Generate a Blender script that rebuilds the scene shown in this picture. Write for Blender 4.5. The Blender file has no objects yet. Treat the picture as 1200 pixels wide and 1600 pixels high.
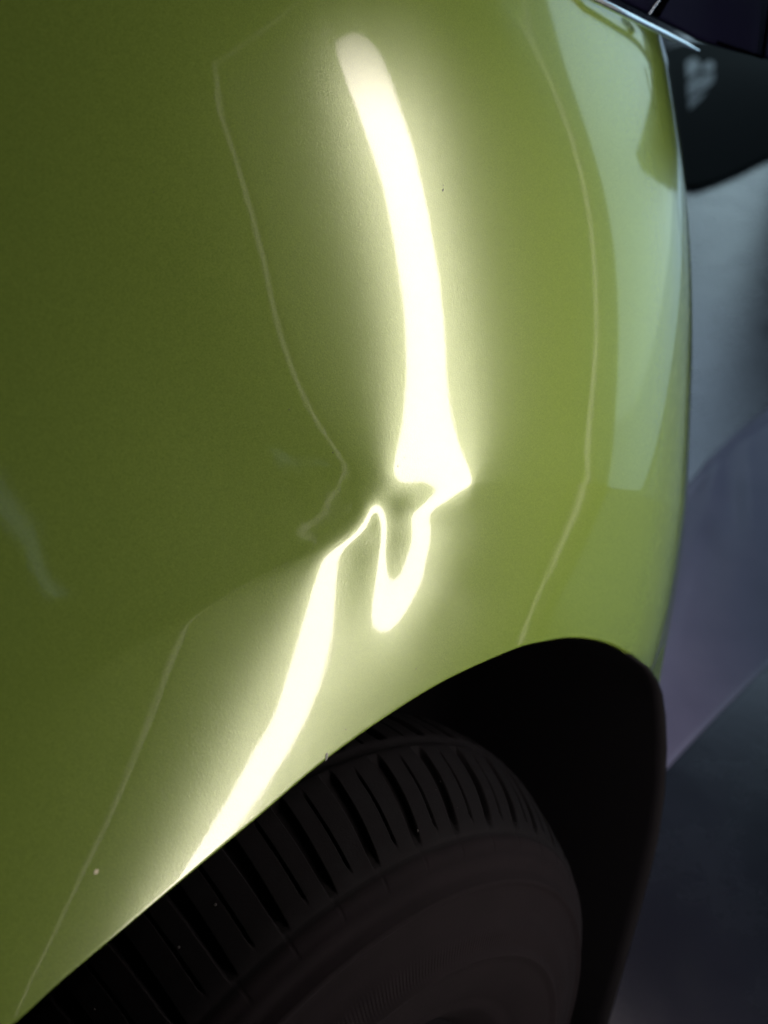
import bpy, bmesh, math, random
import numpy as np
from mathutils import Vector, Matrix

# ------------------------------------------------------------------ camera, world, light, exposure
sc = bpy.context.scene
DAY_W, PAINT_METAL, PAINT_ROUGH, PAINT_K, TRAY_A = 285.0, .20, .21, 1.42, .42
C = sc.collection
PITCH = math.radians(38.0)
CAM_H = 1.15
cam_d = bpy.data.cameras.new('camera')
cam = bpy.data.objects.new('camera', cam_d)
C.objects.link(cam)
cam_d.sensor_fit = 'VERTICAL'
cam_d.sensor_height = 36.0
cam_d.sensor_width = 27.0
cam_d.lens = 29.25
cam_d.clip_start = 0.02
cam_d.clip_end = 200.0
cam_d.dof.use_dof = True
cam_d.dof.focus_distance = 0.61
cam_d.dof.aperture_fstop = 3.2
cam.location = (0, 0, CAM_H)
cam.rotation_euler = (math.pi/2 - PITCH, 0, 0)
sc.camera = cam
sp, cp = math.sin(PITCH), math.cos(PITCH)

def to_world(P):
    """points given along the camera's right / up / back axes (metres) -> world metres"""
    P = np.atleast_2d(np.asarray(P, float))
    return np.stack([P[:, 0], P[:, 1]*sp - P[:, 2]*cp, CAM_H + P[:, 1]*cp + P[:, 2]*sp], 1)

def vec_world(v):
    return Vector((v[0], v[1]*sp - v[2]*cp, v[1]*cp + v[2]*sp))

w = bpy.data.worlds.new('World')
sc.world = w
w.use_nodes = True
bg = w.node_tree.nodes['Background']
bg.inputs[0].default_value = (0.50, 0.62, 1.0, 1)
bg.inputs[1].default_value = 0.01

def area(name, loc, target, sx, sy, power, col):
    l = bpy.data.lights.new(name, 'AREA')
    l.shape = 'RECTANGLE'
    l.size, l.size_y = sx, sy
    l.energy = power
    l.color = col
    o = bpy.data.objects.new(name, l)
    o.location = loc
    o.rotation_euler = (Vector(target) - Vector(loc)).to_track_quat('-Z', 'Y').to_euler()
    C.objects.link(o)
    return o
# daylight from the open workshop door, out of frame to the right
area('door_daylight', (4.6, 7.0, 2.55), (0.0, 7.0, 2.5), 15.0, 3.2, DAY_W*.78, (0.55, 0.78, 0.88))
area('low_door_daylight', (4.6, 7.0, .50), (0.0, 7.0, .50), 15.0, .9, DAY_W*.13, (0.50, 0.74, 1.0))
# added fill lamp, cool and high, brightening the floor and the sheet
area('floor_fill_light', (3.1, 7.4, 4.3), (1.0, 2.2, 0.0), 5.2, 3.6, 95.0, (0.55, 0.76, 1.0))

sc.view_settings.view_transform = 'Standard'
sc.view_settings.look = 'None'
sc.view_settings.exposure = 0.0
sc.view_settings.gamma = 1.0
sc.cycles.use_denoising = True
sc.cycles.max_bounces = 8
sc.cycles.caustics_reflective = False
sc.cycles.caustics_refractive = False
TUBE_STRENGTH = 15.5
V0, V1, VT = -1.0, .675, .560            # lower end, upper end of the lamp's tray and upper end of its tube
rnd = random.Random(7)

# ------------------------------------------------------------------ materials
def mat(name, base=(.5, .5, .5), rough=.5, metallic=0., spec=.5, coat=0., coat_rough=.03):
    m = bpy.data.materials.new(name)
    m.use_nodes = True
    b = m.node_tree.nodes['Principled BSDF']
    b.inputs['Base Color'].default_value = (*base, 1)
    b.inputs['Roughness'].default_value = rough
    b.inputs['Metallic'].default_value = metallic
    b.inputs['Specular IOR Level'].default_value = spec
    b.inputs['Coat Weight'].default_value = coat
    b.inputs['Coat Roughness'].default_value = coat_rough
    return m, m.node_tree.nodes, m.node_tree.links, b

def noise(n, l, scale, detail=4, rough=.55, vec=None):
    t = n.new('ShaderNodeTexNoise')
    t.inputs['Scale'].default_value = scale
    t.inputs['Detail'].default_value = detail
    t.inputs['Roughness'].default_value = rough
    if vec is not None: l.new(vec, t.inputs['Vector'])
    return t

def ramp(n, l, src, stops):
    r = n.new('ShaderNodeValToRGB')
    while len(r.color_ramp.elements) < len(stops): r.color_ramp.elements.new(.5)
    for e, (p, c) in zip(r.color_ramp.elements, stops):
        e.position = p; e.color = (*c, 1)
    l.new(src, r.inputs[0])
    return r

def bump(n, l, src, strength, dist, b=None, prev=None, sock='Normal'):
    u = n.new('ShaderNodeBump')
    u.inputs['Strength'].default_value = strength
    u.inputs['Distance'].default_value = dist
    l.new(src, u.inputs['Height'])
    if prev is not None: l.new(prev.outputs[0], u.inputs['Normal'])
    if b is not None: l.new(u.outputs[0], b.inputs[sock])
    return u

def coords(n):
    return n.new('ShaderNodeTexCoord').outputs['Object']

# lime green flake paint under a clear coat
PAINT, n, l, b = mat('lime_green_paint', (.12, .155, .016), PAINT_ROUGH, PAINT_METAL, .8, 1.0, .030)
co = coords(n)
fl = noise(n, l, 1100, 2, .7, co)
cl = noise(n, l, 700, 2, .6, co)
mx = n.new('ShaderNodeMath'); mx.operation = 'ADD'
l.new(fl.outputs[0], mx.inputs[0]); l.new(cl.outputs[0], mx.inputs[1])
r = ramp(n, l, fl.outputs[0], [(.3, (.073*PAINT_K, .122*PAINT_K, .016*PAINT_K)), (.7, (.122*PAINT_K, .182*PAINT_K, .031*PAINT_K))])
l.new(r.outputs[0], b.inputs['Base Color'])
bump(n, l, mx.outputs[0], .14, .0006, b)
op = noise(n, l, 420, 1, .4, co)
bump(n, l, op.outputs[0], .02, .0004, b, None, 'Coat Normal')

RUBBER, n, l, b = mat('tyre_rubber', (.016, .015, .017), .9, 0, .1)
co = coords(n)
nz = noise(n, l, 60, 6, .65, co)
r = ramp(n, l, nz.outputs[0], [(.3, (.0018, .0017, .0021)), (.62, (.0028, .0025, .0029)), (.85, (.0052, .0044, .0047))])
l.new(r.outputs[0], b.inputs['Base Color'])
nz2 = noise(n, l, 500, 3, .6, co)
bump(n, l, nz2.outputs[0], .35, .0006, b)
r2 = ramp(n, l, nz.outputs[0], [(.3, (.75,)*3), (.7, (.95,)*3)])
l.new(r2.outputs[0], b.inputs['Roughness'])

SIDE, n, l, b = mat('tyre_sidewall', (.016, .015, .017), .9, 0, .1)
co = coords(n)
nz = noise(n, l, 35, 6, .65, co)
r = ramp(n, l, nz.outputs[0], [(.3, (.0024, .0017, .0022)), (.62, (.0038, .0027, .0034)), (.85, (.0065, .0047, .0055))])
l.new(r.outputs[0], b.inputs['Base Color'])
nz2 = noise(n, l, 420, 3, .6, co); bump(n, l, nz2.outputs[0], .3, .0005, b)
BLACK, n, l, b = mat('black_plastic', (.0022, .0021, .0028), .7, 0, .12)
nz = noise(n, l, 300, 3, .6, coords(n)); bump(n, l, nz.outputs[0], .3, .0005, b)
RIM, n, l, b = mat('dark_alloy', (.002, .002, .0026), .8, 0, .05)
METAL, n, l, b = mat('bright_metal_trim', (.80, .88, .97), .22, 1.0)
GLASS, n, l, b = mat('dark_lamp_glass', (.003, .003, .010), .6, 0, .02)
nz = noise(n, l, 14, 3, .5, coords(n)); bump(n, l, nz.outputs[0], .06, .01, b)
SEAM, *_ = mat('black_seam', (.0004, .0004, .0006), .9, 0, 0)
PRIMER, n, l, b = mat('bare_primer', (.16, .17, .15), .7)
DUST, *_ = mat('dark_dust', (.03, .03, .02), .9)
PALEDUST, *_ = mat('pale_dust', (.55, .52, .38), .9)
GRIT, *_ = mat('grey_grit', (.05, .047, .045), .9)
MATM, n, l, b = mat('dark_mat', (.006, .008, .007), .9, 0, .05)
nz = noise(n, l, 40, 4, .6, coords(n)); bump(n, l, nz.outputs[0], .3, .004, b)
PALE_PATCH, n, l, b = mat('pale_patch', (.36, .38, .36), .8, 0, .2)
nz = noise(n, l, 9, 5, .7, coords(n))
r = ramp(n, l, nz.outputs[0], [(.35, (.2, .215, .2)), (.6, (.42, .44, .42))]); l.new(r.outputs[0], b.inputs['Base Color'])

FLOORM, n, l, b = mat('painted_concrete', (.12, .13, .16), .3, 0, 1.0)
co = coords(n)
nz = noise(n, l, 1.6, 8, .62, co)
r = ramp(n, l, nz.outputs[0], [(.3, (.006, .0064, .012)), (.55, (.009, .0094, .018)), (.8, (.013, .0132, .024))])
l.new(r.outputs[0], b.inputs['Base Color'])
nz2 = noise(n, l, 7, 6, .65, co)
r2 = ramp(n, l, nz2.outputs[0], [(.3, (.22,)*3), (.7, (.30,)*3)]); l.new(r2.outputs[0], b.inputs['Roughness'])
nz3 = noise(n, l, 90, 5, .6, co); bump(n, l, nz3.outputs[0], .12, .003, b)

CLOTH, n, l, b = mat('grey_purple_sheet', (.19, .175, .215), .45, 0, .5)
co = coords(n)
nz = noise(n, l, 6, 6, .6, co)
r = ramp(n, l, nz.outputs[0], [(.3, (.135, .122, .205)), (.7, (.18, .162, .255))]); l.new(r.outputs[0], b.inputs['Base Color'])
nz2 = noise(n, l, 600, 2, .6, co); bump(n, l, nz2.outputs[0], .2, .001, b)

TRAY, n, l, b = mat('lamp_tray_grey', (TRAY_A, TRAY_A, TRAY_A), .7, 0, .2)
WHITE, *_ = mat('white_edge', (.85, .85, .82), .8, 0, .1)
TRAYRIM, *_ = mat('lamp_tray_black', (.010, .010, .011), .6)
TUBEM = bpy.data.materials.new('lamp_tube_glow'); TUBEM.use_nodes = True
n, l = TUBEM.node_tree.nodes, TUBEM.node_tree.links
n.clear()
em = n.new('ShaderNodeEmission'); out = n.new('ShaderNodeOutputMaterial'); l.new(em.outputs[0], out.inputs[0])
em.inputs[0].default_value = (1.0, .845, .80, 1)
tc = n.new('ShaderNodeTexCoord'); sx = n.new('ShaderNodeSeparateXYZ'); l.new(tc.outputs['Object'], sx.inputs[0])
mr = n.new('ShaderNodeMapRange'); mr.interpolation_type = 'SMOOTHSTEP'      # a tube is dimmer at its electrode end
mr.inputs['From Min'].default_value = VT+.01; mr.inputs['From Max'].default_value = VT-.14
mr.inputs['To Min'].default_value = .10*TUBE_STRENGTH; mr.inputs['To Max'].default_value = TUBE_STRENGTH
l.new(sx.outputs[1], mr.inputs['Value']); l.new(mr.outputs[0], em.inputs[1])
CEIL = bpy.data.materials.new('ceiling_tube_glow'); CEIL.use_nodes = True
n, l = CEIL.node_tree.nodes, CEIL.node_tree.links; n.clear()
em = n.new('ShaderNodeEmission'); out = n.new('ShaderNodeOutputMaterial'); l.new(em.outputs[0], out.inputs[0])
em.inputs[0].default_value = (.62, .80, 1.0, 1); em.inputs[1].default_value = .8

# ------------------------------------------------------------------ object helpers
def link(name, me, parent=None):
    o = bpy.data.objects.new(name, me)
    C.objects.link(o)
    if parent is not None:
        o.parent = parent
        o.matrix_parent_inverse = parent.matrix_world.inverted()
    return o

def mesh(name, V, F, m, parent=None, smooth=True):
    me = bpy.data.meshes.new(name)
    me.from_pydata([tuple(v) for v in V], [], [tuple(f) for f in F])
    me.materials.append(m)
    if smooth: me.polygons.foreach_set('use_smooth', [True]*len(me.polygons))
    me.update()
    return link(name, me, parent)

def grid_mesh(name, P, m, parent=None, flip=False, closed=False):
    """P: rows x cols x 3 world points"""
    R_, K = P.shape[:2]
    me = bpy.data.meshes.new(name)
    V = P.reshape(-1, 3).astype(np.float32)
    i, j = np.meshgrid(np.arange(R_-1), np.arange(K if closed else K-1), indexing='ij')
    j2 = (j+1) % K
    q = np.stack([i*K+j, i*K+j2, (i+1)*K+j2, (i+1)*K+j], -1).reshape(-1, 4)
    if flip: q = q[:, ::-1]
    me.vertices.add(len(V)); me.vertices.foreach_set('co', V.ravel())
    me.loops.add(q.size); me.loops.foreach_set('vertex_index', q.ravel().astype(np.int32))
    me.polygons.add(len(q))
    me.polygons.foreach_set('loop_start', np.arange(0, q.size, 4, dtype=np.int32))
    me.polygons.foreach_set('loop_total', np.full(len(q), 4, dtype=np.int32))
    me.update(calc_edges=True)
    me.polygons.foreach_set('use_smooth', np.ones(len(q), dtype=bool))
    me.materials.append(m)
    me.validate()
    return link(name, me, parent)

def empty(name, loc):
    o = bpy.data.objects.new(name, None)
    o.location = loc
    o.empty_display_size = .1
    C.objects.link(o)
    bpy.context.view_layer.update()
    return o

def tag(o, label=None, cat=None, group=None, kind=None):
    for k, v in (('label', label), ('category', cat), ('group', group), ('kind', kind)):
        if v: o[k] = v
    return o

def tube_path(name, pts, rad, m, parent=None, seg=12):
    pts = [Vector(p) for p in pts]
    rows = []
    up = Vector((0.02, 0.03, 1))
    for i, p in enumerate(pts):
        d = (pts[min(i+1, len(pts)-1)] - pts[max(i-1, 0)]).normalized()
        a = d.cross(up).normalized(); c = a.cross(d)
        rr = rad[i] if hasattr(rad, '__len__') else rad
        rows.append([p + (a*math.cos(t) + c*math.sin(t))*rr for t in np.linspace(0, 2*math.pi, seg, endpoint=False)])
    P = np.array([[tuple(v) for v in r_] for r_ in rows])
    return grid_mesh(name, P, m, parent, closed=True)

def box_bm(bm, M_, size, bevel=.0):
    r_ = bmesh.ops.create_cube(bm, size=1.0)
    bmesh.ops.scale(bm, vec=size, verts=r_['verts'])
    if bevel:
        es = list({e for v in r_['verts'] for e in v.link_edges})
        rb = bmesh.ops.bevel(bm, geom=es, offset=bevel, segments=2, affect='EDGES')
        vs = list({v for f in rb['faces'] for v in f.verts} | {v for v in r_['verts'] if v.is_valid})
    else: vs = r_['verts']
    bmesh.ops.transform(bm, matrix=M_, verts=vs)

def bm_obj(name, bm, m, parent=None, smooth=False):
    me = bpy.data.meshes.new(name); bm.to_mesh(me); bm.free()
    me.materials.append(m)
    if smooth: me.polygons.foreach_set('use_smooth', [True]*len(me.polygons))
    return link(name, me, parent)

# ------------------------------------------------------------------ the fender's pressed-steel shape
# panel frame: s runs along the car, t up the panel, h is the height of the skin above the base plane;
# HQ holds second differences of h on a 4 mm grid (3 micron units), FINE the dent's corrections on a 2 mm grid
PHI = math.radians(35)
N0 = np.array([math.sin(PHI), 0, math.cos(PHI)]); SA = np.array([math.cos(PHI), 0, -math.sin(PHI)]); TA = np.array([0, 1., 0])
ORI = np.array([0, 0, -.6])
S0, S1, T0, T1, STEP = -.30, .452, -.44, .512, .002
NS, NT = 377, 477
HQ = [
[-6388,6157,1,-1,0,-1,-1,0,-1,-2,0,-1,-1,-1,-1,-2,0,-2,0,-2,-1,0,-2,0,-1,-1,0,-1,-1,0,0,0,-1,1,0,0,0,0,1,1,0,1,1,1,1,1,1,2,1,1,2,1,2,1,2,2,1,2,2,2,1,2,2,1,2,2,2,1,2,2,1,2,1,2,1,2,1,2,1,1,1,2,0,2,1,1,0,2,0,0,2,-1,2,-1,1,1,-1,1,0,-1,1,0,0,-1,1,-2,1,-1,-1,0,-1,0,-2,0,-1,-1,-2,0,-1,-2,-1,-1,-2,-1,-1,-2,-2,-1,-2,-1,-3,-1,-2,-2,-2,-2,-2,-2,-2,-2,-2,-3,-1,-3,-2,-3,-2,-2,-2,-3,-2,-2,-4,-1,-3,-2,-3,-3,-1,-4,-1,-3,-3,-2,-2,-3,-2,-3,-2,-2,-3,-2,-2,-3,-2,-2,-3,-3,-2,-2,-3,-2,-2,-1,-2,-1,0,-1,-1],
[6562,-6330,-2,1,0,2,0,0,2,2,-1,1,2,0,1,3,-1,3,-1,3,0,0,3,-1,1,2,-1,1,2,0,-1,0,2,-2,0,0,1,0,-2,-1,1,-2,0,-2,0,-2,0,-2,-2,0,-2,-1,-3,1,-4,-1,-1,-2,-2,-2,-1,-2,-2,-1,-1,-3,-2,-1,-1,-4,1,-3,0,-3,0,-3,-1,-2,0,-2,0,-3,1,-2,-2,-1,1,-3,1,0,-4,4,-4,2,-2,-1,2,-2,1,1,-1,-1,0,2,-2,3,-2,2,1,-1,2,-2,5,-2,1,1,3,-1,1,3,0,1,3,1,-1,4,1,1,3,-1,5,0,2,2,2,2,2,2,2,2,1,5,-1,4,1,5,0,3,1,4,1,2,6,-1,3,2,4,3,-1,6,0,3,4,1,1,5,0,5,1,1,4,2,2,3,1,2,4,3,2,1,3,3,1,1,3,1,-1,2,1],
[0,-1,1,1,0,-3,3,0,-3,2,1,0,-3,3,0,-2,1,0,0,-1,2,0,-2,1,1,-2,1,1,-2,0,2,-1,-1,2,-1,1,-2,0,2,-1,0,1,-2,2,-2,2,-2,0,3,-3,1,-1,3,-4,4,-3,1,0,0,0,0,0,0,1,-3,3,-1,1,-3,4,-3,1,0,0,-1,2,0,-1,-1,2,-2,2,-2,0,2,0,-2,1,-1,1,2,-4,2,0,1,0,-2,2,-2,1,-1,2,0,-2,1,0,1,-2,0,2,-2,3,-4,2,1,0,-2,2,-1,-1,2,-1,-1,0,3,-4,3,-1,-1,2,-2,1,0,1,-1,0,0,0,0,-1,3,-4,3,-1,1,-3,4,-3,2,-2,2,-1,-2,2,1,0,-2,0,3,-3,1,0,-1,1,2,-4,4,-4,2,2,-2,-1,0,1,1,0,-2,1,-1,2,0,-3,3,0,-2,1,1,-2,1],
[0,1,-1,-1,0,3,-3,0,3,-3,0,1,2,-3,0,2,0,-2,1,1,-2,0,2,0,-2,1,1,-2,1,0,-1,2,0,-3,3,-2,1,1,-1,1,-3,2,0,0,0,0,1,0,-3,3,-2,3,-4,3,-2,2,-1,0,0,-1,2,-1,0,-1,3,-4,3,-2,2,-1,0,1,-3,3,0,-2,0,2,-1,0,0,-1,2,0,-2,0,2,0,-1,-1,1,0,1,-1,-1,0,2,-1,0,0,0,0,-1,2,0,-2,0,1,1,-1,0,0,0,1,-2,0,2,-2,2,-1,-1,2,-1,0,-1,3,-3,1,0,1,-1,0,0,-1,1,0,0,0,0,1,-2,2,-2,1,0,1,-3,3,-2,2,-2,2,0,-1,0,-2,3,-1,-1,2,-1,0,0,1,-2,2,-2,2,-1,-2,2,1,0,-2,1,0,1,-2,2,-2,0,3,-2,-1,2,-3,2,0,0],
[-1,0,2,-1,1,-2,2,-1,0,0,1,-2,0,2,-1,0,-1,1,1,-1,1,-1,-1,0,1,1,-2,1,1,0,-1,-1,0,3,-3,2,-1,-1,0,1,2,-3,2,-2,2,-1,-1,0,2,-1,1,-3,3,-1,0,0,0,0,0,1,-2,1,0,0,-1,3,-3,1,1,-2,1,-1,3,-3,0,2,-1,0,0,-1,2,0,-2,0,2,-1,0,-1,2,0,-2,2,-2,0,2,0,-1,-2,3,-1,1,-2,1,0,-1,2,-1,1,-1,-2,3,-1,0,0,0,1,-2,1,-1,2,-1,0,0,0,1,-2,1,1,-1,-1,1,0,0,0,0,0,0,0,0,0,-1,1,2,-3,1,-1,2,-1,1,-2,2,-2,0,3,-4,4,-3,2,-1,-1,1,1,-1,-1,1,0,0,0,-1,3,-3,1,0,1,-1,-1,0,2,-2,2,-1,0,-1,1,-1,4,-5,4,-4],
[0,1,-2,2,-3,3,-1,0,-1,2,-2,2,0,-2,2,-2,1,1,-1,-2,2,0,1,-1,1,-2,1,1,-2,0,2,-1,0,0,0,-1,2,0,-1,-2,2,1,-2,2,-2,0,3,-1,-2,1,-1,2,-1,0,-1,1,0,0,0,1,-2,2,-1,0,0,-1,1,1,-2,1,1,0,-2,1,1,-3,4,-4,3,0,-2,0,2,-1,-1,2,-2,2,-1,-1,2,-2,2,-1,0,-1,1,2,-2,-2,2,0,2,-3,1,0,1,-2,0,3,-2,-2,3,-2,2,-2,2,0,-1,-1,2,-3,3,0,-2,1,0,-1,1,0,1,-1,1,-2,1,0,1,-2,1,0,2,-3,0,2,-2,2,-1,-1,0,3,-3,2,-1,-2,4,-2,0,-1,2,-1,0,-1,1,0,0,0,0,0,1,-3,4,-2,-1,1,-1,2,0,-2,2,-2,2,-2,1,0,1,-3,4,-5,5],
[0,-2,3,-2,3,-2,-1,2,0,-2,2,-3,2,1,-2,1,2,-3,0,3,-3,2,-3,3,-1,0,1,-2,1,1,-3,3,0,-3,3,-1,0,-1,1,2,-3,0,2,-2,3,-2,-2,2,1,-2,2,-1,0,-1,3,-2,0,0,-1,0,3,-4,3,-1,1,-1,0,-1,1,1,-2,0,1,1,-2,3,-4,4,-3,0,2,0,-2,2,-1,0,0,-1,0,2,-2,2,-1,1,-2,2,-2,1,-1,3,-3,2,-3,3,0,-2,0,2,0,-2,0,3,-2,0,-1,2,-2,0,2,0,-2,3,-3,0,1,0,1,-1,0,1,-3,3,-3,3,0,-1,-2,4,-2,0,-2,3,-1,-1,3,-2,-1,2,0,-4,4,-1,1,-1,-1,0,2,-1,-1,2,-1,0,0,0,0,0,0,0,1,-1,-1,0,3,-3,2,-2,1,1,-3,3,-2,1,1,0,-3,2,-1,3,-3],
[-2,4,-2,1,-2,0,2,-2,1,1,-2,3,-3,0,2,0,-3,3,-1,-1,2,-2,3,-2,-2,3,-2,2,-1,-1,3,-3,0,3,-3,1,-1,1,1,-1,0,1,-2,2,-4,5,-2,-1,1,1,-1,0,-1,3,-4,2,0,0,1,-1,-1,3,-4,3,-3,3,-1,0,1,-2,2,-1,1,-2,1,0,0,-1,2,0,-2,0,2,-2,2,-2,2,-1,1,-2,2,-1,-1,0,2,-2,2,-1,0,0,1,-2,1,0,-1,2,0,-2,0,2,0,-2,0,2,0,-2,1,1,-2,0,2,-2,1,0,1,0,-2,1,0,-1,3,-4,4,-2,-1,1,1,-2,1,0,1,-1,-1,3,-4,1,2,-2,1,2,-2,-1,0,2,0,-1,-1,2,-1,-1,2,-1,0,0,0,0,0,0,-2,4,-3,2,-3,4,-3,2,-2,0,3,-3,1,1,-3,1,3,-2,0,-1,2],
[0,0,-1,0,2,0,-2,3,-4,2,1,-2,2,0,-2,1,0,-1,2,0,-2,2,-2,0,3,-3,1,-1,2,-1,0,0,0,-1,2,-1,0,1,-2,0,2,-2,2,-2,3,-4,3,-1,0,0,-1,1,1,-3,3,-1,0,0,1,-1,0,-1,3,-4,4,-3,1,1,-2,1,-1,2,-2,2,-1,-1,2,0,-2,0,2,-1,-1,2,-2,2,-2,2,-1,0,0,-1,2,0,-2,2,-2,0,2,-1,-1,2,0,-2,2,-2,0,2,0,-2,0,2,0,-2,0,2,0,-2,1,1,-2,1,1,0,-3,1,2,-1,1,-1,-2,4,-3,2,-2,1,1,-2,1,0,0,0,1,-3,3,0,-1,1,-2,1,-1,2,0,-2,0,2,-1,-1,2,-2,0,2,-1,0,0,0,0,0,1,-3,3,0,-1,-2,3,-1,0,1,-2,1,1,-3,4,-2,-1,1,0,0,-2],
[-1,0,2,0,-1,-1,2,-3,4,-2,-1,3,-3,0,2,-2,2,0,-2,1,0,-1,2,-1,0,0,1,-1,-1,1,-1,2,-1,1,-3,3,-1,-1,2,-1,-1,1,0,0,0,0,0,1,-2,1,1,-1,0,1,-1,0,0,0,-1,0,1,0,-1,3,-3,1,1,-2,2,-1,0,-1,2,-2,2,0,-3,2,1,-1,-1,2,0,-2,2,-2,2,-1,-2,4,-3,1,0,-1,2,-1,0,1,-1,-1,1,0,0,0,0,0,1,-1,-2,4,-2,0,-1,1,1,-2,1,0,1,-2,1,1,-2,0,3,-2,-1,2,-2,1,2,-4,2,-1,3,-2,-2,4,-2,0,-1,1,0,1,-1,0,-1,1,1,-2,2,-2,0,2,0,-2,1,1,-3,4,-1,-3,3,-2,1,1,-2,1,0,2,-3,-1,4,-2,0,-1,2,-3,3,-1,-1,2,-2,1,0,0,0,-1,3],
[-1,2,-2,1,0,1,-2,2,-1,-1,2,-3,3,0,-1,1,-2,0,2,-2,2,-1,0,1,-3,3,-2,1,1,0,-1,-2,3,-2,3,-3,1,0,-1,2,-1,1,-2,2,-2,2,-2,1,0,0,0,-1,1,0,0,0,0,0,0,2,-2,0,0,-1,2,-1,-1,1,-1,2,-1,1,-2,1,0,-1,3,-3,0,2,0,-2,0,2,-2,2,-2,1,2,-4,2,2,-4,4,-3,0,2,-1,-1,2,0,-2,0,2,-2,2,-1,-1,3,-4,3,-2,2,0,-2,1,-1,2,-1,0,1,-2,2,-1,-1,2,-1,-1,1,0,-1,3,-2,0,-1,1,1,-2,1,0,1,-1,0,0,-1,1,1,-2,1,1,-2,2,0,-2,0,1,1,-2,3,-3,-1,4,-3,2,-1,-1,2,-1,0,-2,4,-2,-2,4,-3,1,-1,3,-3,1,0,0,0,0,-1,1,0,1,-3],
[-1,1,1,-2,1,0,1,-1,-1,2,-1,1,-1,-1,1,-1,2,0,-2,2,-2,2,-2,0,3,-3,1,1,-2,0,1,2,-3,1,-1,1,1,-1,0,-1,2,-2,1,0,1,-2,2,-2,2,-2,1,1,-1,0,-1,1,0,0,0,-1,2,-1,0,1,-3,3,-1,1,-1,-1,2,-2,1,1,-2,2,-2,2,0,-2,0,2,0,-2,2,-2,2,-2,1,0,1,-3,4,-4,4,-2,0,-1,2,-2,1,0,1,-2,2,-1,-1,2,-1,0,-1,2,-2,1,1,-1,1,-2,0,2,-2,1,-1,2,-1,-1,2,-1,0,1,-1,-1,2,-1,0,0,0,0,0,-1,2,-1,-1,1,1,-2,1,1,-1,-1,2,-2,1,0,1,0,-2,1,-1,1,2,-4,2,1,-1,-1,2,-2,1,1,-3,4,-1,-4,4,0,-1,0,0,0,-1,1,-1,1,1,-1,-1,1,1],
[-2,2,0,2,-3,1,0,-1,3,-3,1,0,-1,3,-3,2,-2,1,1,-2,1,0,0,1,-2,2,-1,-1,2,-2,2,-2,1,0,1,-1,-1,2,-1,1,-2,1,1,-3,2,0,0,1,-1,0,0,0,-1,1,2,-3,1,0,1,-1,-2,3,-1,-1,3,-3,1,-1,2,-1,0,0,1,-2,2,-3,4,-3,0,1,1,-1,-1,2,-2,2,-2,2,-2,2,-1,1,-2,2,-3,3,-2,2,-2,2,-2,3,-3,2,-1,-1,1,0,-1,2,0,-2,2,-2,0,2,-2,2,-1,-1,2,0,-1,-1,2,0,-3,3,-1,-1,2,-1,-1,1,0,0,1,-2,1,2,-4,2,1,-1,0,1,-2,1,-1,2,-1,0,-1,2,-2,0,2,-1,1,-1,-1,2,-1,-1,1,1,-2,2,-1,0,1,-3,1,3,-2,-1,1,-1,1,0,1,-1,1,-2,1,-1,2,-2,1],
[0,0,0,-2,3,-1,0,1,-2,2,-1,-1,2,-2,2,-2,3,-3,0,2,0,-2,2,-2,2,-3,3,0,-3,4,-3,1,1,-1,-2,3,-1,-1,2,-3,3,0,-3,5,-5,4,-3,0,1,1,-1,-1,2,-1,-2,4,-2,0,-1,1,2,-4,3,-1,-1,1,1,-1,-1,2,-2,1,0,1,-2,3,-4,2,1,0,-2,0,2,-2,2,-1,1,-2,2,-1,-1,0,3,-3,1,0,1,-2,2,-2,2,-3,3,-1,-1,2,0,-2,2,-2,1,1,-2,1,1,-1,0,0,0,1,-2,0,2,-1,0,-2,4,-3,2,-1,-1,2,-2,1,0,1,-3,4,-2,-1,2,-1,0,-1,1,0,1,-2,2,-1,-1,2,-1,0,0,1,-3,3,-2,2,-2,2,-1,0,0,0,-1,2,-2,1,0,0,1,-1,-2,3,0,-2,2,-2,1,-1,1,0,0,0,-1,2,-2],
[-2,2,0,1,-1,0,0,0,0,0,0,1,-1,-1,1,1,-3,3,1,-3,0,2,-2,2,-2,3,-3,0,3,-3,1,0,-1,1,2,-3,1,0,-1,3,-3,0,3,-4,4,-5,4,0,-2,1,0,1,-1,-1,3,-3,1,0,-1,2,-3,4,-3,2,-1,0,0,0,0,0,0,1,-2,0,1,0,1,-1,0,-1,2,0,-2,2,-1,-2,2,1,-1,-1,2,-1,-1,1,1,-1,-1,2,-1,1,-2,2,-1,-1,2,-2,1,0,0,1,-2,0,2,0,-1,-1,2,-3,4,-3,1,1,-2,2,-3,4,-2,0,-1,1,0,-1,3,-1,-1,-1,2,-2,0,1,0,0,0,1,-1,-1,1,2,-3,0,2,-1,0,-1,2,-2,3,-3,1,-1,3,-4,2,0,0,0,1,-2,2,-1,-1,2,-1,-1,3,-4,1,3,-4,4,-3,2,-3,3,-2,1,1,-2,1],
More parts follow.
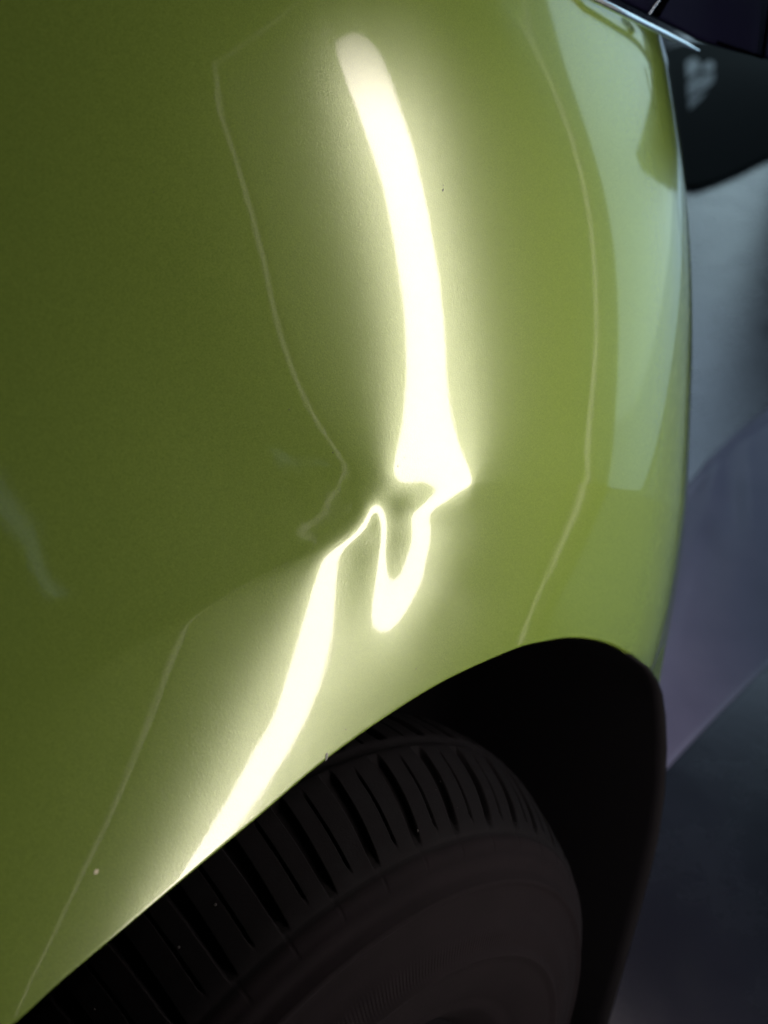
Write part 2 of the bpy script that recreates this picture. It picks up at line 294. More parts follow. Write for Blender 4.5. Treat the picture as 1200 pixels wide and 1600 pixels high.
[-1,1,0,0,0,0,0,0,0,0,0,0,0,1,-1,0,1,-2,-1,3,1,-3,2,-3,3,-1,0,0,-1,1,0,1,-1,0,-1,1,1,-1,0,-1,1,0,0,0,0,2,-3,1,0,0,-1,1,0,1,-2,0,1,1,0,-2,3,-3,1,-1,1,1,-2,2,-1,-1,2,-2,1,1,0,-2,0,3,-3,2,-2,0,2,-1,-1,3,-2,-1,0,2,-1,1,-2,2,-1,-1,2,-2,1,-1,3,-3,0,2,-2,2,-1,1,-2,1,0,1,-2,1,-1,2,-2,4,-6,4,0,-2,2,-2,3,-3,0,1,1,-1,1,-1,-1,0,1,0,0,0,2,-2,0,-1,1,0,-1,3,-2,-2,3,0,-2,0,2,0,-2,1,-1,2,-1,0,-1,3,-2,-1,1,0,0,-1,2,-2,2,-1,-1,1,-1,3,-2,-1,2,-3,3,-2,2,-2,1,1,-2,1,0],
[-2,2,0,1,-1,0,0,1,-2,2,-2,2,-1,-1,1,0,0,1,0,-1,-2,2,0,2,-3,0,2,-1,0,1,-1,-1,0,2,-1,0,-1,1,0,0,1,-1,-1,2,-2,1,0,0,1,-1,0,0,0,0,-1,3,-2,-2,3,-1,-1,1,1,-1,0,-1,2,-2,2,-1,-1,2,0,-2,1,0,1,-3,2,0,1,0,-2,0,2,-1,-1,2,0,-1,-1,1,0,0,-1,2,-1,1,-2,2,-3,3,0,-2,2,-1,-1,1,1,-2,2,-1,0,0,0,-1,3,-5,6,-5,2,0,0,0,0,0,0,1,-2,2,-2,1,0,0,1,-1,0,0,-1,1,0,1,-1,0,1,-3,2,0,0,0,1,-1,0,-1,1,1,-1,-1,1,0,0,0,-1,3,-2,0,0,1,-3,3,-1,-1,1,1,-1,-1,1,0,-1,2,-2,1,1,-1,0,-1,0,2,-1],
[-2,3,-1,-1,2,-1,0,-1,2,-2,3,-4,2,2,-2,0,-1,2,-2,1,0,2,-3,0,2,-1,-1,1,1,-2,1,0,2,-4,2,1,-2,2,-1,1,-3,3,-1,-1,2,-2,2,-2,1,-1,3,-3,1,0,1,-2,1,1,-2,1,0,1,-2,1,1,0,-3,3,-2,2,-1,0,-1,2,-2,2,-2,2,0,-2,1,-1,2,0,-1,-1,2,-2,1,-1,2,-2,3,-3,2,-2,1,-1,2,-1,1,-2,1,1,-1,-1,2,-2,0,2,-1,-1,3,-3,2,0,-4,5,-4,4,-3,3,-4,3,-2,2,0,-2,1,-1,1,1,-1,0,-1,1,1,-1,0,0,0,0,0,-1,1,2,-3,2,-2,1,-1,2,-1,0,1,-2,2,-2,2,-1,0,-2,4,-3,1,0,0,-1,2,-1,-1,2,-1,-1,2,-1,0,-1,2,-2,2,-2,0,1,0,0,1,-3,2],
[-1,0,1,1,-2,1,1,-2,2,-1,-1,3,-2,-1,1,0,1,-2,2,-2,3,-4,2,1,-2,2,-1,1,-3,2,1,-1,-1,2,-1,-1,3,-4,3,-3,4,-3,2,-1,-1,2,-2,2,-1,0,-1,2,-1,0,0,0,0,0,0,0,1,-2,1,0,0,-1,2,-2,3,-3,2,-2,1,0,0,0,1,-2,0,2,-1,0,0,0,-1,2,-2,3,-3,2,-2,2,-3,3,-1,1,-2,2,-1,-1,0,3,-3,1,-1,2,-1,0,2,-3,1,0,-2,3,-1,-1,3,-2,0,0,0,-2,4,-2,0,0,-2,3,0,-1,1,-2,1,1,-2,2,-2,1,-1,1,0,1,-2,3,-2,-2,3,-1,1,-2,2,-1,-2,3,-2,1,0,1,-2,1,1,0,-2,1,0,-1,1,1,-1,-1,2,-2,2,-1,-1,1,-1,2,-1,0,-1,2,-1,0,-1,0,2,-1,0],
[-2,2,1,-2,1,1,-2,3,-3,1,0,-1,2,-1,0,0,1,-2,1,1,-2,1,1,-1,0,-1,2,-2,3,-2,-2,2,0,1,-1,0,-1,2,-2,3,-4,3,-2,1,0,0,1,-2,0,3,-3,1,0,0,0,0,0,0,0,1,-2,1,0,1,-2,1,1,0,-4,4,-1,0,1,-2,2,-1,-1,2,0,-1,-1,2,-2,0,2,-1,1,-3,3,-2,2,-1,1,-2,1,-1,2,-1,-1,2,1,-5,4,-1,1,-1,-1,2,-3,3,-1,1,-1,0,-1,2,-1,-1,2,-2,2,-1,0,-1,2,-2,3,-3,0,2,-2,1,1,-3,4,-3,1,0,2,-2,0,-2,4,-4,2,1,-1,-1,1,1,-2,1,2,-3,2,-1,-2,4,-3,2,-3,2,0,0,0,2,-3,1,-1,2,-2,2,-2,1,0,0,1,-2,0,2,-2,2,-2,1,1,-1,-2,3,-2],
[-2,2,0,0,1,-2,1,0,0,1,0,-1,-1,1,0,1,-3,4,-2,0,-1,2,-1,0,0,1,-2,1,-1,1,2,-2,0,-1,1,-1,1,1,-2,0,3,-3,1,1,-1,-1,1,1,0,-3,3,-1,-1,1,1,-2,2,-1,1,-3,2,1,-1,-1,2,-1,0,-1,3,-3,0,2,-1,1,-2,0,2,-1,-1,1,0,0,1,0,-1,-1,1,0,0,1,-1,-1,0,3,-3,2,-1,-1,2,-1,-2,4,-2,-1,1,-1,2,-1,1,-1,-1,1,1,-2,2,-2,0,2,-1,1,-2,2,-2,2,-2,2,-2,2,-1,-1,1,1,-2,3,-3,1,0,1,-3,2,0,2,-4,4,-3,1,0,1,-1,-1,2,-2,1,0,-1,2,0,-3,4,-4,4,-2,0,0,-1,0,2,-1,1,-2,2,-2,1,0,0,-1,1,1,-1,-1,2,-3,3,-2,0,2,0,-2,1],
[-3,5,-4,3,-2,2,0,-2,2,-2,0,2,-1,1,-1,-1,3,-4,3,-1,1,-1,0,-1,2,-2,1,1,-1,0,-1,1,0,0,0,1,-1,-1,2,-1,0,-1,2,-2,2,-1,-1,1,0,1,-2,1,1,-1,-1,3,-4,3,-3,4,-2,-1,2,0,-3,3,-1,0,0,0,1,-2,1,-1,2,0,-2,0,3,-3,2,-1,0,-1,0,2,-1,1,-2,1,-1,2,0,-3,3,-1,-1,3,-3,1,0,1,-2,2,-2,2,-1,0,-1,1,0,0,0,0,0,1,0,-1,-1,0,2,-1,0,-1,2,-2,2,-2,2,0,-1,-1,2,-2,1,0,0,-1,3,-2,0,-2,4,-4,4,-3,1,0,-1,2,-1,0,-1,2,0,-2,2,-2,0,3,-4,3,-1,-1,3,-3,1,0,-1,2,-2,1,0,1,-2,2,-1,-1,1,-1,1,1,-2,1,1,-2,0,1,1],
[-1,-1,4,-3,2,-2,1,1,-1,0,1,-2,2,-2,2,-1,-1,3,-4,2,0,0,0,0,0,1,0,-3,3,-1,0,0,0,0,-1,2,-1,-1,2,-1,-2,4,-3,1,0,0,1,-2,1,0,1,-1,0,0,-1,0,3,-3,3,-3,1,0,0,-1,3,-3,0,2,-2,2,-2,2,-2,2,-1,-1,2,0,-3,3,-1,-1,1,0,1,-1,-1,1,1,-1,1,-1,-1,2,-2,1,1,-3,4,-3,2,-3,3,-1,1,-1,-1,1,1,-2,2,-1,-1,2,-1,-1,1,-1,2,0,-1,-1,2,-1,0,0,0,0,0,-1,1,1,-2,1,1,-1,0,0,-1,1,0,2,-4,4,-4,3,-1,0,1,-2,1,1,-1,0,-2,3,-2,2,0,-2,2,-3,2,2,-4,3,-1,-1,2,-2,1,1,-1,-1,2,-2,0,1,1,0,-2,0,1,1,-2,1,0,0,-1],
[-3,3,0,1,-1,1,-2,1,-1,2,-1,0,0,1,-2,1,1,-2,3,-2,0,0,-1,3,-3,0,1,1,-2,2,-2,2,-2,1,2,-4,2,1,-2,1,2,-3,0,2,-2,2,-2,2,-2,1,0,0,0,0,1,0,-3,3,-3,3,0,-1,-1,1,0,1,-1,0,0,0,1,-2,2,-2,1,1,-2,1,0,0,-1,2,-1,1,-1,0,0,0,-1,1,0,-1,2,-1,1,-2,1,1,-3,3,-1,1,-1,-1,1,0,1,-2,1,1,-1,-1,2,-1,-1,2,-1,1,-2,1,-1,2,-2,2,-2,3,-3,1,-1,2,0,-3,3,-1,-1,2,-1,0,0,1,-1,-2,4,-4,4,-2,-1,1,-1,3,-3,0,2,-2,3,-3,1,1,-2,1,0,1,-1,-1,2,-1,-1,2,-2,1,1,-3,3,-2,1,1,-1,0,-2,2,1,-1,0,-1,0,2,-2,2,-2],
[-3,4,-1,0,-1,1,1,-2,3,-2,-1,2,-2,1,1,0,-2,1,0,0,0,0,2,-4,3,-1,-1,2,-1,-1,3,-4,4,-3,0,2,-2,2,-1,0,-2,2,2,-3,2,-2,2,-2,2,-1,0,-1,2,-1,0,-2,4,-3,3,-3,0,2,-1,1,-2,1,0,-1,2,-1,-1,2,-2,3,-3,0,2,-2,3,-3,2,-1,-1,1,-1,1,1,-1,1,-2,0,3,-2,-1,1,1,-1,-1,2,-1,0,-1,1,1,-1,-1,1,1,-2,1,0,1,-1,-1,2,-1,-1,0,3,-3,2,-2,3,-3,2,-4,4,0,0,-3,2,2,-3,2,-1,-1,2,-1,0,-2,3,0,-2,2,-3,3,-1,0,1,-3,3,0,-1,0,-1,1,1,-2,1,0,0,1,-2,1,0,-1,2,-2,2,0,-3,4,-4,3,-2,1,0,0,1,-2,0,1,0,0,1,-3,3,-2,2],
[-3,4,-1,-1,2,-1,0,1,-3,2,1,-1,1,-2,1,0,1,-1,-1,2,0,-1,-2,3,-1,1,0,-2,1,0,-1,2,-3,4,-3,1,2,-4,2,0,1,0,-2,1,-1,2,-2,2,-1,-1,1,1,-2,1,1,0,-2,1,0,0,0,0,0,0,0,-1,2,0,-2,0,2,-1,1,-3,2,2,-2,0,-2,3,-1,-1,2,-1,1,-2,1,-1,1,1,0,-3,2,1,-1,0,-1,3,-3,1,-1,3,-3,1,0,1,-2,1,1,-1,-1,1,0,1,-2,1,1,0,-3,3,-1,0,-1,2,-2,3,-3,1,-1,3,-3,1,0,-1,2,-1,-1,1,1,0,-2,1,0,0,1,-3,4,-2,0,0,0,-1,0,2,0,-1,-1,1,0,0,1,-3,4,-3,1,1,-2,2,-2,0,2,-2,2,-2,2,-2,1,1,-2,1,0,0,0,-1,1,0,0,-1,1],
[-2,0,2,2,-2,-1,1,0,1,-1,0,0,0,1,-1,-1,1,1,0,-2,0,2,0,-1,0,0,-1,2,-1,0,0,0,1,-3,4,-3,0,2,-2,1,1,-3,3,-1,0,0,1,-2,1,1,-2,2,-2,2,-2,1,1,-1,-1,1,1,-2,2,-2,2,0,-2,0,3,-2,0,-1,1,0,1,-3,2,1,0,-2,1,1,-2,1,0,1,-2,2,-1,-1,2,-1,0,0,-1,1,1,-3,4,-3,3,-4,3,-1,-1,1,1,-1,0,-1,2,-1,-1,1,1,-1,0,-1,2,-1,-1,3,-4,2,1,-1,0,0,0,0,0,-1,2,-1,-1,2,-1,1,-3,3,-1,1,-2,1,1,0,-3,2,-1,3,-4,4,-2,-1,1,0,1,-1,0,0,-1,2,-2,2,-2,1,1,-2,1,0,0,0,-1,2,-2,1,1,-3,3,-1,0,-1,1,0,-1,2,-2,2,-2],
[-4,6,-2,-2,3,0,-1,0,0,0,0,0,0,0,0,1,-1,0,-1,2,0,-2,2,-1,0,-1,2,-2,2,-1,-1,1,0,1,-3,4,-3,1,1,-1,-1,3,-4,3,0,-3,2,1,-2,1,2,-4,4,-4,2,1,-2,2,-1,1,-2,2,-2,1,0,-1,2,0,-3,3,-2,2,-2,2,-1,1,-2,1,-1,2,-1,-1,3,-3,0,1,2,-3,1,1,-3,4,-3,1,1,-2,1,1,-2,2,-3,3,-1,0,1,-2,2,-2,1,1,-1,-1,2,-1,0,0,-1,3,-3,0,2,-2,3,-3,1,-1,2,-2,2,-1,0,1,-2,2,-1,-1,2,-3,4,-3,1,-1,3,-2,-2,2,2,-3,2,-3,5,-5,3,-1,-1,2,-3,3,-1,0,0,0,0,-1,3,-3,0,2,-1,0,0,-1,2,-1,0,0,-2,3,-2,2,-2,2,-3,3,0,-2,1,-1,1],
[-2,0,2,2,-4,3,-1,0,1,-1,0,0,0,1,-2,2,-2,1,2,-3,1,0,-1,2,-1,1,-2,2,-2,1,2,-3,1,0,1,-3,3,-1,0,0,0,-2,4,-2,-2,5,-4,1,0,0,-1,2,-2,2,0,-2,1,-1,2,-2,2,-2,2,0,-2,2,-1,-1,1,0,0,0,1,-1,-1,0,2,-1,1,-1,-1,2,-3,3,0,-1,-2,4,-3,1,0,-1,2,-1,0,1,-1,0,-1,1,1,-1,0,-1,1,1,-3,4,-3,1,0,1,-1,0,0,-1,2,-3,3,1,-3,0,1,2,-3,2,-1,0,-1,0,3,-3,1,-1,2,-1,-1,3,-2,0,0,0,-1,1,1,-1,-1,1,1,0,-3,2,0,1,-1,-1,3,-3,1,0,0,0,-1,3,-5,4,0,-3,3,-1,0,0,0,-1,1,0,1,-2,2,-3,3,-2,2,-2,0,1,0,0,0],
[-5,7,-2,-1,3,-3,1,1,-3,3,-1,1,-1,-2,4,-3,3,-2,-2,4,-3,3,-2,-1,1,1,0,-2,1,0,-1,2,-1,-1,1,1,-1,-1,1,0,0,2,-3,0,3,-4,2,0,1,-1,0,0,0,1,-3,3,-1,1,-2,2,-2,1,0,-1,2,-2,1,1,0,-2,2,-2,1,-1,2,0,-1,-1,1,-1,2,-1,1,-1,0,-1,2,-3,3,-1,1,-1,0,-1,1,0,0,0,1,-2,1,0,0,1,-1,0,1,-3,4,-3,1,0,0,-1,1,1,-1,1,-1,-2,3,0,-1,-2,2,0,0,1,0,-1,-2,2,1,0,-2,2,-1,0,-2,3,-1,0,0,1,-1,0,-1,3,-4,1,2,0,-2,0,2,0,-2,1,0,1,-2,1,1,-3,5,-4,0,3,-4,2,0,1,-2,0,2,-1,-1,1,-1,2,-2,1,0,0,-1,1,0,0,0],
[-3,2,2,-1,-1,2,-1,-1,3,-3,1,-1,2,1,-3,1,-1,2,0,-2,3,-4,4,-2,1,-3,1,2,0,-1,0,0,-1,2,-1,-1,1,1,-1,0,0,-1,1,0,0,0,2,-3,1,0,-1,2,-1,-1,3,-3,2,-3,3,-2,2,0,-2,2,-2,2,-2,1,-1,2,-1,1,-2,2,-2,1,-1,2,-1,1,-2,1,0,-1,1,1,-1,1,-2,1,1,-2,0,3,-2,0,-1,1,0,1,-1,0,-1,1,0,0,0,1,-3,4,-2,-1,1,2,-3,1,-1,2,-2,2,-1,0,-1,2,0,-2,1,-1,1,1,-1,1,-2,1,1,-3,3,-2,3,-3,1,1,-1,-1,1,0,1,-3,3,0,-1,-1,2,0,-2,0,1,1,-1,-1,2,-1,0,1,-4,4,-1,-1,2,-1,-1,1,0,2,-4,1,2,0,-2,1,0,-1,2,-2,2,-2,1,-1,0],
[-4,4,0,0,1,-2,2,-1,-1,2,0,-1,-1,1,0,1,-1,0,1,-1,-1,2,-2,2,-2,3,-1,-1,-2,3,-2,1,1,-1,-1,2,-1,0,0,0,0,0,0,1,-2,2,-3,3,-1,-1,3,-3,1,0,-1,2,-2,3,-3,2,-2,1,1,-2,2,-2,2,-2,2,-2,1,-1,2,-2,3,-3,2,-1,-1,1,1,-1,-1,2,-1,-1,1,0,1,-1,-2,3,1,-4,1,2,0,-2,1,1,-1,-1,2,-1,0,0,0,0,1,-3,2,2,-3,-1,4,-3,3,-4,3,-1,0,-1,2,-1,0,1,-2,2,-2,1,1,-2,2,-2,0,3,-2,0,-1,1,1,-2,1,0,0,0,0,2,-3,1,-1,3,-3,0,2,-1,1,-3,3,-2,2,-2,1,-1,4,-4,1,0,0,-1,2,-3,3,-2,2,-1,0,-2,3,-2,1,1,-3,2,0,1,-2,1,1],
[-4,5,-2,2,-2,1,0,1,-1,-1,1,1,-1,-1,3,-3,2,-2,1,1,-1,1,-1,0,1,-2,1,0,2,-4,3,-1,0,-1,2,-1,-1,1,0,0,0,1,-1,-1,2,-2,2,-1,0,1,-2,1,0,0,1,-2,1,0,0,0,1,-2,0,2,-2,2,-2,2,-1,1,-2,2,-2,3,-4,2,0,-1,2,-1,0,-1,2,-1,0,1,-1,-1,1,0,1,-1,-2,3,1,-4,2,1,-1,-1,0,3,-2,0,-1,1,0,0,0,1,-1,-2,4,-1,-3,4,-4,3,-1,0,-1,2,-1,-1,1,0,1,-1,1,-2,1,1,-2,1,1,-1,-2,3,0,-1,-1,1,1,-1,0,0,0,-1,2,-1,1,-3,2,1,-2,2,-2,2,-2,3,-4,4,-3,2,-3,2,0,0,-1,2,-2,3,-3,0,1,1,-3,3,-1,0,0,-1,1,0,-1,1,0,0,-1],
[-4,3,1,0,1,0,-2,0,3,-2,0,-1,3,-2,-2,3,0,0,-2,1,1,-1,0,1,-2,2,0,-3,2,1,0,-2,1,1,-2,1,0,1,-1,0,0,-2,3,-1,-1,3,-3,1,-1,2,-1,0,0,1,-2,1,1,-2,2,-2,0,2,0,-2,2,-1,1,-2,0,1,0,0,1,-3,3,0,-2,2,-1,-1,1,1,-1,0,-1,1,-1,3,-2,-1,1,0,1,-1,-2,3,0,-1,-1,1,1,-2,1,0,1,-1,0,0,0,0,-1,3,-4,2,1,-2,2,-1,0,-1,3,-2,-1,2,-1,0,-1,1,-1,2,-2,1,1,0,-2,0,3,-2,-1,2,-1,0,-1,1,1,-1,0,-1,2,-2,1,0,2,-3,1,0,0,1,-2,0,2,-2,2,-2,1,0,1,-2,2,-2,2,-2,0,2,-2,0,2,-1,-1,1,-1,1,0,1,-1,-2,3,-1,1],
[-4,4,1,-1,-1,0,2,0,-2,2,-2,2,-3,4,-1,-1,-2,2,2,-2,0,0,1,-2,3,-3,0,4,-4,2,-3,3,-2,0,2,-1,2,-4,2,0,0,2,-3,2,-1,-2,3,-2,3,-3,1,0,0,-1,2,-1,0,0,0,0,1,-2,1,1,-2,0,1,1,0,-2,2,-1,-1,2,-2,1,1,-1,-1,2,-1,0,-1,0,2,-1,1,-2,1,1,-1,-1,1,0,2,-3,-1,3,0,-1,0,-1,1,0,1,-1,-1,1,0,0,2,-4,3,-1,0,0,0,-1,1,2,-4,2,1,-1,0,-1,2,-1,1,-2,2,-2,1,0,0,1,-1,-1,1,-1,2,0,-1,0,-1,1,0,2,-4,3,-1,1,-3,3,0,-3,2,0,2,-3,2,-2,0,2,-1,1,-3,3,-1,0,-1,0,2,-1,0,0,0,-1,1,0,0,0,0,-1,0,3,-4,2,-2],
[-6,8,-3,0,2,0,-1,0,-1,1,1,-1,1,-2,0,1,2,-2,-1,2,0,-1,0,1,-2,3,-1,-2,1,-1,2,-2,2,0,-1,-1,0,2,-1,0,1,-2,1,-1,2,0,-2,3,-3,0,1,0,1,0,-3,3,-2,2,-2,2,-1,0,-1,1,1,0,-2,0,1,1,-1,-1,2,-2,2,-2,1,-1,3,-3,0,1,1,1,-3,1,0,-1,1,0,-1,3,-2,0,-2,4,-1,-3,2,0,0,1,0,-2,0,1,1,-1,0,0,-2,4,-2,0,0,-1,1,2,-2,-2,3,-1,0,0,-1,2,-1,-1,1,2,-3,2,-2,1,1,-2,1,0,1,0,-2,0,1,1,-1,0,0,-1,2,-1,-1,1,1,-1,-1,3,-2,-1,0,2,-2,1,2,-3,1,-1,2,-2,0,2,-1,1,-2,0,1,0,0,0,-1,1,0,0,-1,0,3,-4,3,-1,1],
[-4,3,2,-1,0,0,0,-1,2,-1,0,0,0,-1,3,-2,-1,1,1,-1,-1,2,0,0,0,-2,1,0,2,-3,1,1,-2,1,-1,3,-3,2,-1,0,-1,1,1,-1,0,-2,4,-4,2,1,0,-1,0,-2,4,-3,2,-2,2,-2,0,2,0,-2,1,-1,2,0,-2,1,-1,2,-1,0,0,1,-1,1,-4,5,-1,-2,1,-2,3,-1,0,1,-2,1,2,-4,2,0,1,-2,1,1,-1,-1,2,-1,-2,4,-3,1,1,-2,1,1,0,-3,3,-1,-1,3,-2,-2,2,1,-1,0,0,-1,3,-2,-1,2,-1,-2,3,-1,1,-2,1,1,-2,2,-2,0,2,-1,1,-2,1,1,-1,-1,2,-1,1,-1,-1,0,2,-2,2,-1,0,1,-2,2,-3,3,-1,-1,1,1,0,-3,2,0,0,0,0,0,-2,2,2,-4,2,-1,2,0,-3,2,0,-1,1],
[-5,4,1,2,-3,1,-1,3,-2,0,0,0,0,1,-2,1,-1,3,-2,-1,3,-2,0,-1,2,0,-1,2,-4,4,-3,1,0,0,1,-3,4,-3,1,1,-2,2,-2,1,-1,4,-5,3,-1,1,-3,3,-3,4,-2,0,-1,2,-2,2,0,-2,0,2,-1,0,0,-1,2,-2,2,-2,1,1,-2,1,-1,1,3,-5,1,2,-1,1,-1,-1,1,-1,3,-2,-2,3,-1,0,0,0,0,0,0,2,-4,2,1,-2,2,-1,-1,3,-2,-2,2,2,-4,2,2,-4,2,1,-1,0,0,-1,2,0,-3,2,1,-1,0,1,-1,-1,1,0,0,0,0,0,1,0,-2,2,-2,1,0,-1,2,0,-3,3,-2,1,1,0,-2,2,-2,1,1,-3,3,-1,0,-1,2,0,-2,1,-2,4,-3,0,2,-1,-1,0,3,-2,-3,4,-1,1,-2,0,1,1,-2,2,-2],
[-5,6,-1,-2,3,-1,1,-2,1,0,0,1,-1,0,-1,1,2,-4,2,1,-1,1,-1,1,-1,1,0,-2,3,-2,0,-1,1,0,0,2,-3,1,1,-3,4,-4,3,-1,1,-3,3,-1,0,-2,4,-3,3,-3,0,2,-1,0,0,-1,1,1,-1,0,-1,2,-2,2,-2,2,-1,1,-3,2,1,-1,1,-2,-1,3,0,-1,-1,1,0,1,-2,3,-4,2,1,-1,0,0,0,-1,1,0,1,-3,3,0,-1,0,0,0,0,-1,1,1,-1,-1,2,-1,-1,2,-1,0,0,0,0,1,-2,1,1,-2,2,-1,-1,0,1,1,-1,1,-1,-1,2,-2,1,-1,2,-2,2,0,-1,0,-1,2,0,-3,4,-3,1,0,1,-2,2,-1,-2,4,-2,0,0,0,-1,0,2,-2,3,-4,2,1,-2,0,2,-1,-2,2,1,-1,-1,-1,3,-1,0,-1,1,0,0],
[-5,5,-1,2,-1,0,0,0,0,0,1,-3,2,0,1,-1,-1,2,-1,1,-2,1,1,0,-1,0,2,-1,0,-2,2,-2,2,-2,2,-1,1,-1,-1,2,-2,2,-3,3,-2,2,-2,1,0,2,-3,1,-1,2,-1,0,0,-1,2,0,-3,2,1,-2,1,0,1,-2,2,-2,1,-1,4,-4,1,-1,0,2,0,-2,1,0,1,-2,1,0,1,-3,4,-3,1,1,-2,1,0,1,-1,0,-1,2,0,-3,2,0,1,-1,-1,1,0,1,-1,-1,2,-1,0,0,0,0,0,0,0,0,-1,2,-2,3,-4,2,1,0,-1,0,-1,1,0,1,-1,0,0,1,-2,2,-2,0,2,-1,0,-1,2,0,-2,2,-1,-1,0,2,-2,2,0,-2,1,-1,2,-1,0,1,-2,1,-1,2,-1,-1,1,0,-1,1,1,-3,3,-2,1,1,-3,2,0,1,-1,-2,3],
[-5,4,2,-1,0,-1,1,0,1,-1,-1,3,-2,1,-2,0,1,0,0,-1,2,-1,1,-2,2,0,-1,3,-3,2,-3,1,0,1,-1,0,-1,2,-2,2,-2,1,1,-2,1,-1,3,-2,0,-1,1,0,1,-2,1,-1,2,-1,0,-1,3,-3,1,0,1,-2,0,2,-1,0,-1,2,-3,3,-2,2,0,-1,-1,2,-1,-1,1,1,-1,-1,1,2,-4,3,-1,-2,4,-3,1,1,-1,0,-1,2,-3,4,-2,0,-1,1,1,-1,1,-3,3,0,-3,3,-2,2,-1,0,0,0,0,0,1,-3,4,-3,2,-2,1,1,-2,1,1,-1,-1,1,0,1,-2,1,1,-2,1,1,-2,2,-1,0,-1,1,0,1,-2,2,0,-1,0,-1,2,-1,-1,2,-2,1,0,0,0,0,0,-1,2,-2,0,2,-1,-1,0,2,-3,3,-1,-1,2,-1,0,-2,2,2,-4],
[-7,8,-1,0,0,1,-1,0,-1,1,0,0,1,-2,2,-1,1,-2,0,2,-2,1,-1,2,0,0,1,-2,3,0,-4,0,1,1,-1,-1,2,-2,3,-5,4,-1,-1,1,1,-1,-1,0,1,0,1,0,-2,1,1,-1,-1,2,-2,1,0,0,-1,2,-2,2,-1,0,-1,2,-1,0,0,0,1,-2,1,-1,2,-1,-1,2,-1,-1,1,1,-1,-2,3,-1,0,1,-2,3,-2,-2,2,0,2,-4,4,-4,2,1,-2,2,-1,1,-3,3,-2,2,0,-3,4,-3,1,0,0,0,0,0,1,0,-3,2,0,1,-1,-2,4,-3,1,0,1,-2,1,0,1,-2,1,1,0,-2,2,-2,1,1,-1,0,0,-2,4,-2,0,-1,2,-1,-1,1,1,-2,1,1,-2,0,2,-1,-1,2,-2,2,-1,-1,1,0,0,-1,1,-1,0,2,-2,1,-1,2,-1,-1,2],
[-4,3,1,-1,1,0,0,0,0,0,0,-1,1,0,1,1,-4,2,1,-3,1,0,0,2,0,1,-2,2,1,-1,4,-7,-1,2,0,0,0,0,-2,4,-4,1,2,-1,-2,4,-3,2,0,-1,-2,2,0,0,0,0,1,-2,1,0,-1,2,-1,-1,2,-2,2,-2,1,0,1,-2,2,-2,0,2,-2,2,-1,-1,3,-3,0,3,-3,1,0,1,-1,0,0,0,0,-2,2,2,-2,0,-2,4,-3,2,0,-3,4,-4,3,-3,4,-1,-2,0,1,2,-3,0,2,-1,0,0,0,1,-3,2,1,-1,0,0,0,1,-3,4,-2,-1,1,2,-3,1,-1,2,-1,-1,1,0,0,0,1,-2,1,1,-1,1,-2,1,-1,2,-1,0,1,-2,1,1,-1,-1,1,1,-2,1,1,-3,2,0,0,0,-1,1,-1,2,-1,-1,1,-1,2,-3,4,-3,1,-1,1],
[-7,9,-3,2,-1,0,0,0,-1,2,-2,1,-1,2,-1,0,2,-3,0,1,0,-2,1,2,0,-1,1,-1,-1,3,4,2,-9,-2,1,3,-2,1,0,-1,2,-2,1,-1,3,-4,3,-1,-1,1,2,-4,3,-1,-1,1,-1,2,-1,1,-1,-1,2,-1,-1,2,-2,1,1,-2,0,2,-2,2,-1,0,1,-2,1,1,-4,5,-1,-3,3,-1,-1,1,0,0,0,0,0,1,-1,-1,1,0,2,-3,0,2,-2,2,-2,3,-3,2,-2,0,2,-1,1,-3,3,0,-3,3,-1,0,1,-3,3,-1,1,-2,1,0,0,0,1,-2,1,1,-1,-2,3,-1,1,-1,-1,2,-1,1,-2,2,-2,1,1,-2,1,0,0,0,1,-1,-1,2,-2,2,-1,-1,2,-2,3,-3,1,0,-2,4,-2,-2,3,-2,0,1,1,-3,2,-1,2,-1,-2,5,-6,4,-1,1,-2],
[-5,3,3,0,-2,1,-1,1,1,-2,3,-2,-1,0,2,-1,-1,3,-2,0,1,1,0,-3,-2,2,-1,1,-1,0,2,10,-4,-5,-1,-1,0,1,0,0,-1,2,-2,2,-2,1,0,1,-2,1,-1,3,-4,3,-1,0,1,-3,2,0,0,0,-1,2,-1,-1,1,1,-2,2,-1,-1,2,-2,2,-2,0,3,-4,2,3,-5,1,2,-1,0,1,-1,0,0,0,0,-1,2,-1,0,0,0,-1,1,2,-3,1,0,0,-1,1,1,-1,0,1,-1,-2,4,-4,3,0,-2,1,1,-3,3,0,-1,-2,4,-2,0,0,0,0,-1,1,1,-2,2,-1,0,0,0,0,0,-1,1,1,-2,2,0,-2,1,0,1,-1,-1,2,-2,2,-1,-1,2,-2,2,-2,2,-3,3,-1,-1,3,-3,0,3,-5,3,2,-3,-1,3,-2,2,-3,2,1,-3,4,-3,0,0,3],
[-5,5,0,-2,3,-1,1,-2,1,0,-1,1,1,0,-3,3,0,-1,0,1,-1,1,-1,-1,1,-3,3,-2,3,-1,-1,-1,11,-6,-2,-1,1,-2,3,-2,0,-2,2,0,0,2,-3,0,2,-1,0,-2,4,-3,0,2,-3,4,-2,-1,1,1,-1,-2,3,-1,1,-2,1,-1,2,-1,-1,2,-2,2,0,-4,6,-4,-1,3,0,-1,0,-1,2,-2,1,0,0,0,2,-4,2,0,0,1,-1,0,-1,1,0,1,-1,0,1,-3,2,1,-2,1,2,-3,2,-2,2,-2,2,-3,3,0,-3,2,2,-3,0,2,-2,1,1,0,-1,-2,4,-2,0,-1,1,0,1,-1,1,-2,1,1,-2,0,1,1,0,-2,1,1,-2,2,-1,-1,3,-3,2,-2,1,0,1,-2,1,0,-1,1,0,-2,4,-2,-2,2,1,-2,0,0,1,0,1,-2,1,0,0,1,-3],
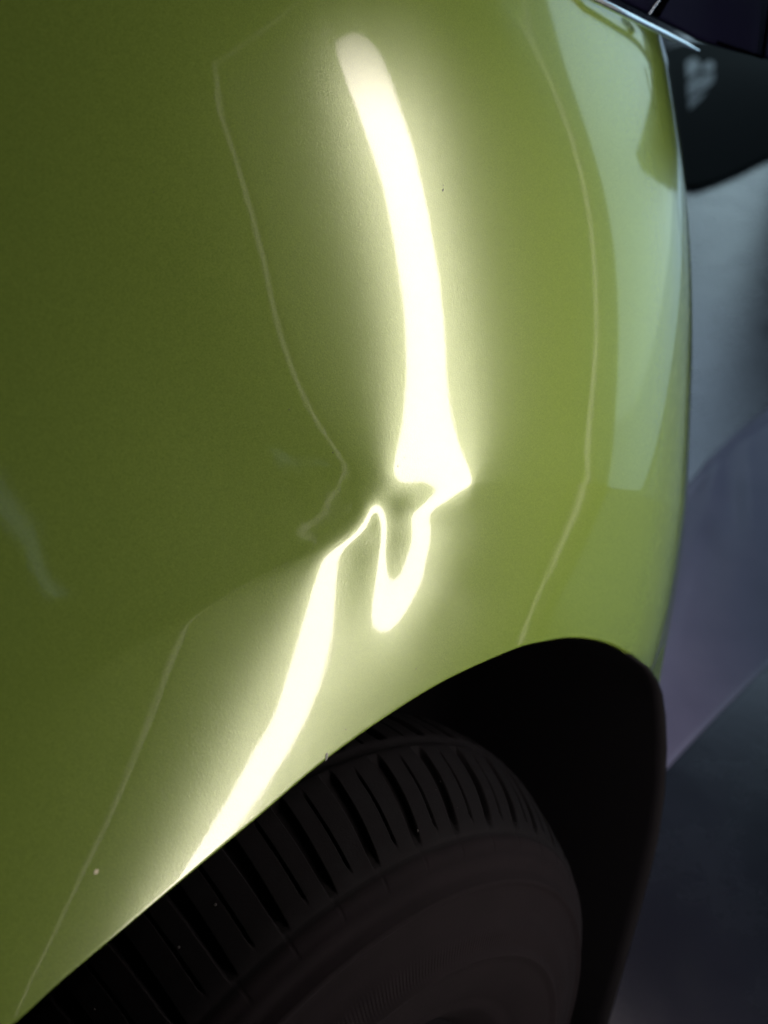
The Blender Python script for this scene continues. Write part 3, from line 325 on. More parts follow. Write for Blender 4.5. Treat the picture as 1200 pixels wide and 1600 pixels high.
[-7,9,-3,2,-2,1,0,1,-1,-1,1,0,1,-2,2,-3,3,-1,1,-1,0,0,0,-1,1,1,-3,3,-3,1,1,-2,1,9,-5,-3,0,2,-2,2,-2,1,-1,0,1,-4,4,-2,1,0,0,1,-3,2,1,-2,2,-2,1,0,1,-3,2,2,-3,1,-1,1,1,-1,-1,1,1,-2,2,-2,0,4,-5,2,1,-1,0,-1,1,1,-3,4,-2,-1,1,0,-1,3,-2,0,1,-3,2,1,-1,0,1,-2,1,0,-1,3,-2,-2,3,-1,-1,1,1,-1,-1,3,-4,3,0,-2,2,-1,-1,0,3,-3,2,0,-3,2,0,1,-2,1,0,1,-1,-1,2,-2,1,1,-2,1,1,0,0,-2,0,1,0,1,-1,0,-1,2,-2,1,0,1,-1,0,-1,1,0,1,-1,-1,1,1,-2,0,1,-1,0,1,-1,2,-1,0,-2,4,-4,3,-1,-1,1],
[-5,3,4,-3,2,-2,1,0,0,1,-2,1,-1,2,-2,3,-4,2,1,-1,1,-2,1,0,-1,0,3,-4,2,1,-4,2,0,1,5,-4,-1,3,2,-1,-3,-2,0,1,-2,4,-3,1,0,-1,0,1,1,-2,1,0,0,-1,2,-2,0,2,0,-2,1,0,0,0,-1,1,1,0,-2,1,-1,2,0,-4,4,0,-1,-1,1,1,-2,2,0,-3,2,2,-2,0,0,-2,3,-1,-2,4,-1,-3,3,-1,-1,1,1,-1,0,-1,2,0,-2,1,1,-1,-1,1,0,-1,2,0,-2,0,2,-1,0,1,-2,1,1,-3,3,0,-2,2,-2,2,-2,2,-1,1,-3,4,-3,1,1,-2,1,-1,1,0,1,0,-1,-1,1,0,1,-1,0,0,0,-1,2,-1,1,-1,-1,1,-1,1,0,-1,1,1,-2,1,0,-2,3,-3,2,0,1,-3,4,-3,1,1,-1],
[-5,6,-3,3,-2,2,-1,0,-1,1,1,-1,0,-1,2,-3,4,-2,-1,2,-2,1,0,0,0,1,-4,4,-1,-1,2,-2,-2,1,1,4,2,-2,-3,0,9,-6,-4,-1,2,-2,2,0,-2,3,-1,-1,0,3,-3,1,-1,2,-2,2,-1,0,-2,3,-2,2,-1,0,0,1,-3,1,2,-1,1,-2,0,3,-2,0,-1,1,0,0,1,-3,2,2,-3,0,1,0,0,2,-3,1,2,-3,0,2,-2,2,-1,0,-1,2,-1,1,-3,3,-1,1,-3,3,-1,0,0,0,1,-2,0,3,-3,1,0,1,-1,-1,0,2,0,-3,4,-3,2,-2,2,-2,1,0,1,-3,4,-2,-1,2,-1,1,-2,2,-1,-1,2,-1,0,0,0,-1,2,-1,0,1,-2,1,-1,2,0,-3,3,-1,0,0,-1,-1,3,-1,-2,2,-1,1,1,-2,1,2,-4,2,1,-3,2],
[-6,6,0,0,1,-1,-1,1,1,-2,2,-1,0,0,-1,2,-3,3,-1,-2,3,0,-2,2,-1,-2,4,-2,0,-1,1,-1,2,-2,1,6,-2,-8,3,1,0,7,-4,-5,2,0,-1,0,2,-3,2,1,-1,-3,5,-3,2,-1,-1,1,0,0,1,-3,4,-4,2,1,-1,-1,3,-2,-2,3,-2,2,-1,0,-1,0,2,0,-1,0,-1,3,-3,0,2,-1,0,1,-1,-1,1,0,-1,2,-2,2,-1,0,0,0,1,-2,1,-1,3,-3,1,-1,3,-4,2,1,-1,1,-2,0,3,-3,1,0,0,-1,1,2,-2,0,-1,2,-2,1,0,0,1,-2,1,0,1,0,-3,2,1,-1,0,0,1,-2,0,2,-1,0,1,-1,0,1,-2,2,-2,1,1,-1,0,-1,0,3,-3,1,-2,2,0,1,-3,1,1,1,-2,1,-1,2,-1,-2,4,-2,-2,4,-2],
[-5,4,2,-1,0,-1,2,-2,1,1,-2,0,2,-1,1,-2,2,-3,2,2,-3,0,1,-1,2,1,-3,0,2,0,-2,0,1,1,1,-1,-1,3,-6,3,-2,4,4,-3,-5,1,1,0,-1,2,-1,-2,3,0,-3,2,0,-1,2,-1,0,0,0,1,-3,4,-2,-1,1,-1,0,2,1,-3,1,-1,2,-2,1,2,-3,1,-1,1,1,-3,4,-3,2,-1,0,-2,3,-1,0,1,-1,-1,3,-3,1,-1,1,1,-2,1,1,-1,-1,1,1,-1,-1,3,-2,-1,2,-3,2,2,-3,1,0,0,1,-2,2,-3,2,1,-1,0,0,0,1,-2,1,1,-1,0,-1,1,1,-1,0,0,0,-1,1,2,-1,-2,0,2,-2,2,-1,-1,2,-2,3,-2,-2,2,2,-3,2,-3,3,-1,1,-2,0,0,1,-1,1,-2,3,-1,0,0,-1,2,-2,1,1,-2,1],
[-6,7,-1,-1,1,1,-1,1,-2,1,-1,3,-3,1,-1,2,-2,2,-2,0,1,1,-1,1,-2,0,2,0,-2,1,0,1,-2,1,1,-3,2,2,1,-4,1,-2,3,6,-6,-1,-1,1,0,0,-1,1,-2,3,-1,0,0,1,-1,-1,0,1,0,0,2,-4,2,0,0,2,-2,-2,1,2,0,-1,-1,2,-1,-2,3,-1,0,0,0,1,-2,2,-2,1,0,2,-4,3,-1,-1,2,-1,-1,1,1,-1,1,-2,1,1,-2,1,0,1,-2,1,1,-2,1,0,-1,3,-2,-1,1,0,0,1,-3,4,-4,4,-2,-1,1,1,-1,0,-1,2,-2,1,0,1,-2,1,1,-2,2,-1,-1,3,-2,-2,2,1,0,-1,0,-1,2,0,-1,0,-1,0,4,-4,-1,4,-3,2,-2,0,1,0,0,-1,0,1,-1,0,1,1,-1,-1,3,-3,0,1,1,-2,1],
[-4,4,0,0,0,-1,1,-1,2,-1,1,-2,0,2,-1,-1,1,-1,3,-3,1,-1,2,-2,1,1,-1,0,1,-2,2,-1,0,0,-2,3,-2,0,3,0,-3,0,2,0,5,-6,0,0,0,-2,2,2,-1,-3,2,1,-2,1,-1,3,-2,0,0,-1,0,2,-1,0,0,-1,1,2,-2,-2,1,2,0,-2,2,-1,0,-1,2,-1,0,0,-1,2,-2,2,-1,-1,2,-2,2,-1,-1,1,1,0,-2,1,-1,2,-1,-1,1,1,0,-2,0,2,-2,1,1,-1,0,-1,1,1,-1,0,0,-1,2,-2,3,-3,1,0,0,-1,1,1,-1,1,-2,2,-1,-1,2,-1,-1,3,-4,2,2,-4,2,2,-3,2,-2,1,1,-1,-1,1,0,1,-1,1,-3,4,-1,-3,3,-1,0,-1,1,-1,1,-1,1,-1,0,3,-3,0,1,1,-3,3,0,-1,-2,4,-2],
[-5,4,1,1,-2,3,-3,2,-1,-1,1,0,1,-3,2,0,1,0,-4,4,-1,0,-1,2,0,-1,0,0,-1,2,-2,1,0,1,-1,-3,3,0,1,0,0,-1,-1,0,4,2,-4,-1,-1,2,-1,-2,2,1,-1,0,0,-1,2,-3,4,-3,1,1,-1,0,0,-1,1,0,0,-1,2,0,0,-3,1,2,-1,0,0,1,-1,-1,1,0,1,-2,3,-4,2,0,1,-1,-1,2,-1,0,-1,1,0,1,-1,-1,2,-1,1,-2,0,1,2,-3,1,1,-2,1,0,1,-1,-1,1,0,0,0,1,-1,-1,1,0,0,0,1,-1,-1,1,-1,2,-1,0,0,0,1,-2,0,3,-2,-1,3,-2,-1,2,-2,2,-1,0,0,0,1,-1,-1,2,-1,1,-2,0,3,-3,0,1,1,-3,2,-1,1,-1,0,1,-1,2,0,-2,0,2,-1,0,0,1,-3,3],
[-5,6,-2,1,1,-3,3,-1,-1,3,-3,1,0,1,-1,0,-1,0,2,-1,-1,1,0,0,0,0,0,0,1,-1,0,0,0,-2,1,2,-2,3,-3,1,0,1,-2,2,-1,3,0,-4,2,-1,1,-1,-1,2,-1,-1,2,-1,0,1,-3,3,-1,0,-1,1,0,1,-1,0,0,0,-1,2,-3,4,-1,-2,0,2,-2,1,0,1,-2,1,1,-2,0,2,0,-1,0,0,0,-1,1,1,0,-2,1,-1,2,0,-2,1,-1,2,-1,1,-2,2,-1,-2,3,0,-1,-2,3,-2,2,0,-1,0,-2,3,-2,2,-1,0,1,-3,3,-1,0,0,1,-2,1,0,1,-2,2,0,-2,1,0,-1,1,0,1,-1,0,0,0,1,0,-2,0,3,-3,2,-2,1,1,-2,1,1,-2,1,0,0,-1,0,0,0,2,-2,1,-1,3,-2,0,0,0,-1,1,2,-4],
[-4,4,1,-2,1,1,-2,0,3,-4,3,-2,1,0,0,0,0,0,0,-1,1,-1,2,-1,0,0,0,2,-3,1,1,-2,1,0,0,-1,1,-2,2,0,2,-3,1,0,0,1,2,0,-3,0,-2,3,0,-2,2,-1,0,1,-2,1,1,-1,-1,1,1,-1,-1,2,-1,-1,2,-1,-1,0,3,-3,0,1,1,-1,1,-2,1,0,1,-1,-1,2,-1,1,-2,1,-2,3,-1,1,0,-2,0,1,1,0,-2,0,1,2,-2,-1,1,-1,2,-2,1,2,-3,0,1,2,-3,2,-2,0,1,0,2,-4,4,-3,2,-1,-2,4,-3,1,1,-1,-1,1,1,-1,-1,1,1,-3,2,1,-1,1,-1,1,-2,1,1,-1,-1,1,0,0,2,-3,2,-2,2,0,-1,-1,2,-2,1,-1,2,-3,1,0,0,2,-2,3,-3,1,-1,2,-1,-1,1,1,-1,-1,2],
[-5,5,-1,3,-3,0,3,-1,-3,3,-2,2,-1,0,-1,1,0,0,1,-2,2,-1,-2,2,0,1,0,-3,3,-1,-1,1,0,0,0,0,0,-1,1,0,-2,3,0,-2,1,0,1,2,-1,-2,2,-2,1,-1,-1,2,-2,1,1,-1,-1,1,1,-1,-1,1,1,-3,2,2,-4,2,2,-2,-1,2,-1,1,-2,1,-1,2,-2,1,1,-2,1,0,1,-3,3,-1,2,-3,2,-3,2,1,-1,1,-2,0,2,-1,1,-3,3,-1,1,-1,-1,1,1,-2,1,0,1,-2,0,2,-1,0,1,-1,-1,2,-2,1,-1,1,2,-3,1,0,-1,2,-1,0,-1,1,1,-1,-1,3,-1,-2,1,-1,2,-2,2,-1,-1,1,2,-2,-1,3,-3,1,0,1,-1,0,0,1,-2,1,1,-1,-3,3,-1,0,1,0,0,-1,2,-1,0,0,-1,3,-3,1,1,-2,1],
[-4,4,1,-3,3,0,-3,2,1,-2,3,-3,1,-1,2,-1,0,-1,0,3,-4,3,-1,-2,3,-1,0,1,-1,0,0,1,-2,0,1,0,-1,2,-2,0,2,-1,-2,2,0,0,-1,4,0,0,-3,0,-1,2,0,-1,1,-1,0,-1,2,-2,1,-1,3,-3,1,1,-1,-2,4,-2,-1,1,0,-1,2,-2,2,-2,2,-1,1,-1,-2,4,-2,0,-1,3,-4,3,-2,2,-2,3,-3,0,2,-2,2,0,-2,2,-2,1,-1,2,-2,2,-1,1,-2,1,0,1,-3,2,3,-4,1,0,-2,2,1,-1,0,0,0,1,-2,1,0,0,1,-2,1,0,1,-1,-1,2,-1,-1,0,2,0,-1,-1,2,-2,2,-1,1,-2,2,0,-3,3,-1,1,-2,2,-1,0,1,-1,0,-1,0,2,-3,2,-1,1,-1,1,0,-1,3,-2,-1,2,-2,2,-1,-2,3,-1],
[-3,2,1,1,-1,-1,2,-2,1,1,-3,3,-2,2,0,-2,1,1,-2,0,2,-2,2,-1,-1,0,1,0,1,0,-1,-1,2,-1,-1,0,2,-2,1,0,-2,0,3,-1,-3,2,3,-2,5,-2,-1,-1,0,-2,1,0,0,0,-1,2,-1,1,-2,2,-3,3,-1,0,0,1,-2,1,0,0,1,-1,-1,2,-2,2,-2,1,0,-1,3,-3,1,0,0,-1,3,-3,2,-2,2,-2,2,0,-2,2,-1,-2,3,-2,2,0,-1,-1,2,-2,2,-2,1,1,-1,-2,4,-1,-4,3,0,0,2,-2,-2,3,0,-1,0,-1,1,0,0,1,-3,2,1,0,-3,3,-1,-1,2,0,-1,-1,1,0,1,-2,2,-2,3,-3,1,-1,2,0,-1,1,-2,3,-3,1,1,-2,2,-1,-1,1,-1,1,-3,4,-2,1,1,-2,2,-3,3,0,-1,-1,1,1,0,-1,0],
[-5,6,-1,0,-1,3,-3,2,-2,1,1,-1,1,-2,-1,3,-2,1,2,-3,1,0,-1,1,-1,3,-2,1,-3,1,2,-1,-1,2,-1,0,-1,1,0,-1,2,-1,-2,0,1,-2,6,1,-5,5,0,-4,-1,3,-3,1,0,-1,2,-1,-1,1,1,-1,1,-2,1,0,0,0,-1,2,-1,1,-2,1,1,-2,1,0,1,-2,1,2,-4,2,0,1,-1,1,-2,2,-2,1,-1,2,-2,1,1,-2,1,2,-3,2,-1,-2,4,-2,-1,2,-2,1,0,-1,2,0,-1,-2,3,-1,1,-1,-1,1,1,-2,0,1,0,0,1,-1,1,-3,4,-2,-1,0,3,-3,1,0,0,-1,2,-1,0,1,-1,0,0,1,-3,2,1,0,-2,1,1,-1,1,-2,3,-2,-1,3,-3,1,0,-1,0,0,2,-3,2,0,-2,3,-1,1,-2,2,-2,3,-2,-2,2,0,0],
[-3,3,-1,1,1,-2,2,-1,0,0,0,-1,0,3,-2,0,1,-2,-1,3,-1,0,0,1,-2,-2,5,-3,3,-2,-1,1,1,-3,3,-1,0,-1,1,1,-2,1,1,-1,2,3,-8,-1,4,-1,2,3,-3,-3,4,-2,0,1,-1,-1,2,-2,1,-1,1,2,-3,1,-1,2,0,-2,1,-1,1,1,-2,2,0,-2,1,1,-1,-2,4,-2,0,-1,1,-1,2,-2,2,0,0,-2,2,-2,1,1,-2,1,1,-2,0,4,-6,4,0,-3,3,-1,1,-1,-1,2,-3,3,0,-1,-2,2,0,1,-1,0,0,0,1,-1,-2,3,-2,3,-4,3,-1,0,-1,2,-1,1,-2,1,0,1,-2,1,-1,2,-1,-1,2,1,-3,1,0,1,-2,2,-2,2,-1,1,0,-2,2,0,-1,0,-2,1,0,1,-1,0,1,0,1,-1,1,-2,3,-4,3,0,-1,0,-1],
[-4,4,1,-1,0,-1,1,0,1,-1,-1,2,0,-3,3,-2,1,1,0,-1,0,-1,1,-2,3,-1,-2,3,-1,0,1,-1,-1,3,-3,0,1,2,-3,1,0,1,-1,3,-1,-5,2,0,0,-1,3,1,1,-2,-2,1,-1,2,-2,1,0,1,-2,2,-1,-2,4,-2,1,-2,1,0,0,0,1,-2,1,-1,1,1,-1,0,0,1,-2,1,0,1,-1,1,-2,2,-2,0,1,1,-1,1,-2,1,0,0,-1,2,0,-3,4,-3,0,4,-5,3,-2,1,0,-1,3,-2,-2,3,0,-1,0,-1,2,-1,-1,2,-3,3,0,-2,1,-1,3,-4,3,-1,0,-1,2,-2,1,1,-2,1,0,0,1,0,-2,2,-1,-2,4,-3,2,-1,1,-2,3,-2,-1,2,0,-1,1,-2,2,-3,3,-2,0,0,0,1,0,0,0,1,-1,-1,1,2,-4,2,0,0,2],
[-3,3,0,0,0,1,-1,-1,1,-1,2,-1,0,0,0,1,-2,1,0,-1,1,1,-1,1,-2,0,0,1,0,1,-2,2,-1,-1,1,2,-2,-2,3,-1,1,-2,3,-3,1,2,-3,0,-1,3,-3,2,3,0,-3,-1,3,-5,4,0,-2,1,1,-1,-1,3,-4,2,1,-2,2,-2,2,0,-3,3,0,-1,0,-1,1,0,-1,2,-1,0,1,-2,2,-2,2,-2,2,0,-2,1,-1,1,1,-1,1,-2,2,-1,-1,2,-2,2,0,-4,5,-3,1,1,-1,0,-2,3,0,-2,1,0,0,0,-1,1,2,-4,4,-4,3,-1,0,0,-1,3,-4,3,-1,0,0,0,1,-2,2,-2,2,-1,0,-2,3,-1,0,1,-2,2,-1,0,0,1,-1,1,0,-2,1,1,-1,1,-3,4,-2,0,0,-3,2,-1,3,-1,0,0,1,1,-4,2,1,0,-2,1,-1],
[-3,2,2,-1,0,0,-1,2,-1,1,-1,-1,1,1,-2,1,1,-1,-1,2,-1,-1,1,1,-2,2,-3,1,1,0,1,-2,1,1,-1,-1,1,1,0,-2,1,1,-1,0,-1,0,1,1,-1,-2,3,-2,1,2,0,-1,-2,3,-3,0,2,-1,-1,2,0,-2,2,-1,-1,3,-4,4,-3,0,3,-3,0,2,-2,3,-3,1,2,-4,2,1,-2,2,-2,2,-2,2,-1,0,1,-1,0,0,0,-1,1,1,-1,-1,2,-2,2,-1,-1,2,-1,0,0,-1,1,0,2,-4,3,-2,1,1,-1,-1,1,0,-1,2,-2,3,-4,2,0,1,-1,-1,3,-4,3,-1,-1,2,-2,2,-2,2,-1,-1,1,1,-1,0,0,0,0,0,1,-1,0,0,0,-1,2,0,-1,2,-3,2,1,-2,0,0,-2,2,-3,2,-1,3,0,0,-1,0,2,-3,1,-1,2,-1,-1],
[-4,6,-3,0,2,-2,3,-2,0,0,-1,2,-2,1,1,-1,0,-1,2,-1,-1,3,-3,0,2,-2,1,-1,1,0,-1,3,-2,-1,2,-1,0,0,-2,4,-2,1,-3,3,-1,0,0,-2,3,-1,-2,2,-1,2,1,0,-3,1,1,0,-1,-1,3,-3,1,0,1,-1,0,-2,4,-3,1,0,0,0,1,-1,1,-3,3,-1,-1,3,-2,-1,2,-2,2,-2,2,-1,0,-1,1,0,2,-3,1,1,-1,0,-1,2,-1,0,0,-1,1,1,-2,1,1,-2,2,-1,-2,4,-4,4,-2,-2,2,2,-3,1,0,0,0,-1,3,-2,0,-2,2,1,-2,2,-2,2,-1,-1,1,0,0,0,-1,3,-3,1,0,1,-2,2,-1,0,-1,2,-1,0,0,2,-2,0,1,-2,3,-3,2,1,0,-1,-3,-2,2,0,3,0,0,0,-1,0,-1,1,1,-2,2,-2,2],
[-2,1,1,1,-2,3,-4,2,0,-1,3,-2,0,0,0,0,-1,2,-1,0,1,-2,2,-1,0,-1,1,-2,1,2,0,-3,3,0,-2,1,0,0,2,-4,3,-3,4,-3,1,-1,2,0,-3,2,-1,1,0,-1,2,0,1,-2,0,0,0,2,-2,0,1,-1,-1,1,0,2,-3,1,0,0,-1,2,-1,-1,1,1,-1,0,0,0,0,1,-2,2,-1,1,-1,-1,0,3,-2,0,-2,4,-3,1,0,0,1,-1,-1,2,-1,0,0,0,0,0,-1,3,-4,2,1,-2,2,-3,2,1,-1,-1,2,-1,0,0,0,0,-1,1,0,1,0,-3,2,1,-1,-1,1,0,1,-2,2,-2,3,-4,3,-1,0,-2,4,-3,1,1,-1,-1,2,0,-1,-1,1,1,0,-2,1,2,-1,1,1,-2,-1,-5,0,5,1,0,-1,1,0,-2,2,-1,-2,3,-2,2,-2],
[-4,5,-1,1,-2,0,3,-2,0,1,-3,2,2,-3,1,-1,3,-2,0,0,0,-1,1,0,0,1,-2,1,-1,-1,3,0,-1,-1,1,1,-1,1,-3,4,-4,4,-3,0,1,0,-1,1,0,-1,2,-2,1,0,0,0,1,-1,1,0,1,-2,-1,2,-2,2,-1,0,0,-1,1,1,-1,1,-1,0,-1,3,-3,1,0,1,-1,-1,2,-2,2,-2,1,0,-1,3,-1,-2,1,0,1,-3,4,-2,0,0,0,-1,2,-1,-1,1,1,-2,1,1,-2,0,2,-1,1,-2,1,1,-1,0,0,-1,1,0,0,0,0,-1,1,0,1,-1,-2,4,-2,-1,1,0,0,1,-2,2,-2,2,-3,3,-1,0,0,2,-3,0,2,-2,2,-1,-1,0,2,0,-2,2,-3,4,-2,0,2,1,-1,4,-5,-6,-2,7,2,-1,0,-3,2,0,-1,1,1,-1,-1,0,2],
[-2,1,2,-2,3,-2,-1,1,-1,2,0,-1,-2,4,-2,1,-3,2,0,0,0,1,-1,0,0,0,1,-2,-2,4,-2,1,0,0,1,-2,2,-2,3,-4,4,-3,0,2,-2,1,0,-1,2,0,-2,-1,0,0,1,1,3,2,-5,1,-2,2,0,-1,1,-2,2,-1,0,0,1,-3,3,-1,0,0,0,-1,2,-1,1,-3,3,-1,0,1,-2,2,-1,0,1,-2,1,0,0,0,0,2,-3,1,0,-1,1,2,-3,1,0,1,-2,1,0,-1,3,-3,1,0,-1,2,-1,-1,1,0,-1,3,-2,-1,1,0,0,1,-2,1,-1,1,1,-2,1,0,0,1,-1,-1,2,-2,2,-2,2,-2,1,0,0,-1,1,2,-3,1,-1,2,0,-1,0,-2,4,-5,4,-3,2,1,0,0,4,0,4,-14,-5,14,-1,-3,-2,2,-3,3,-1,0,1,-1,2,-1,0],
[-3,3,0,0,-1,2,-1,0,2,-4,2,0,2,-3,0,1,2,-2,0,0,0,1,-1,-1,1,-1,1,0,1,-3,1,2,-2,3,-3,2,-2,1,-1,3,-4,2,2,-3,1,0,-1,2,-2,0,1,1,-2,-2,-2,9,0,-3,3,-4,0,-1,2,-1,-1,2,-2,1,0,1,-3,4,-2,-2,4,-3,2,-1,0,1,-3,4,-2,0,0,-1,2,-1,0,-1,2,-1,0,0,0,0,1,-2,1,0,0,1,0,-3,3,-2,2,-2,2,-1,1,-2,0,2,-1,0,-1,1,-1,3,-3,1,1,-3,2,1,-2,1,0,0,1,-1,-1,1,1,-2,1,0,1,-3,3,-1,-1,1,0,1,-2,2,-1,0,0,-1,2,-2,1,1,-1,-1,0,2,-2,2,-2,2,-2,0,0,-1,2,0,0,3,10,2,-17,6,-10,0,3,-2,5,-1,1,0,-1,1,-1,2,-3],
[-3,4,-2,2,0,-2,1,1,-2,2,-1,0,-1,1,2,-2,-2,3,-1,0,0,-1,1,2,-3,2,-2,2,-2,-1,3,-3,4,-3,2,-2,2,-1,0,-1,2,-1,-2,3,-1,0,1,-2,1,0,0,0,1,2,3,-8,-3,4,0,2,0,-1,-1,1,1,-2,1,1,-1,-1,2,-1,-2,5,-5,3,-1,-1,2,-2,3,-3,0,2,-1,1,-1,0,-1,3,-3,1,1,-1,0,0,0,-1,2,-1,0,1,-3,3,-1,1,-2,2,-2,1,-1,2,-1,0,-1,1,0,0,1,-2,2,-2,1,0,0,0,1,-2,0,1,0,0,1,-1,-2,4,-2,0,-2,4,-3,1,0,1,-2,0,2,-1,0,-1,1,2,-4,2,0,0,0,1,-1,-1,1,0,-2,1,-1,2,-1,2,-3,-1,-2,-3,-3,43,24,-74,7,3,2,5,-2,2,1,0,-1,2,-2,0,3],
[-3,3,0,1,-2,1,1,-2,1,1,0,-1,0,0,-1,1,2,-4,3,-1,0,0,1,-3,3,-1,0,-1,2,-2,0,2,-2,0,1,1,-1,0,1,-1,0,-1,2,-2,1,0,-1,2,0,-2,2,-1,2,1,-2,-3,1,0,1,0,0,0,0,-1,1,0,0,-1,2,-1,1,-3,5,-5,3,-2,2,0,-2,1,0,1,-1,0,-1,2,-1,0,1,-2,1,0,-1,2,-1,1,-3,5,-5,3,-1,-1,2,-1,0,0,1,-2,1,0,0,0,-1,1,1,-1,1,-2,1,-2,2,1,-2,2,-2,1,0,1,0,-2,1,-1,1,0,1,-3,2,0,2,-4,2,1,-1,-1,2,-1,0,-1,1,1,-2,0,2,0,-1,-2,3,-2,1,0,-1,0,1,-1,0,0,1,-2,0,0,-1,1,2,5,6,3,-14,-1,-1,-1,3,0,-2,2,1,-3,3,-1,-1],
[-4,5,0,-3,4,-1,-2,2,0,-2,0,1,1,-1,0,1,-2,2,-2,1,0,0,-1,2,-1,-1,3,-1,-2,1,-4,5,-1,2,-2,-1,0,2,-2,1,0,1,-2,2,0,-2,2,-1,-1,3,-3,2,-2,1,0,1,-1,-1,1,0,0,0,0,1,-2,1,1,-1,-1,1,-1,3,-4,3,-1,1,-2,2,-1,1,-2,0,3,-2,1,-3,2,1,-1,0,1,-1,0,-1,2,-2,3,-4,4,-4,3,-1,0,0,0,0,-1,2,-1,1,-2,1,1,-2,1,-1,0,2,-2,4,-4,0,2,-1,0,-1,0,1,0,0,0,1,-2,1,0,1,-1,0,-2,4,-2,-2,3,-1,-1,2,-2,2,-2,0,3,-3,2,-3,2,2,-3,0,1,0,-1,1,-1,-1,2,-1,0,0,1,0,2,1,4,-12,-6,19,-4,-1,0,-2,-2,0,3,-4,2,0,0,0,-1],
[-2,0,3,0,-2,1,1,-2,1,1,0,0,-2,1,1,-2,1,1,-2,2,-1,0,-1,2,-1,1,-3,2,1,-1,0,-3,4,-3,2,2,-2,0,0,0,0,0,1,-2,0,3,-2,-1,2,-1,1,-1,0,-1,0,2,-1,0,-1,1,0,2,-2,-1,1,1,-3,2,0,1,0,-2,2,-1,-1,2,-1,-1,2,-2,2,1,-4,2,0,2,-2,-1,2,-1,-1,2,-1,0,0,1,-2,1,-1,3,-3,2,-1,0,0,-1,2,-2,2,-3,3,-1,-1,2,-2,1,1,-2,2,-3,3,-1,-1,1,1,-1,1,-2,0,2,-2,1,0,0,-1,1,0,0,1,-3,2,2,-3,1,0,0,0,-1,2,0,-3,3,-3,4,-2,-2,2,1,-2,0,2,-3,1,0,1,0,0,0,0,1,1,2,0,-6,-6,4,9,-1,-3,1,0,-2,-1,2,-2,2,-2,1,1],
[-5,7,-2,1,-2,2,-1,1,-1,0,-1,1,1,0,-2,1,1,-2,2,-2,2,-2,3,-4,2,0,1,-2,1,1,0,-3,0,4,-2,-2,3,-1,0,0,1,-2,1,1,-1,-1,2,0,-1,0,0,0,-1,0,1,0,1,-1,-1,1,1,-3,2,1,0,-2,2,-1,1,-2,0,3,-3,1,2,-3,1,1,-2,2,-1,-2,4,-2,0,-1,2,-1,0,0,1,-2,2,0,-2,0,2,-1,1,-1,0,-1,1,0,0,1,-2,2,-2,2,-1,-1,2,-2,2,-1,-1,1,-1,1,-1,2,0,-2,0,2,-2,1,1,-2,2,-2,2,-2,2,-2,1,-1,1,2,-2,-2,2,1,-1,-1,1,1,-2,0,2,-1,1,-3,1,2,-2,1,1,-2,0,-1,1,3,-4,2,-1,2,0,0,1,2,-2,-2,-2,-5,5,7,-1,-1,-4,2,-2,1,0,-1,2,-2,1],
[-5,5,0,0,3,-4,2,0,-1,0,2,-3,1,-1,2,0,-2,1,1,-2,0,3,-4,3,-1,1,-2,2,-1,-1,0,0,1,-1,2,0,-1,-2,3,0,-3,4,-3,1,1,-1,-1,2,-1,1,-1,0,1,-3,1,0,1,1,0,-1,-1,1,1,-1,-1,1,1,-1,-1,2,0,-3,4,-3,1,0,1,-2,2,-1,0,2,-3,1,1,-1,0,0,-1,3,-4,3,-1,-1,2,-1,0,1,-2,0,2,-1,1,-1,0,-1,2,-2,1,0,-1,2,-2,2,-3,3,-1,0,1,-1,0,0,-1,0,2,-2,1,1,-2,2,-3,3,-2,2,-2,2,-2,2,-1,-2,2,2,-3,0,1,0,1,-2,1,1,-2,1,-1,1,2,-3,1,-1,-1,2,-1,2,-1,-3,5,-3,2,-1,-1,3,-1,-1,1,0,4,-12,10,0,-1,-4,3,-1,0,0,0,0,0,0,0],
[-5,6,-1,1,-2,3,-2,0,1,0,-3,4,-3,3,-3,0,1,1,-2,3,-3,0,3,-2,0,-2,4,-2,-1,2,-1,1,-4,3,-2,3,-1,2,-3,0,2,-2,2,-2,1,1,0,-2,2,-2,1,0,0,1,-3,3,-1,-1,1,0,0,1,-3,2,1,-1,-1,2,0,-2,1,2,-3,3,-4,3,-1,1,-1,0,0,-1,1,1,-1,1,-2,2,0,-3,4,-3,1,0,0,1,-2,1,1,0,-2,1,0,0,0,1,-2,1,0,0,1,-3,3,-3,4,-4,2,1,-3,3,-1,-1,1,2,-3,1,0,-1,1,-1,3,-3,2,-3,3,-2,2,-1,-1,2,-1,-2,4,-3,1,1,-3,2,1,-2,2,-3,3,0,-4,4,-1,-1,2,-2,0,0,-1,4,-4,3,-2,1,2,-2,0,-2,-2,1,3,26,-21,-11,2,2,1,-1,3,-2,1,1,-3,3,-1],
[-6,5,2,-1,2,-2,2,-1,-1,0,3,-4,2,-3,3,-1,0,-1,1,-1,3,-2,-1,1,0,1,-3,2,1,-1,1,-3,2,-1,3,-4,2,0,0,0,1,-1,0,1,-1,0,-1,2,-2,2,-1,0,-1,2,-1,-3,3,0,1,-1,1,-3,3,-2,1,1,0,-1,-1,3,-2,-1,1,-1,4,-4,1,0,0,1,-1,1,0,-1,-1,1,0,0,-1,2,-1,1,-2,2,-2,1,1,-1,-1,1,0,1,-2,2,-2,1,1,-1,0,-1,0,3,-4,3,-2,2,-1,-1,2,-2,1,0,0,-1,1,1,-1,0,0,0,-1,0,1,1,-1,0,-1,0,2,-1,-1,2,-2,2,-1,-2,4,-2,-1,2,-3,4,-4,1,3,-4,3,-1,-2,2,-1,0,3,-4,3,-1,0,0,0,-1,0,0,-2,-5,1,29,-10,-13,-2,3,-2,2,-1,2,-1,-1,3,-2,-1],
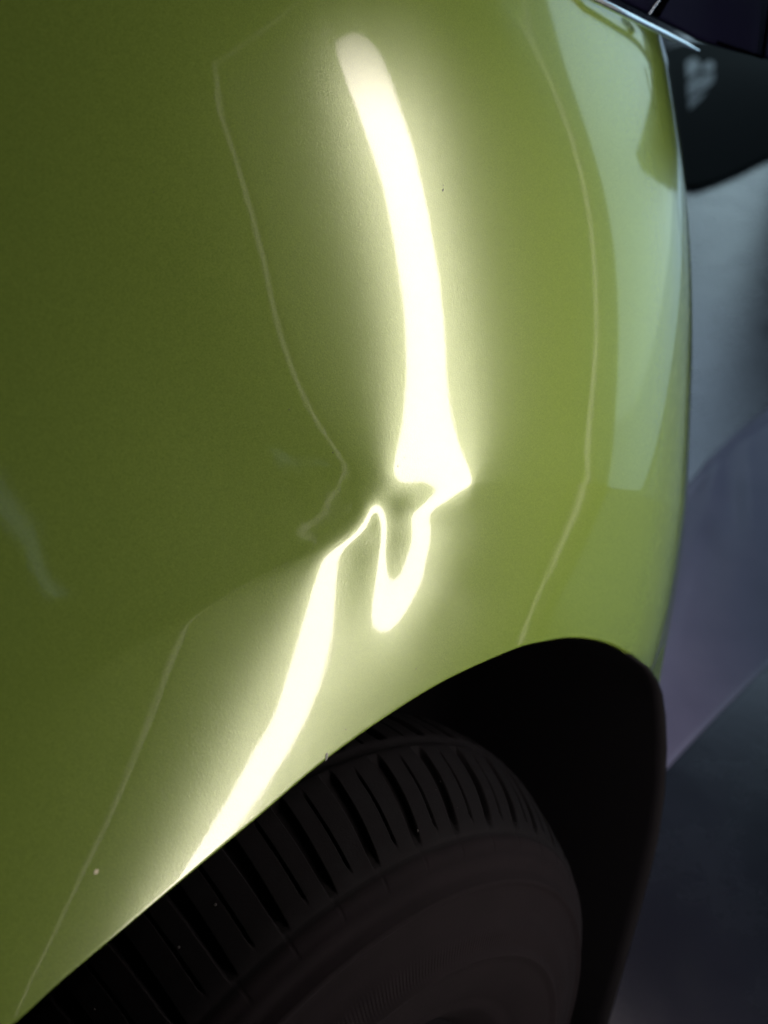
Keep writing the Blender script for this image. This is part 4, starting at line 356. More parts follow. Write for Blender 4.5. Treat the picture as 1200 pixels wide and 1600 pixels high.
[-7,7,-1,2,-1,4,-3,0,1,-2,-2,3,-1,1,-2,2,-1,0,1,-1,-1,1,0,0,0,0,1,-1,-1,0,1,2,-3,-1,1,3,-3,0,2,-1,-1,1,1,-1,-1,1,1,-1,1,-2,1,0,1,-3,3,-1,-2,3,-2,2,-2,2,-2,2,-2,1,0,1,1,-3,1,1,-1,1,-3,4,-3,1,1,-2,2,-1,0,0,1,-1,1,-1,1,-2,1,-1,2,-1,0,0,0,-1,2,-2,3,-3,1,-1,3,-2,-1,2,-2,2,-1,-2,3,-1,-2,2,0,0,0,-1,2,-2,2,-1,0,-2,2,0,0,0,0,2,-4,3,-3,3,-1,1,-1,-2,3,-1,0,0,0,1,-3,3,-2,0,2,-2,2,-1,-1,2,-4,4,-1,-2,2,0,-2,3,-1,-1,3,-3,1,0,-1,0,1,2,3,-15,13,3,-3,-5,2,2,-2,0,0,0,0,-1,2],
[-8,8,0,-2,3,-1,6,-3,-4,3,-1,-2,1,0,0,-1,2,-1,-1,1,0,0,0,0,0,0,0,0,1,0,-2,1,0,-2,2,-1,2,-1,0,0,1,-1,-2,2,2,-2,0,-1,1,0,1,-1,-1,2,-1,-1,1,-2,2,-2,2,1,0,-1,2,-2,1,-2,1,0,2,-4,3,-1,1,-3,4,-1,-2,2,-1,0,0,0,0,0,1,-2,1,1,-2,2,-2,1,1,-2,1,1,-1,1,-3,3,-1,1,-3,2,2,-4,4,-3,0,2,-2,-1,4,-2,0,-1,1,1,-2,2,-3,2,-1,3,-2,0,-1,2,-2,0,2,-2,2,-2,2,-3,1,4,-4,1,-1,1,-1,1,1,-2,2,-2,2,-2,2,-2,0,1,1,-3,1,2,-3,2,1,-1,-1,2,-3,4,-3,2,0,-1,0,3,-2,-7,3,6,-2,2,-1,-4,3,-1,1,0,-2,2,-1],
[-6,4,1,-1,-2,-1,-1,11,6,-6,0,-3,-2,-1,2,-1,-1,1,-1,2,-1,0,0,0,0,0,0,0,0,0,0,0,0,1,-4,2,1,2,-4,3,-2,1,2,-2,-1,1,0,1,-1,0,0,-1,2,-1,-1,2,-2,0,-2,-1,3,4,2,-3,-2,0,0,1,-2,2,-3,4,-2,0,-1,3,-3,0,3,-3,2,-1,0,1,-1,0,-1,2,-1,0,0,0,1,-2,1,1,-2,1,0,-1,2,-1,1,-3,4,-2,-2,4,-4,3,0,-2,0,2,-2,0,0,2,-1,0,-1,1,1,-2,3,-4,2,-1,2,-3,4,-3,1,0,1,-1,-2,4,-2,-2,3,-2,1,0,1,-2,2,-3,2,2,-4,3,-3,3,-1,-1,0,1,0,-3,5,-2,-1,0,2,-1,1,-1,1,-3,3,1,0,-2,2,-5,0,2,2,0,-1,3,-3,1,-2,0,3,-2,0],
[-7,7,-1,1,-2,-1,-5,-4,3,13,5,7,-6,-6,-4,0,0,0,1,-2,1,0,0,0,0,0,0,0,-1,1,2,-3,2,-2,-1,3,-1,-2,4,-3,1,1,-2,2,-2,1,0,1,-2,3,-4,4,-3,1,0,0,1,-1,0,2,-3,1,-1,2,-2,2,-2,0,2,-1,0,0,-1,0,3,-3,1,1,-2,3,-3,2,0,-2,3,-2,0,0,0,-1,2,-2,0,2,-2,1,1,-2,1,2,-3,1,-1,3,-3,1,0,0,1,-2,1,-1,1,0,0,0,1,-2,0,1,0,0,-1,2,-3,3,-2,2,-1,1,-3,3,-1,-1,0,1,1,-2,1,0,0,0,1,-2,1,1,-4,6,-4,-1,3,-2,2,-2,1,-1,2,-2,-1,4,-4,2,1,-1,0,-1,2,-2,1,2,-2,1,-1,3,-5,2,-1,-2,2,2,2,-4,2,-1,1,1,-3,1,0],
[-5,5,0,0,1,-3,4,-4,-4,-8,2,2,20,10,-7,-9,-3,0,-1,0,0,0,0,0,0,0,0,-1,3,-2,-2,3,-1,0,1,-3,0,3,-1,0,1,-2,1,-1,3,-1,-1,-2,3,-2,3,-4,3,0,-1,1,-2,3,0,1,1,-8,0,3,2,-2,1,0,-1,0,1,-1,2,0,-3,2,2,-2,0,0,1,-1,0,1,-2,2,-1,1,-2,2,-2,1,1,-2,1,0,-1,3,-3,-1,4,-3,1,0,0,-1,3,-4,3,0,-1,1,-3,1,1,0,-1,1,1,-3,3,-2,1,0,0,-1,2,-1,-1,0,2,-1,-1,2,-2,1,1,-1,0,0,-1,2,-2,1,-1,1,2,-4,3,-1,-1,2,-3,3,-2,2,-3,1,2,-3,3,-2,1,1,-3,4,-4,3,-1,1,-1,-1,4,-5,5,-3,-1,-3,3,3,-1,0,0,-1,1,-2,2,0,-1],
[-4,5,-1,-1,0,4,-4,2,-2,2,-5,-6,-10,6,23,15,-10,-12,0,-3,2,-1,0,0,0,0,0,1,-2,1,1,-1,-1,2,-2,-1,3,-2,0,3,-3,1,1,-1,0,-2,3,0,0,-2,1,2,-2,-1,3,-3,4,-4,2,-1,-1,2,0,-3,2,-1,0,1,0,-1,2,-1,-1,0,2,0,-3,3,0,-1,1,-1,1,0,-2,1,1,-3,3,-1,0,1,-3,2,1,-2,2,-3,4,-1,-3,2,1,-3,2,2,-5,6,-5,2,1,-1,1,-2,1,-1,1,0,-2,4,-3,0,2,-2,1,0,0,-1,1,1,-2,0,2,-1,1,-2,0,1,0,0,0,-1,1,1,0,-3,2,0,-1,2,-1,-1,2,-3,3,-3,3,-2,0,2,-1,0,-1,0,3,-4,4,-3,1,-1,1,1,-4,5,-4,5,0,-8,3,4,1,-1,-2,1,-1,1,-2,1,1],
[-2,1,1,1,0,-2,2,-1,1,-3,1,2,-3,-9,-9,2,29,14,-12,-8,-6,2,-2,2,-1,0,0,0,0,0,0,-1,3,-3,1,-1,1,0,1,-3,2,1,-2,2,-2,3,-3,2,-2,2,-1,0,0,2,-2,2,-4,3,0,-1,0,0,-1,0,0,2,-1,0,-2,3,-3,2,0,1,-1,-1,2,-2,2,0,0,1,-2,-1,3,-2,-1,3,-3,0,1,-2,3,-1,-1,1,0,2,-4,2,0,1,-2,2,-1,-2,4,-5,4,-1,0,2,-1,-1,-2,2,-1,0,3,-4,1,3,-4,1,2,-1,-2,3,0,-2,1,1,-2,1,-1,2,-2,1,0,0,0,0,1,-2,0,3,-4,2,1,-3,2,0,0,1,-2,1,-2,2,0,-1,0,2,-1,1,-2,2,-3,3,-1,-1,0,-1,2,-4,2,0,8,-1,-3,1,-5,2,0,0,0,0,1,-1,0],
[-1,0,1,0,0,0,1,-2,1,2,-3,0,2,-1,-5,-4,-15,10,26,13,-12,-11,1,-5,2,0,0,1,-1,-1,2,0,-3,3,-1,1,-3,2,0,0,0,0,0,-1,2,-2,2,-2,2,-1,0,1,0,-1,0,0,2,-2,-1,1,0,-1,2,0,-1,0,0,-2,4,-4,3,-3,2,-2,2,0,1,2,-3,1,-1,0,1,1,-2,0,0,-1,1,-1,1,0,-1,1,0,1,-1,-2,3,-1,1,-2,1,0,-1,0,0,2,-1,-2,1,-1,7,-4,-1,-1,1,1,-4,3,1,-3,3,0,-3,2,1,-2,0,1,1,-2,2,-3,3,-1,1,-2,1,0,0,0,-1,1,0,-1,3,-2,-1,2,-1,-1,1,-2,2,0,-1,2,-3,3,-1,-1,1,-1,2,-1,1,-3,2,0,-1,0,-2,0,-2,-3,-5,40,-10,-22,3,1,2,-1,0,0,1,-1,1],
[-2,3,-1,0,-1,2,-2,2,0,-3,4,-3,0,1,1,-3,0,-12,-10,11,31,6,-14,-6,-3,-1,1,-3,2,2,-4,2,1,-1,1,-3,2,1,-3,2,1,-2,2,-1,-1,3,-3,2,-2,3,-2,-1,2,-2,3,-1,-1,0,0,0,-1,2,-2,2,-1,-1,0,2,-3,3,-3,3,-3,4,-3,2,-1,-1,3,0,-1,0,0,-1,-1,2,0,-2,1,0,-1,1,0,-1,1,0,0,1,-1,-1,0,1,0,-2,2,1,-2,0,0,2,-2,3,-4,3,-2,3,-3,0,2,0,-3,2,0,-1,2,-2,1,0,0,0,-1,1,-1,4,-4,0,0,2,-1,0,0,0,0,-1,1,0,-1,1,0,0,-1,2,-2,2,-2,0,2,-4,6,-4,1,0,0,0,0,-2,2,1,-2,0,1,-2,0,0,-1,0,6,-4,7,-1,-3,-2,-1,2,0,0,-2,2,-1],
[-1,1,-1,1,1,-1,0,1,-3,4,-4,4,-3,1,1,-2,0,0,-2,-13,-10,17,30,4,-16,-7,-3,3,-1,-3,4,-3,1,-1,1,2,-4,0,4,-1,-2,1,-1,2,0,-3,3,-1,1,-3,4,-1,-2,4,-5,2,1,0,-2,1,0,0,0,0,0,0,1,-3,3,-2,0,0,1,-2,2,1,0,0,0,0,0,1,-2,0,2,-4,2,1,-1,0,-2,1,1,0,1,-1,0,0,0,0,1,-2,-1,4,-3,-1,2,-1,1,-1,2,-1,-1,2,1,-4,3,-2,1,-2,4,-2,-2,2,-1,3,-3,0,1,1,-1,0,0,-2,2,1,0,-2,1,0,-1,1,-1,3,-2,0,0,0,-1,1,0,-1,1,0,-1,1,-2,4,-5,4,-1,0,1,-1,-2,4,-3,1,-1,1,-1,0,1,-1,1,1,3,-10,3,8,-3,0,-1,-1,-1,1,1,0,-2],
[-1,1,1,-1,-1,1,0,-1,3,-3,2,-2,2,-1,-2,3,-1,0,0,-1,-5,-10,-13,22,31,1,-16,-7,-3,3,-4,4,-2,1,-2,1,1,-2,0,1,0,0,0,0,-1,2,-2,1,1,1,-3,1,1,-2,3,-2,0,0,1,-2,1,0,1,-3,2,1,-2,3,-4,1,0,0,1,-2,4,-3,2,2,-2,0,1,-4,2,0,-1,3,-2,-1,1,0,2,-2,-1,2,-2,1,1,-1,0,1,-3,2,1,-4,2,2,-2,1,-2,3,-2,-1,3,-1,2,-2,-1,1,-1,2,-3,2,1,0,-1,-2,3,-1,0,-2,2,1,-1,0,1,-2,0,2,-2,1,1,-2,3,-4,2,0,-1,1,0,-1,2,0,-2,-1,3,-2,1,0,1,-2,1,0,-2,3,0,-2,2,-2,2,-2,0,2,-2,2,-1,3,-3,-3,0,3,2,-2,0,1,1,-2,1,-3,4],
[0,0,0,-1,2,-2,2,-1,-1,0,2,-1,0,0,1,-1,0,0,-2,2,1,-4,-1,-17,-6,21,31,-3,-11,-8,-1,-3,1,0,1,-1,0,-1,1,-1,1,0,1,-2,2,-2,3,-2,-1,1,0,1,0,-1,0,1,-1,1,0,-1,0,0,-1,2,-2,0,2,-3,2,-2,3,-3,0,4,-4,4,-1,-1,2,-2,0,1,-1,-1,2,-2,0,2,0,0,0,-1,1,-1,1,0,-2,2,-1,-2,2,-1,-1,3,-1,-1,0,0,2,-3,2,0,-2,3,-2,2,-1,1,-1,-1,2,-2,1,-1,1,0,-1,2,-1,1,-1,-2,3,-1,-1,1,1,-2,2,-2,1,1,-3,3,-1,-1,2,-2,2,0,-2,-2,4,0,-2,0,2,-3,3,-2,2,-1,1,-3,3,-1,-1,2,-2,2,0,-1,1,-2,4,-3,-1,0,-1,0,2,1,0,-2,1,1,-2,3,-2],
[0,-1,1,0,0,0,-1,2,-1,2,-4,2,0,0,0,0,0,0,1,-1,-1,0,1,-1,-7,-11,-8,23,25,1,-9,-9,-3,0,-1,0,0,0,-2,3,-1,0,-1,2,-2,3,-3,1,1,-2,2,-1,0,1,0,-1,0,0,1,-1,0,-1,1,0,1,-1,-1,1,-1,2,-5,4,0,-1,2,-2,3,-1,0,0,-2,1,-1,1,-2,2,1,-1,1,0,0,2,-2,-1,2,-2,1,-2,-1,3,-3,2,0,-2,1,-1,2,0,-1,1,-1,1,0,-1,1,0,1,-2,2,-1,-1,2,-2,1,0,0,1,-2,0,1,0,2,-4,2,1,-1,-1,2,-2,2,-2,1,0,0,-1,2,-2,2,-2,0,1,2,-4,2,-1,2,-3,4,-3,2,-3,2,1,0,-2,1,1,-2,2,-1,0,0,0,3,-3,1,0,-4,0,3,-1,0,2,1,-3,1,1,-1,-1],
[0,1,-2,2,-2,1,1,-2,1,-1,2,-1,0,-1,1,0,0,-1,2,-1,-1,3,-4,2,1,-5,-3,-13,-6,20,23,9,-11,-12,-1,-1,0,-1,0,-1,1,0,0,-1,2,-2,1,1,-2,2,0,-1,0,0,0,1,1,-2,-1,4,-4,2,-1,-1,1,0,-1,1,-1,-1,3,-2,1,0,-2,3,-3,4,-2,0,-1,0,1,1,-1,1,-2,4,-4,4,-2,1,1,-1,-3,1,0,-1,2,-5,5,-4,2,0,0,2,-2,0,0,0,1,-1,1,-1,2,0,-2,2,-3,3,-1,-1,2,-2,1,1,-2,2,0,-2,1,-2,4,-2,-1,1,0,0,0,-1,2,-2,2,-1,0,-1,2,-2,2,-2,0,1,1,-3,2,-1,3,-3,1,0,1,-1,-1,1,0,1,-2,1,0,0,1,0,1,-1,-1,1,-3,2,-1,-2,2,2,-2,0,3,-1,-1,0,1],
[1,-2,1,-1,1,1,-2,1,0,0,0,0,0,1,-1,0,-1,2,-2,0,3,-4,4,-3,0,2,-2,-1,-4,-14,-6,14,28,14,-14,-11,-4,0,-1,-2,1,1,1,0,-1,-1,2,-1,1,-1,-1,2,0,-1,1,-1,-1,3,0,-4,4,-3,1,1,-3,1,3,-3,1,0,0,1,-1,-1,2,-3,2,-2,1,-2,3,1,0,-1,1,-1,4,-5,4,-3,3,-1,-1,1,-1,0,-3,1,-3,5,-5,4,-2,2,-1,-1,1,1,-1,2,-2,1,-1,1,-1,0,3,-4,4,-4,3,-1,0,1,-1,-2,3,-2,1,1,-1,1,-2,1,0,1,-1,-2,3,0,-2,2,-2,0,2,-1,-1,1,-1,2,0,-3,2,1,-2,1,-1,1,0,0,0,0,0,0,1,-2,2,0,-1,1,-2,2,-1,0,2,-2,2,-4,0,0,1,0,2,0,-1,-1,1,1,-1],
[-1,2,-1,1,-1,-1,1,0,0,0,0,-1,1,0,0,-1,2,0,-2,2,-3,4,-4,3,-2,1,0,-1,0,0,-4,-13,-10,10,34,16,-14,-11,-6,-2,2,0,-2,0,1,2,-3,1,0,0,1,-2,2,0,-1,1,1,-3,1,2,-2,1,-2,0,2,0,-2,2,-1,0,1,-1,-1,2,-2,1,-2,0,-3,6,-1,0,1,0,3,-2,-3,3,0,0,0,0,1,-1,-3,-2,1,-2,3,-2,3,-2,1,-1,2,-1,1,-2,3,-3,2,-1,1,-1,1,1,-3,4,-3,2,-2,2,-2,1,0,2,-3,2,-2,1,0,0,0,0,0,-1,1,2,-3,0,1,-1,2,-1,-1,2,0,-1,-1,1,-1,2,-2,-1,3,-1,1,-1,0,0,0,0,0,1,-3,3,-2,2,-1,0,1,-1,1,-1,1,0,-2,2,-2,-2,1,2,1,-2,1,1,0,-2,2],
[2,-4,3,-2,1,0,0,0,0,0,0,1,-2,1,-1,2,-1,-2,2,1,0,-3,3,-1,0,0,-1,2,-2,0,-1,1,-4,-11,-15,7,40,16,-10,-13,-7,-2,1,0,-2,0,1,0,0,1,-1,1,-2,3,-2,1,-1,2,-1,0,0,-2,3,-2,-1,0,2,-1,0,2,-2,0,2,-4,3,-1,0,-4,4,-2,3,0,-1,3,-5,4,1,-1,-1,1,0,0,-1,-2,1,-4,1,1,-2,2,-1,3,-1,0,-1,2,-1,2,-3,2,-1,1,-1,1,0,0,0,-1,1,0,0,0,1,-1,1,-2,2,-2,2,-1,0,0,0,0,0,0,0,-1,2,-1,0,1,-2,1,1,-2,-1,2,1,-2,2,-1,-1,2,-3,4,-4,2,0,1,-1,0,0,-1,3,-2,0,-1,2,-2,2,-1,0,0,0,1,0,1,-3,-3,2,4,-3,3,-2,-1,1,1,-1],
[0,1,-2,1,0,1,-1,-1,1,0,0,-1,2,-2,2,-2,0,2,0,-3,2,1,-2,1,1,-2,1,-1,1,0,1,-3,1,0,-4,-10,-20,8,38,23,-7,-17,-6,-3,1,-3,2,-2,1,0,0,1,0,-3,4,-2,1,0,0,1,-2,3,-5,3,-1,2,-3,1,2,-3,1,0,-1,2,-2,0,0,3,-1,0,-1,0,2,-3,5,-4,1,1,1,-1,-2,1,-1,-2,-2,1,-2,2,1,0,1,-2,3,-1,1,-1,1,-2,3,-2,1,-1,1,-1,-1,2,2,-2,-1,2,-1,0,0,1,-2,2,-1,1,-1,-1,1,0,0,0,0,0,1,-1,-1,1,1,-3,3,-1,-1,1,1,-1,0,0,-1,0,1,0,2,-5,5,-2,0,-1,1,1,-1,0,0,-1,3,-2,-1,2,-2,1,-1,2,-3,1,3,-1,3,-11,9,-2,1,-2,1,2,-2,-1,1],
[1,-1,0,0,0,-2,2,2,-2,-1,0,2,-1,0,-1,2,-1,-1,1,0,-1,1,1,-1,-1,1,0,0,0,0,-2,3,0,-3,3,-3,-1,-12,-19,4,31,33,-3,-15,-14,0,-3,2,0,-2,2,-1,0,2,-2,1,0,1,-1,-1,3,-4,4,-4,3,-4,4,-2,-1,1,0,0,-1,1,-1,1,2,-2,1,0,1,-1,0,1,-3,5,-2,0,-1,0,0,-5,-1,1,0,1,0,0,3,-3,3,0,-2,2,0,0,-1,2,-3,2,0,-1,0,0,1,-2,2,0,1,-2,3,-2,2,-3,3,-2,-1,1,0,1,-1,0,0,0,0,0,-1,2,-1,0,-1,2,-2,1,0,0,0,0,-1,2,-2,1,0,0,-1,3,-3,1,1,-2,2,-2,1,1,-2,2,-2,1,1,-2,2,-3,2,-2,2,-2,-1,1,5,5,-7,-1,-1,2,-1,-2,2,2,-3],
[1,-1,0,0,0,1,-2,0,0,2,0,-2,0,2,-1,-1,2,-1,-1,1,1,-2,1,-1,2,-1,-1,1,-1,1,1,-1,-2,4,-4,4,-3,1,-4,-11,-17,-6,28,38,11,-16,-15,-6,-2,2,-3,1,1,-1,1,0,1,-3,4,-1,0,-1,-1,1,-1,2,-4,4,-2,0,-2,3,-1,0,0,0,-1,3,0,1,-3,3,-2,1,1,-3,3,-2,-1,-3,-2,0,-1,0,2,2,2,-2,0,4,-3,1,0,0,-1,1,-1,1,0,1,-3,3,-2,0,0,0,-1,1,2,2,-2,0,-1,1,-2,1,1,0,-2,1,0,0,0,0,0,1,-1,-2,2,0,1,-1,0,0,0,0,0,-1,2,-2,1,0,0,-1,2,-2,2,-1,-1,3,-3,1,1,-2,2,-1,0,0,-1,2,-3,4,-4,1,-1,0,-3,-1,-1,33,-22,-7,2,-1,2,1,-1,-1,2],
[1,-1,0,-1,1,0,1,-2,3,-3,0,2,-1,-1,1,0,-1,1,-1,2,-3,2,0,0,0,0,1,-2,1,0,0,0,1,-3,4,-4,3,-1,1,-1,-3,-8,-17,-14,22,35,25,-9,-18,-10,0,-1,-2,1,-2,1,1,2,-2,1,-1,3,-5,2,-1,0,1,-3,2,0,3,-5,3,-2,1,0,0,3,1,-2,1,-1,0,1,-1,0,-3,-1,-4,-1,-1,0,1,4,2,0,0,4,-2,-1,1,-1,1,-1,0,-1,3,-4,3,-3,3,-3,2,1,-4,1,-3,7,4,-5,-1,2,-3,2,-1,0,0,-1,2,0,-2,1,0,1,-1,-2,3,0,-1,0,-1,1,0,0,0,0,-1,2,-2,1,1,-2,0,2,-1,1,-3,4,-2,-1,1,1,-2,2,-1,-1,1,0,0,0,1,-3,3,-2,-1,0,1,1,5,-10,11,-5,0,-1,-1,2,-2,1,0],
[1,-1,-1,3,-2,-1,1,1,-4,4,0,-2,1,0,0,0,-1,1,1,-3,3,-1,-2,3,-2,2,-2,1,1,-2,1,0,1,0,-3,3,-1,-1,1,0,-1,1,-1,-6,-18,-14,3,39,37,2,-23,-15,-2,-2,2,-1,-1,1,1,2,-1,-3,2,-2,0,-2,1,1,2,0,-3,2,-2,2,0,0,3,-1,-1,1,1,-2,2,-3,2,-5,-5,-5,3,-1,2,3,3,-1,1,4,1,-1,0,-1,0,-1,1,-1,1,0,-2,3,-3,1,0,1,-1,-2,5,-3,5,-4,-6,4,1,-2,2,0,0,0,1,-2,2,-3,4,-2,0,-2,2,2,-4,3,-1,0,0,0,0,0,0,-1,2,-2,2,-2,0,1,2,-3,1,-1,3,-4,2,2,-2,-1,3,-3,1,1,-1,0,0,-1,0,1,-1,1,1,-2,2,1,0,-6,2,4,-2,1,0,-3,3,-1,0],
[1,-1,2,-4,2,1,-2,0,3,-3,0,1,1,-1,0,0,0,-1,0,1,-1,0,1,-1,2,-3,2,0,1,1,-2,1,-2,1,1,-1,0,0,-1,0,3,-3,-2,2,0,1,-13,-25,-9,29,51,14,-16,-21,-9,0,-2,3,-1,1,2,0,-3,-1,-2,2,0,2,-3,1,2,-2,1,0,0,1,1,3,1,-2,-3,2,-3,-4,-8,-2,1,3,-1,5,2,1,-1,4,1,0,1,0,-1,0,-1,1,-2,1,-1,1,-2,1,0,1,-1,0,0,2,-3,5,-2,-2,-3,1,1,1,1,-2,1,0,-2,4,-3,2,-3,2,0,2,-2,-1,2,-2,1,0,-1,2,-1,0,-1,2,-1,0,-2,3,-1,0,-1,2,-2,2,-1,1,0,-3,3,0,-3,3,-2,2,-1,0,0,1,-1,0,0,0,-1,3,-1,1,-4,-1,2,1,0,0,0,1,0,-2,2],
[3,-4,-1,3,-2,1,1,0,-2,2,-1,0,-1,1,-1,0,2,0,-1,0,-1,-1,1,-1,-1,4,0,2,-3,1,0,-1,0,0,0,0,-1,2,-1,1,-3,1,3,-3,0,-1,1,0,-9,-21,-22,26,46,33,-13,-27,-9,-3,2,0,2,0,-1,-4,2,0,1,-2,2,-1,-2,3,-1,1,3,1,2,-2,-2,-2,-2,-8,-4,-4,3,3,1,4,2,0,1,1,4,-2,2,-1,2,-3,2,-1,-1,1,-3,3,-2,-1,4,-4,2,-1,0,1,-1,0,3,-4,0,0,3,-2,-2,2,-1,0,1,1,0,-2,0,1,2,-2,-1,0,1,0,0,0,0,1,0,-2,0,1,1,-1,-1,2,0,-2,0,1,0,0,1,-1,0,-1,1,0,1,-2,2,-1,2,-4,2,1,-1,-1,1,1,0,-1,1,-1,1,-1,0,-2,0,2,0,0,0,0,-1,3,-2],
[0,2,-2,0,1,-2,1,-1,2,-3,3,-1,-1,1,2,-2,0,-2,2,-1,1,2,-3,-3,0,2,8,-4,0,-3,2,-2,2,-1,0,-1,2,-2,1,-1,2,-1,-1,1,1,-3,1,1,-1,-1,-4,-25,-23,11,59,45,-18,-32,-9,-1,3,4,-7,3,-2,1,-2,1,-1,0,2,-1,4,-2,-2,5,2,-6,-7,-4,-6,-2,0,6,1,1,5,1,2,3,-1,2,-1,-1,0,1,-3,3,-2,0,0,-1,3,-5,4,-1,-3,3,0,-1,1,-2,3,-1,-3,4,-2,0,-1,0,3,-3,0,2,-1,-2,3,-2,2,0,-3,2,1,-1,0,0,1,-1,0,-2,2,0,1,-1,-1,1,1,-3,2,0,0,1,-1,0,0,0,0,1,-2,3,-4,3,-1,0,-1,3,-2,-1,2,-1,2,-3,0,2,0,1,-2,0,0,-3,1,2,-1,1,1,-1,1,-1,-1],
[3,-5,3,-1,-1,2,-2,1,0,1,-2,1,2,-3,-1,4,-4,4,-2,1,-1,-2,3,3,-1,-1,-8,4,1,1,-1,1,-1,2,-2,2,-2,1,1,-1,-2,3,-2,2,-2,0,1,-2,2,0,-1,-1,-2,-23,-36,5,78,49,-29,-29,-11,4,13,-13,4,-5,0,-2,-1,0,4,3,-2,0,-1,-2,-6,-6,-3,-3,2,2,4,2,2,6,0,0,2,-3,4,-2,-2,3,-3,1,0,-2,0,1,0,-1,0,2,-3,1,2,-2,0,1,-2,3,-3,1,1,-2,1,0,1,-1,-1,2,-2,1,0,1,-3,3,-1,-1,2,-1,0,0,0,0,-2,2,0,2,-2,-1,1,0,1,-2,0,3,-3,2,-1,-1,0,2,-1,0,0,0,2,-4,3,0,-1,0,0,-1,2,-1,0,1,-2,2,1,-2,1,-2,3,-3,-1,2,-1,-1,3,-1,-1,2,-1,0,1],
[2,-2,0,-1,2,-2,2,0,-3,3,-1,0,-1,2,0,-3,4,-3,1,0,1,1,-2,1,3,-4,-2,-1,1,2,-1,2,-2,0,2,-2,1,0,-1,1,2,-4,3,-2,0,2,-3,2,-1,1,-1,1,-2,0,-3,-23,-49,10,93,45,-35,-34,9,21,-18,-5,-6,-3,2,4,-2,3,-4,-8,-2,1,-6,-5,3,2,3,6,3,2,2,-2,1,2,-1,2,-3,-1,2,-4,2,-3,1,1,-1,0,0,0,0,0,1,-1,0,1,-2,1,1,-1,1,-2,3,-3,0,1,0,1,-2,0,3,-2,-1,1,1,-1,0,-1,1,0,1,-2,1,0,2,-2,0,-2,2,2,-3,1,0,0,1,-2,1,-2,3,-2,3,-3,1,0,1,-1,-1,2,0,-3,3,0,-1,0,0,1,-1,0,-1,3,-3,2,-1,2,-3,3,-2,-3,2,0,0,1,1,-1,0,0,1],
[1,1,-3,2,-2,2,-2,0,3,-3,1,1,-2,2,-2,2,-2,1,1,-1,0,1,0,1,-3,0,2,-1,-1,-1,2,-1,2,-3,2,0,1,-1,0,0,-2,4,-3,0,2,-2,1,0,-1,0,1,0,-1,1,-1,-2,-3,-30,-54,18,105,37,-44,-12,14,-5,-5,-5,-5,-4,-1,-7,-3,0,-2,-2,-9,8,3,7,5,2,-1,0,0,1,1,-1,0,-1,-2,0,-3,3,-2,0,-2,0,2,-2,2,1,-1,0,-1,3,-3,1,1,-1,2,-3,1,2,-4,2,2,-3,0,1,1,-2,1,-1,2,-1,0,0,0,1,-1,0,-2,4,-2,0,-2,2,0,1,-1,-1,3,-3,1,1,-3,2,1,-1,-1,3,-2,0,0,1,-3,3,-1,1,-2,3,-4,2,0,2,-3,1,0,0,2,-4,3,0,0,-1,1,-1,0,0,-3,2,1,0,0,1,-1,1,-2],
[3,-5,3,-2,2,-2,2,0,-2,1,0,-1,3,-4,3,-1,1,0,-2,1,2,-3,3,-4,3,-1,0,0,0,0,-1,0,0,3,-3,1,-1,1,0,0,1,-2,2,0,-3,1,1,-1,2,-3,2,0,1,-1,1,-2,1,-1,-5,-38,-51,48,87,-1,-20,4,3,4,-11,-14,-9,-4,0,-4,5,-3,7,2,2,2,2,1,0,0,0,-1,-1,-1,-3,1,-1,-1,2,-2,0,0,0,-1,1,2,-2,0,1,-1,2,-2,2,-1,1,0,-3,3,-1,0,0,1,-2,2,0,-2,1,1,-2,2,-2,1,0,0,0,0,0,0,1,-3,2,0,2,-2,0,0,0,0,-2,3,-1,-1,3,-2,-1,2,-1,0,-1,1,1,-2,3,-3,1,0,0,-1,4,-4,2,-3,3,0,-1,1,-2,2,-1,-1,1,0,1,0,0,0,-4,1,2,1,-1,-1,2,-2,2],
[3,-3,0,0,0,0,-1,0,2,0,-1,0,-2,4,-2,-1,2,-2,2,1,-4,3,-2,3,-3,2,-1,-1,1,0,0,0,0,-1,1,0,0,0,0,-1,2,0,-3,2,1,-2,1,-1,0,3,-3,2,-1,1,-2,2,1,1,1,-2,-14,-42,-16,49,42,1,-1,-4,7,-7,-16,-10,-6,12,12,0,-2,-3,-1,0,1,-2,2,-1,0,0,-2,-1,1,-4,2,1,0,-1,0,-2,1,2,-2,0,1,0,1,1,-1,0,0,1,-2,1,1,-1,1,-2,2,-1,0,-1,1,1,-2,1,0,-1,3,-2,0,0,0,0,0,-1,2,0,-1,0,-1,1,0,0,0,-1,3,-2,-1,2,-2,0,2,-2,2,-1,0,1,-2,2,-2,2,0,-2,2,0,-3,3,-1,1,-1,-1,1,-1,2,-1,0,1,-1,0,0,-1,4,0,-5,-1,3,0,0,1,-1,1,-2],
[1,0,-2,2,-2,3,-2,0,-1,0,2,-1,2,-3,1,1,-2,2,-1,-1,2,0,-1,-1,0,1,0,2,-3,1,-1,1,1,-1,-1,2,-2,1,0,2,-3,-1,4,-3,1,2,-3,1,0,-1,2,-2,3,-3,1,3,-2,3,0,4,2,-14,-29,-14,16,33,5,0,-5,14,3,-20,-4,13,7,-8,-2,-2,2,0,-6,4,-1,0,-1,-2,-2,0,-1,1,1,3,-3,2,-3,1,1,-2,2,0,1,0,0,0,0,-1,2,-1,1,-1,0,1,-2,2,-1,0,-1,2,-1,0,0,0,-1,2,-2,1,0,0,0,0,0,2,-4,3,-1,0,-1,1,1,-1,0,1,-2,1,0,0,0,1,-2,2,-1,-1,2,-1,1,-2,2,-1,-1,2,-1,0,0,0,0,0,0,0,1,-1,0,0,0,-1,0,1,-2,1,-2,1,8,-1,-4,-1,0,-1,0,0,3],
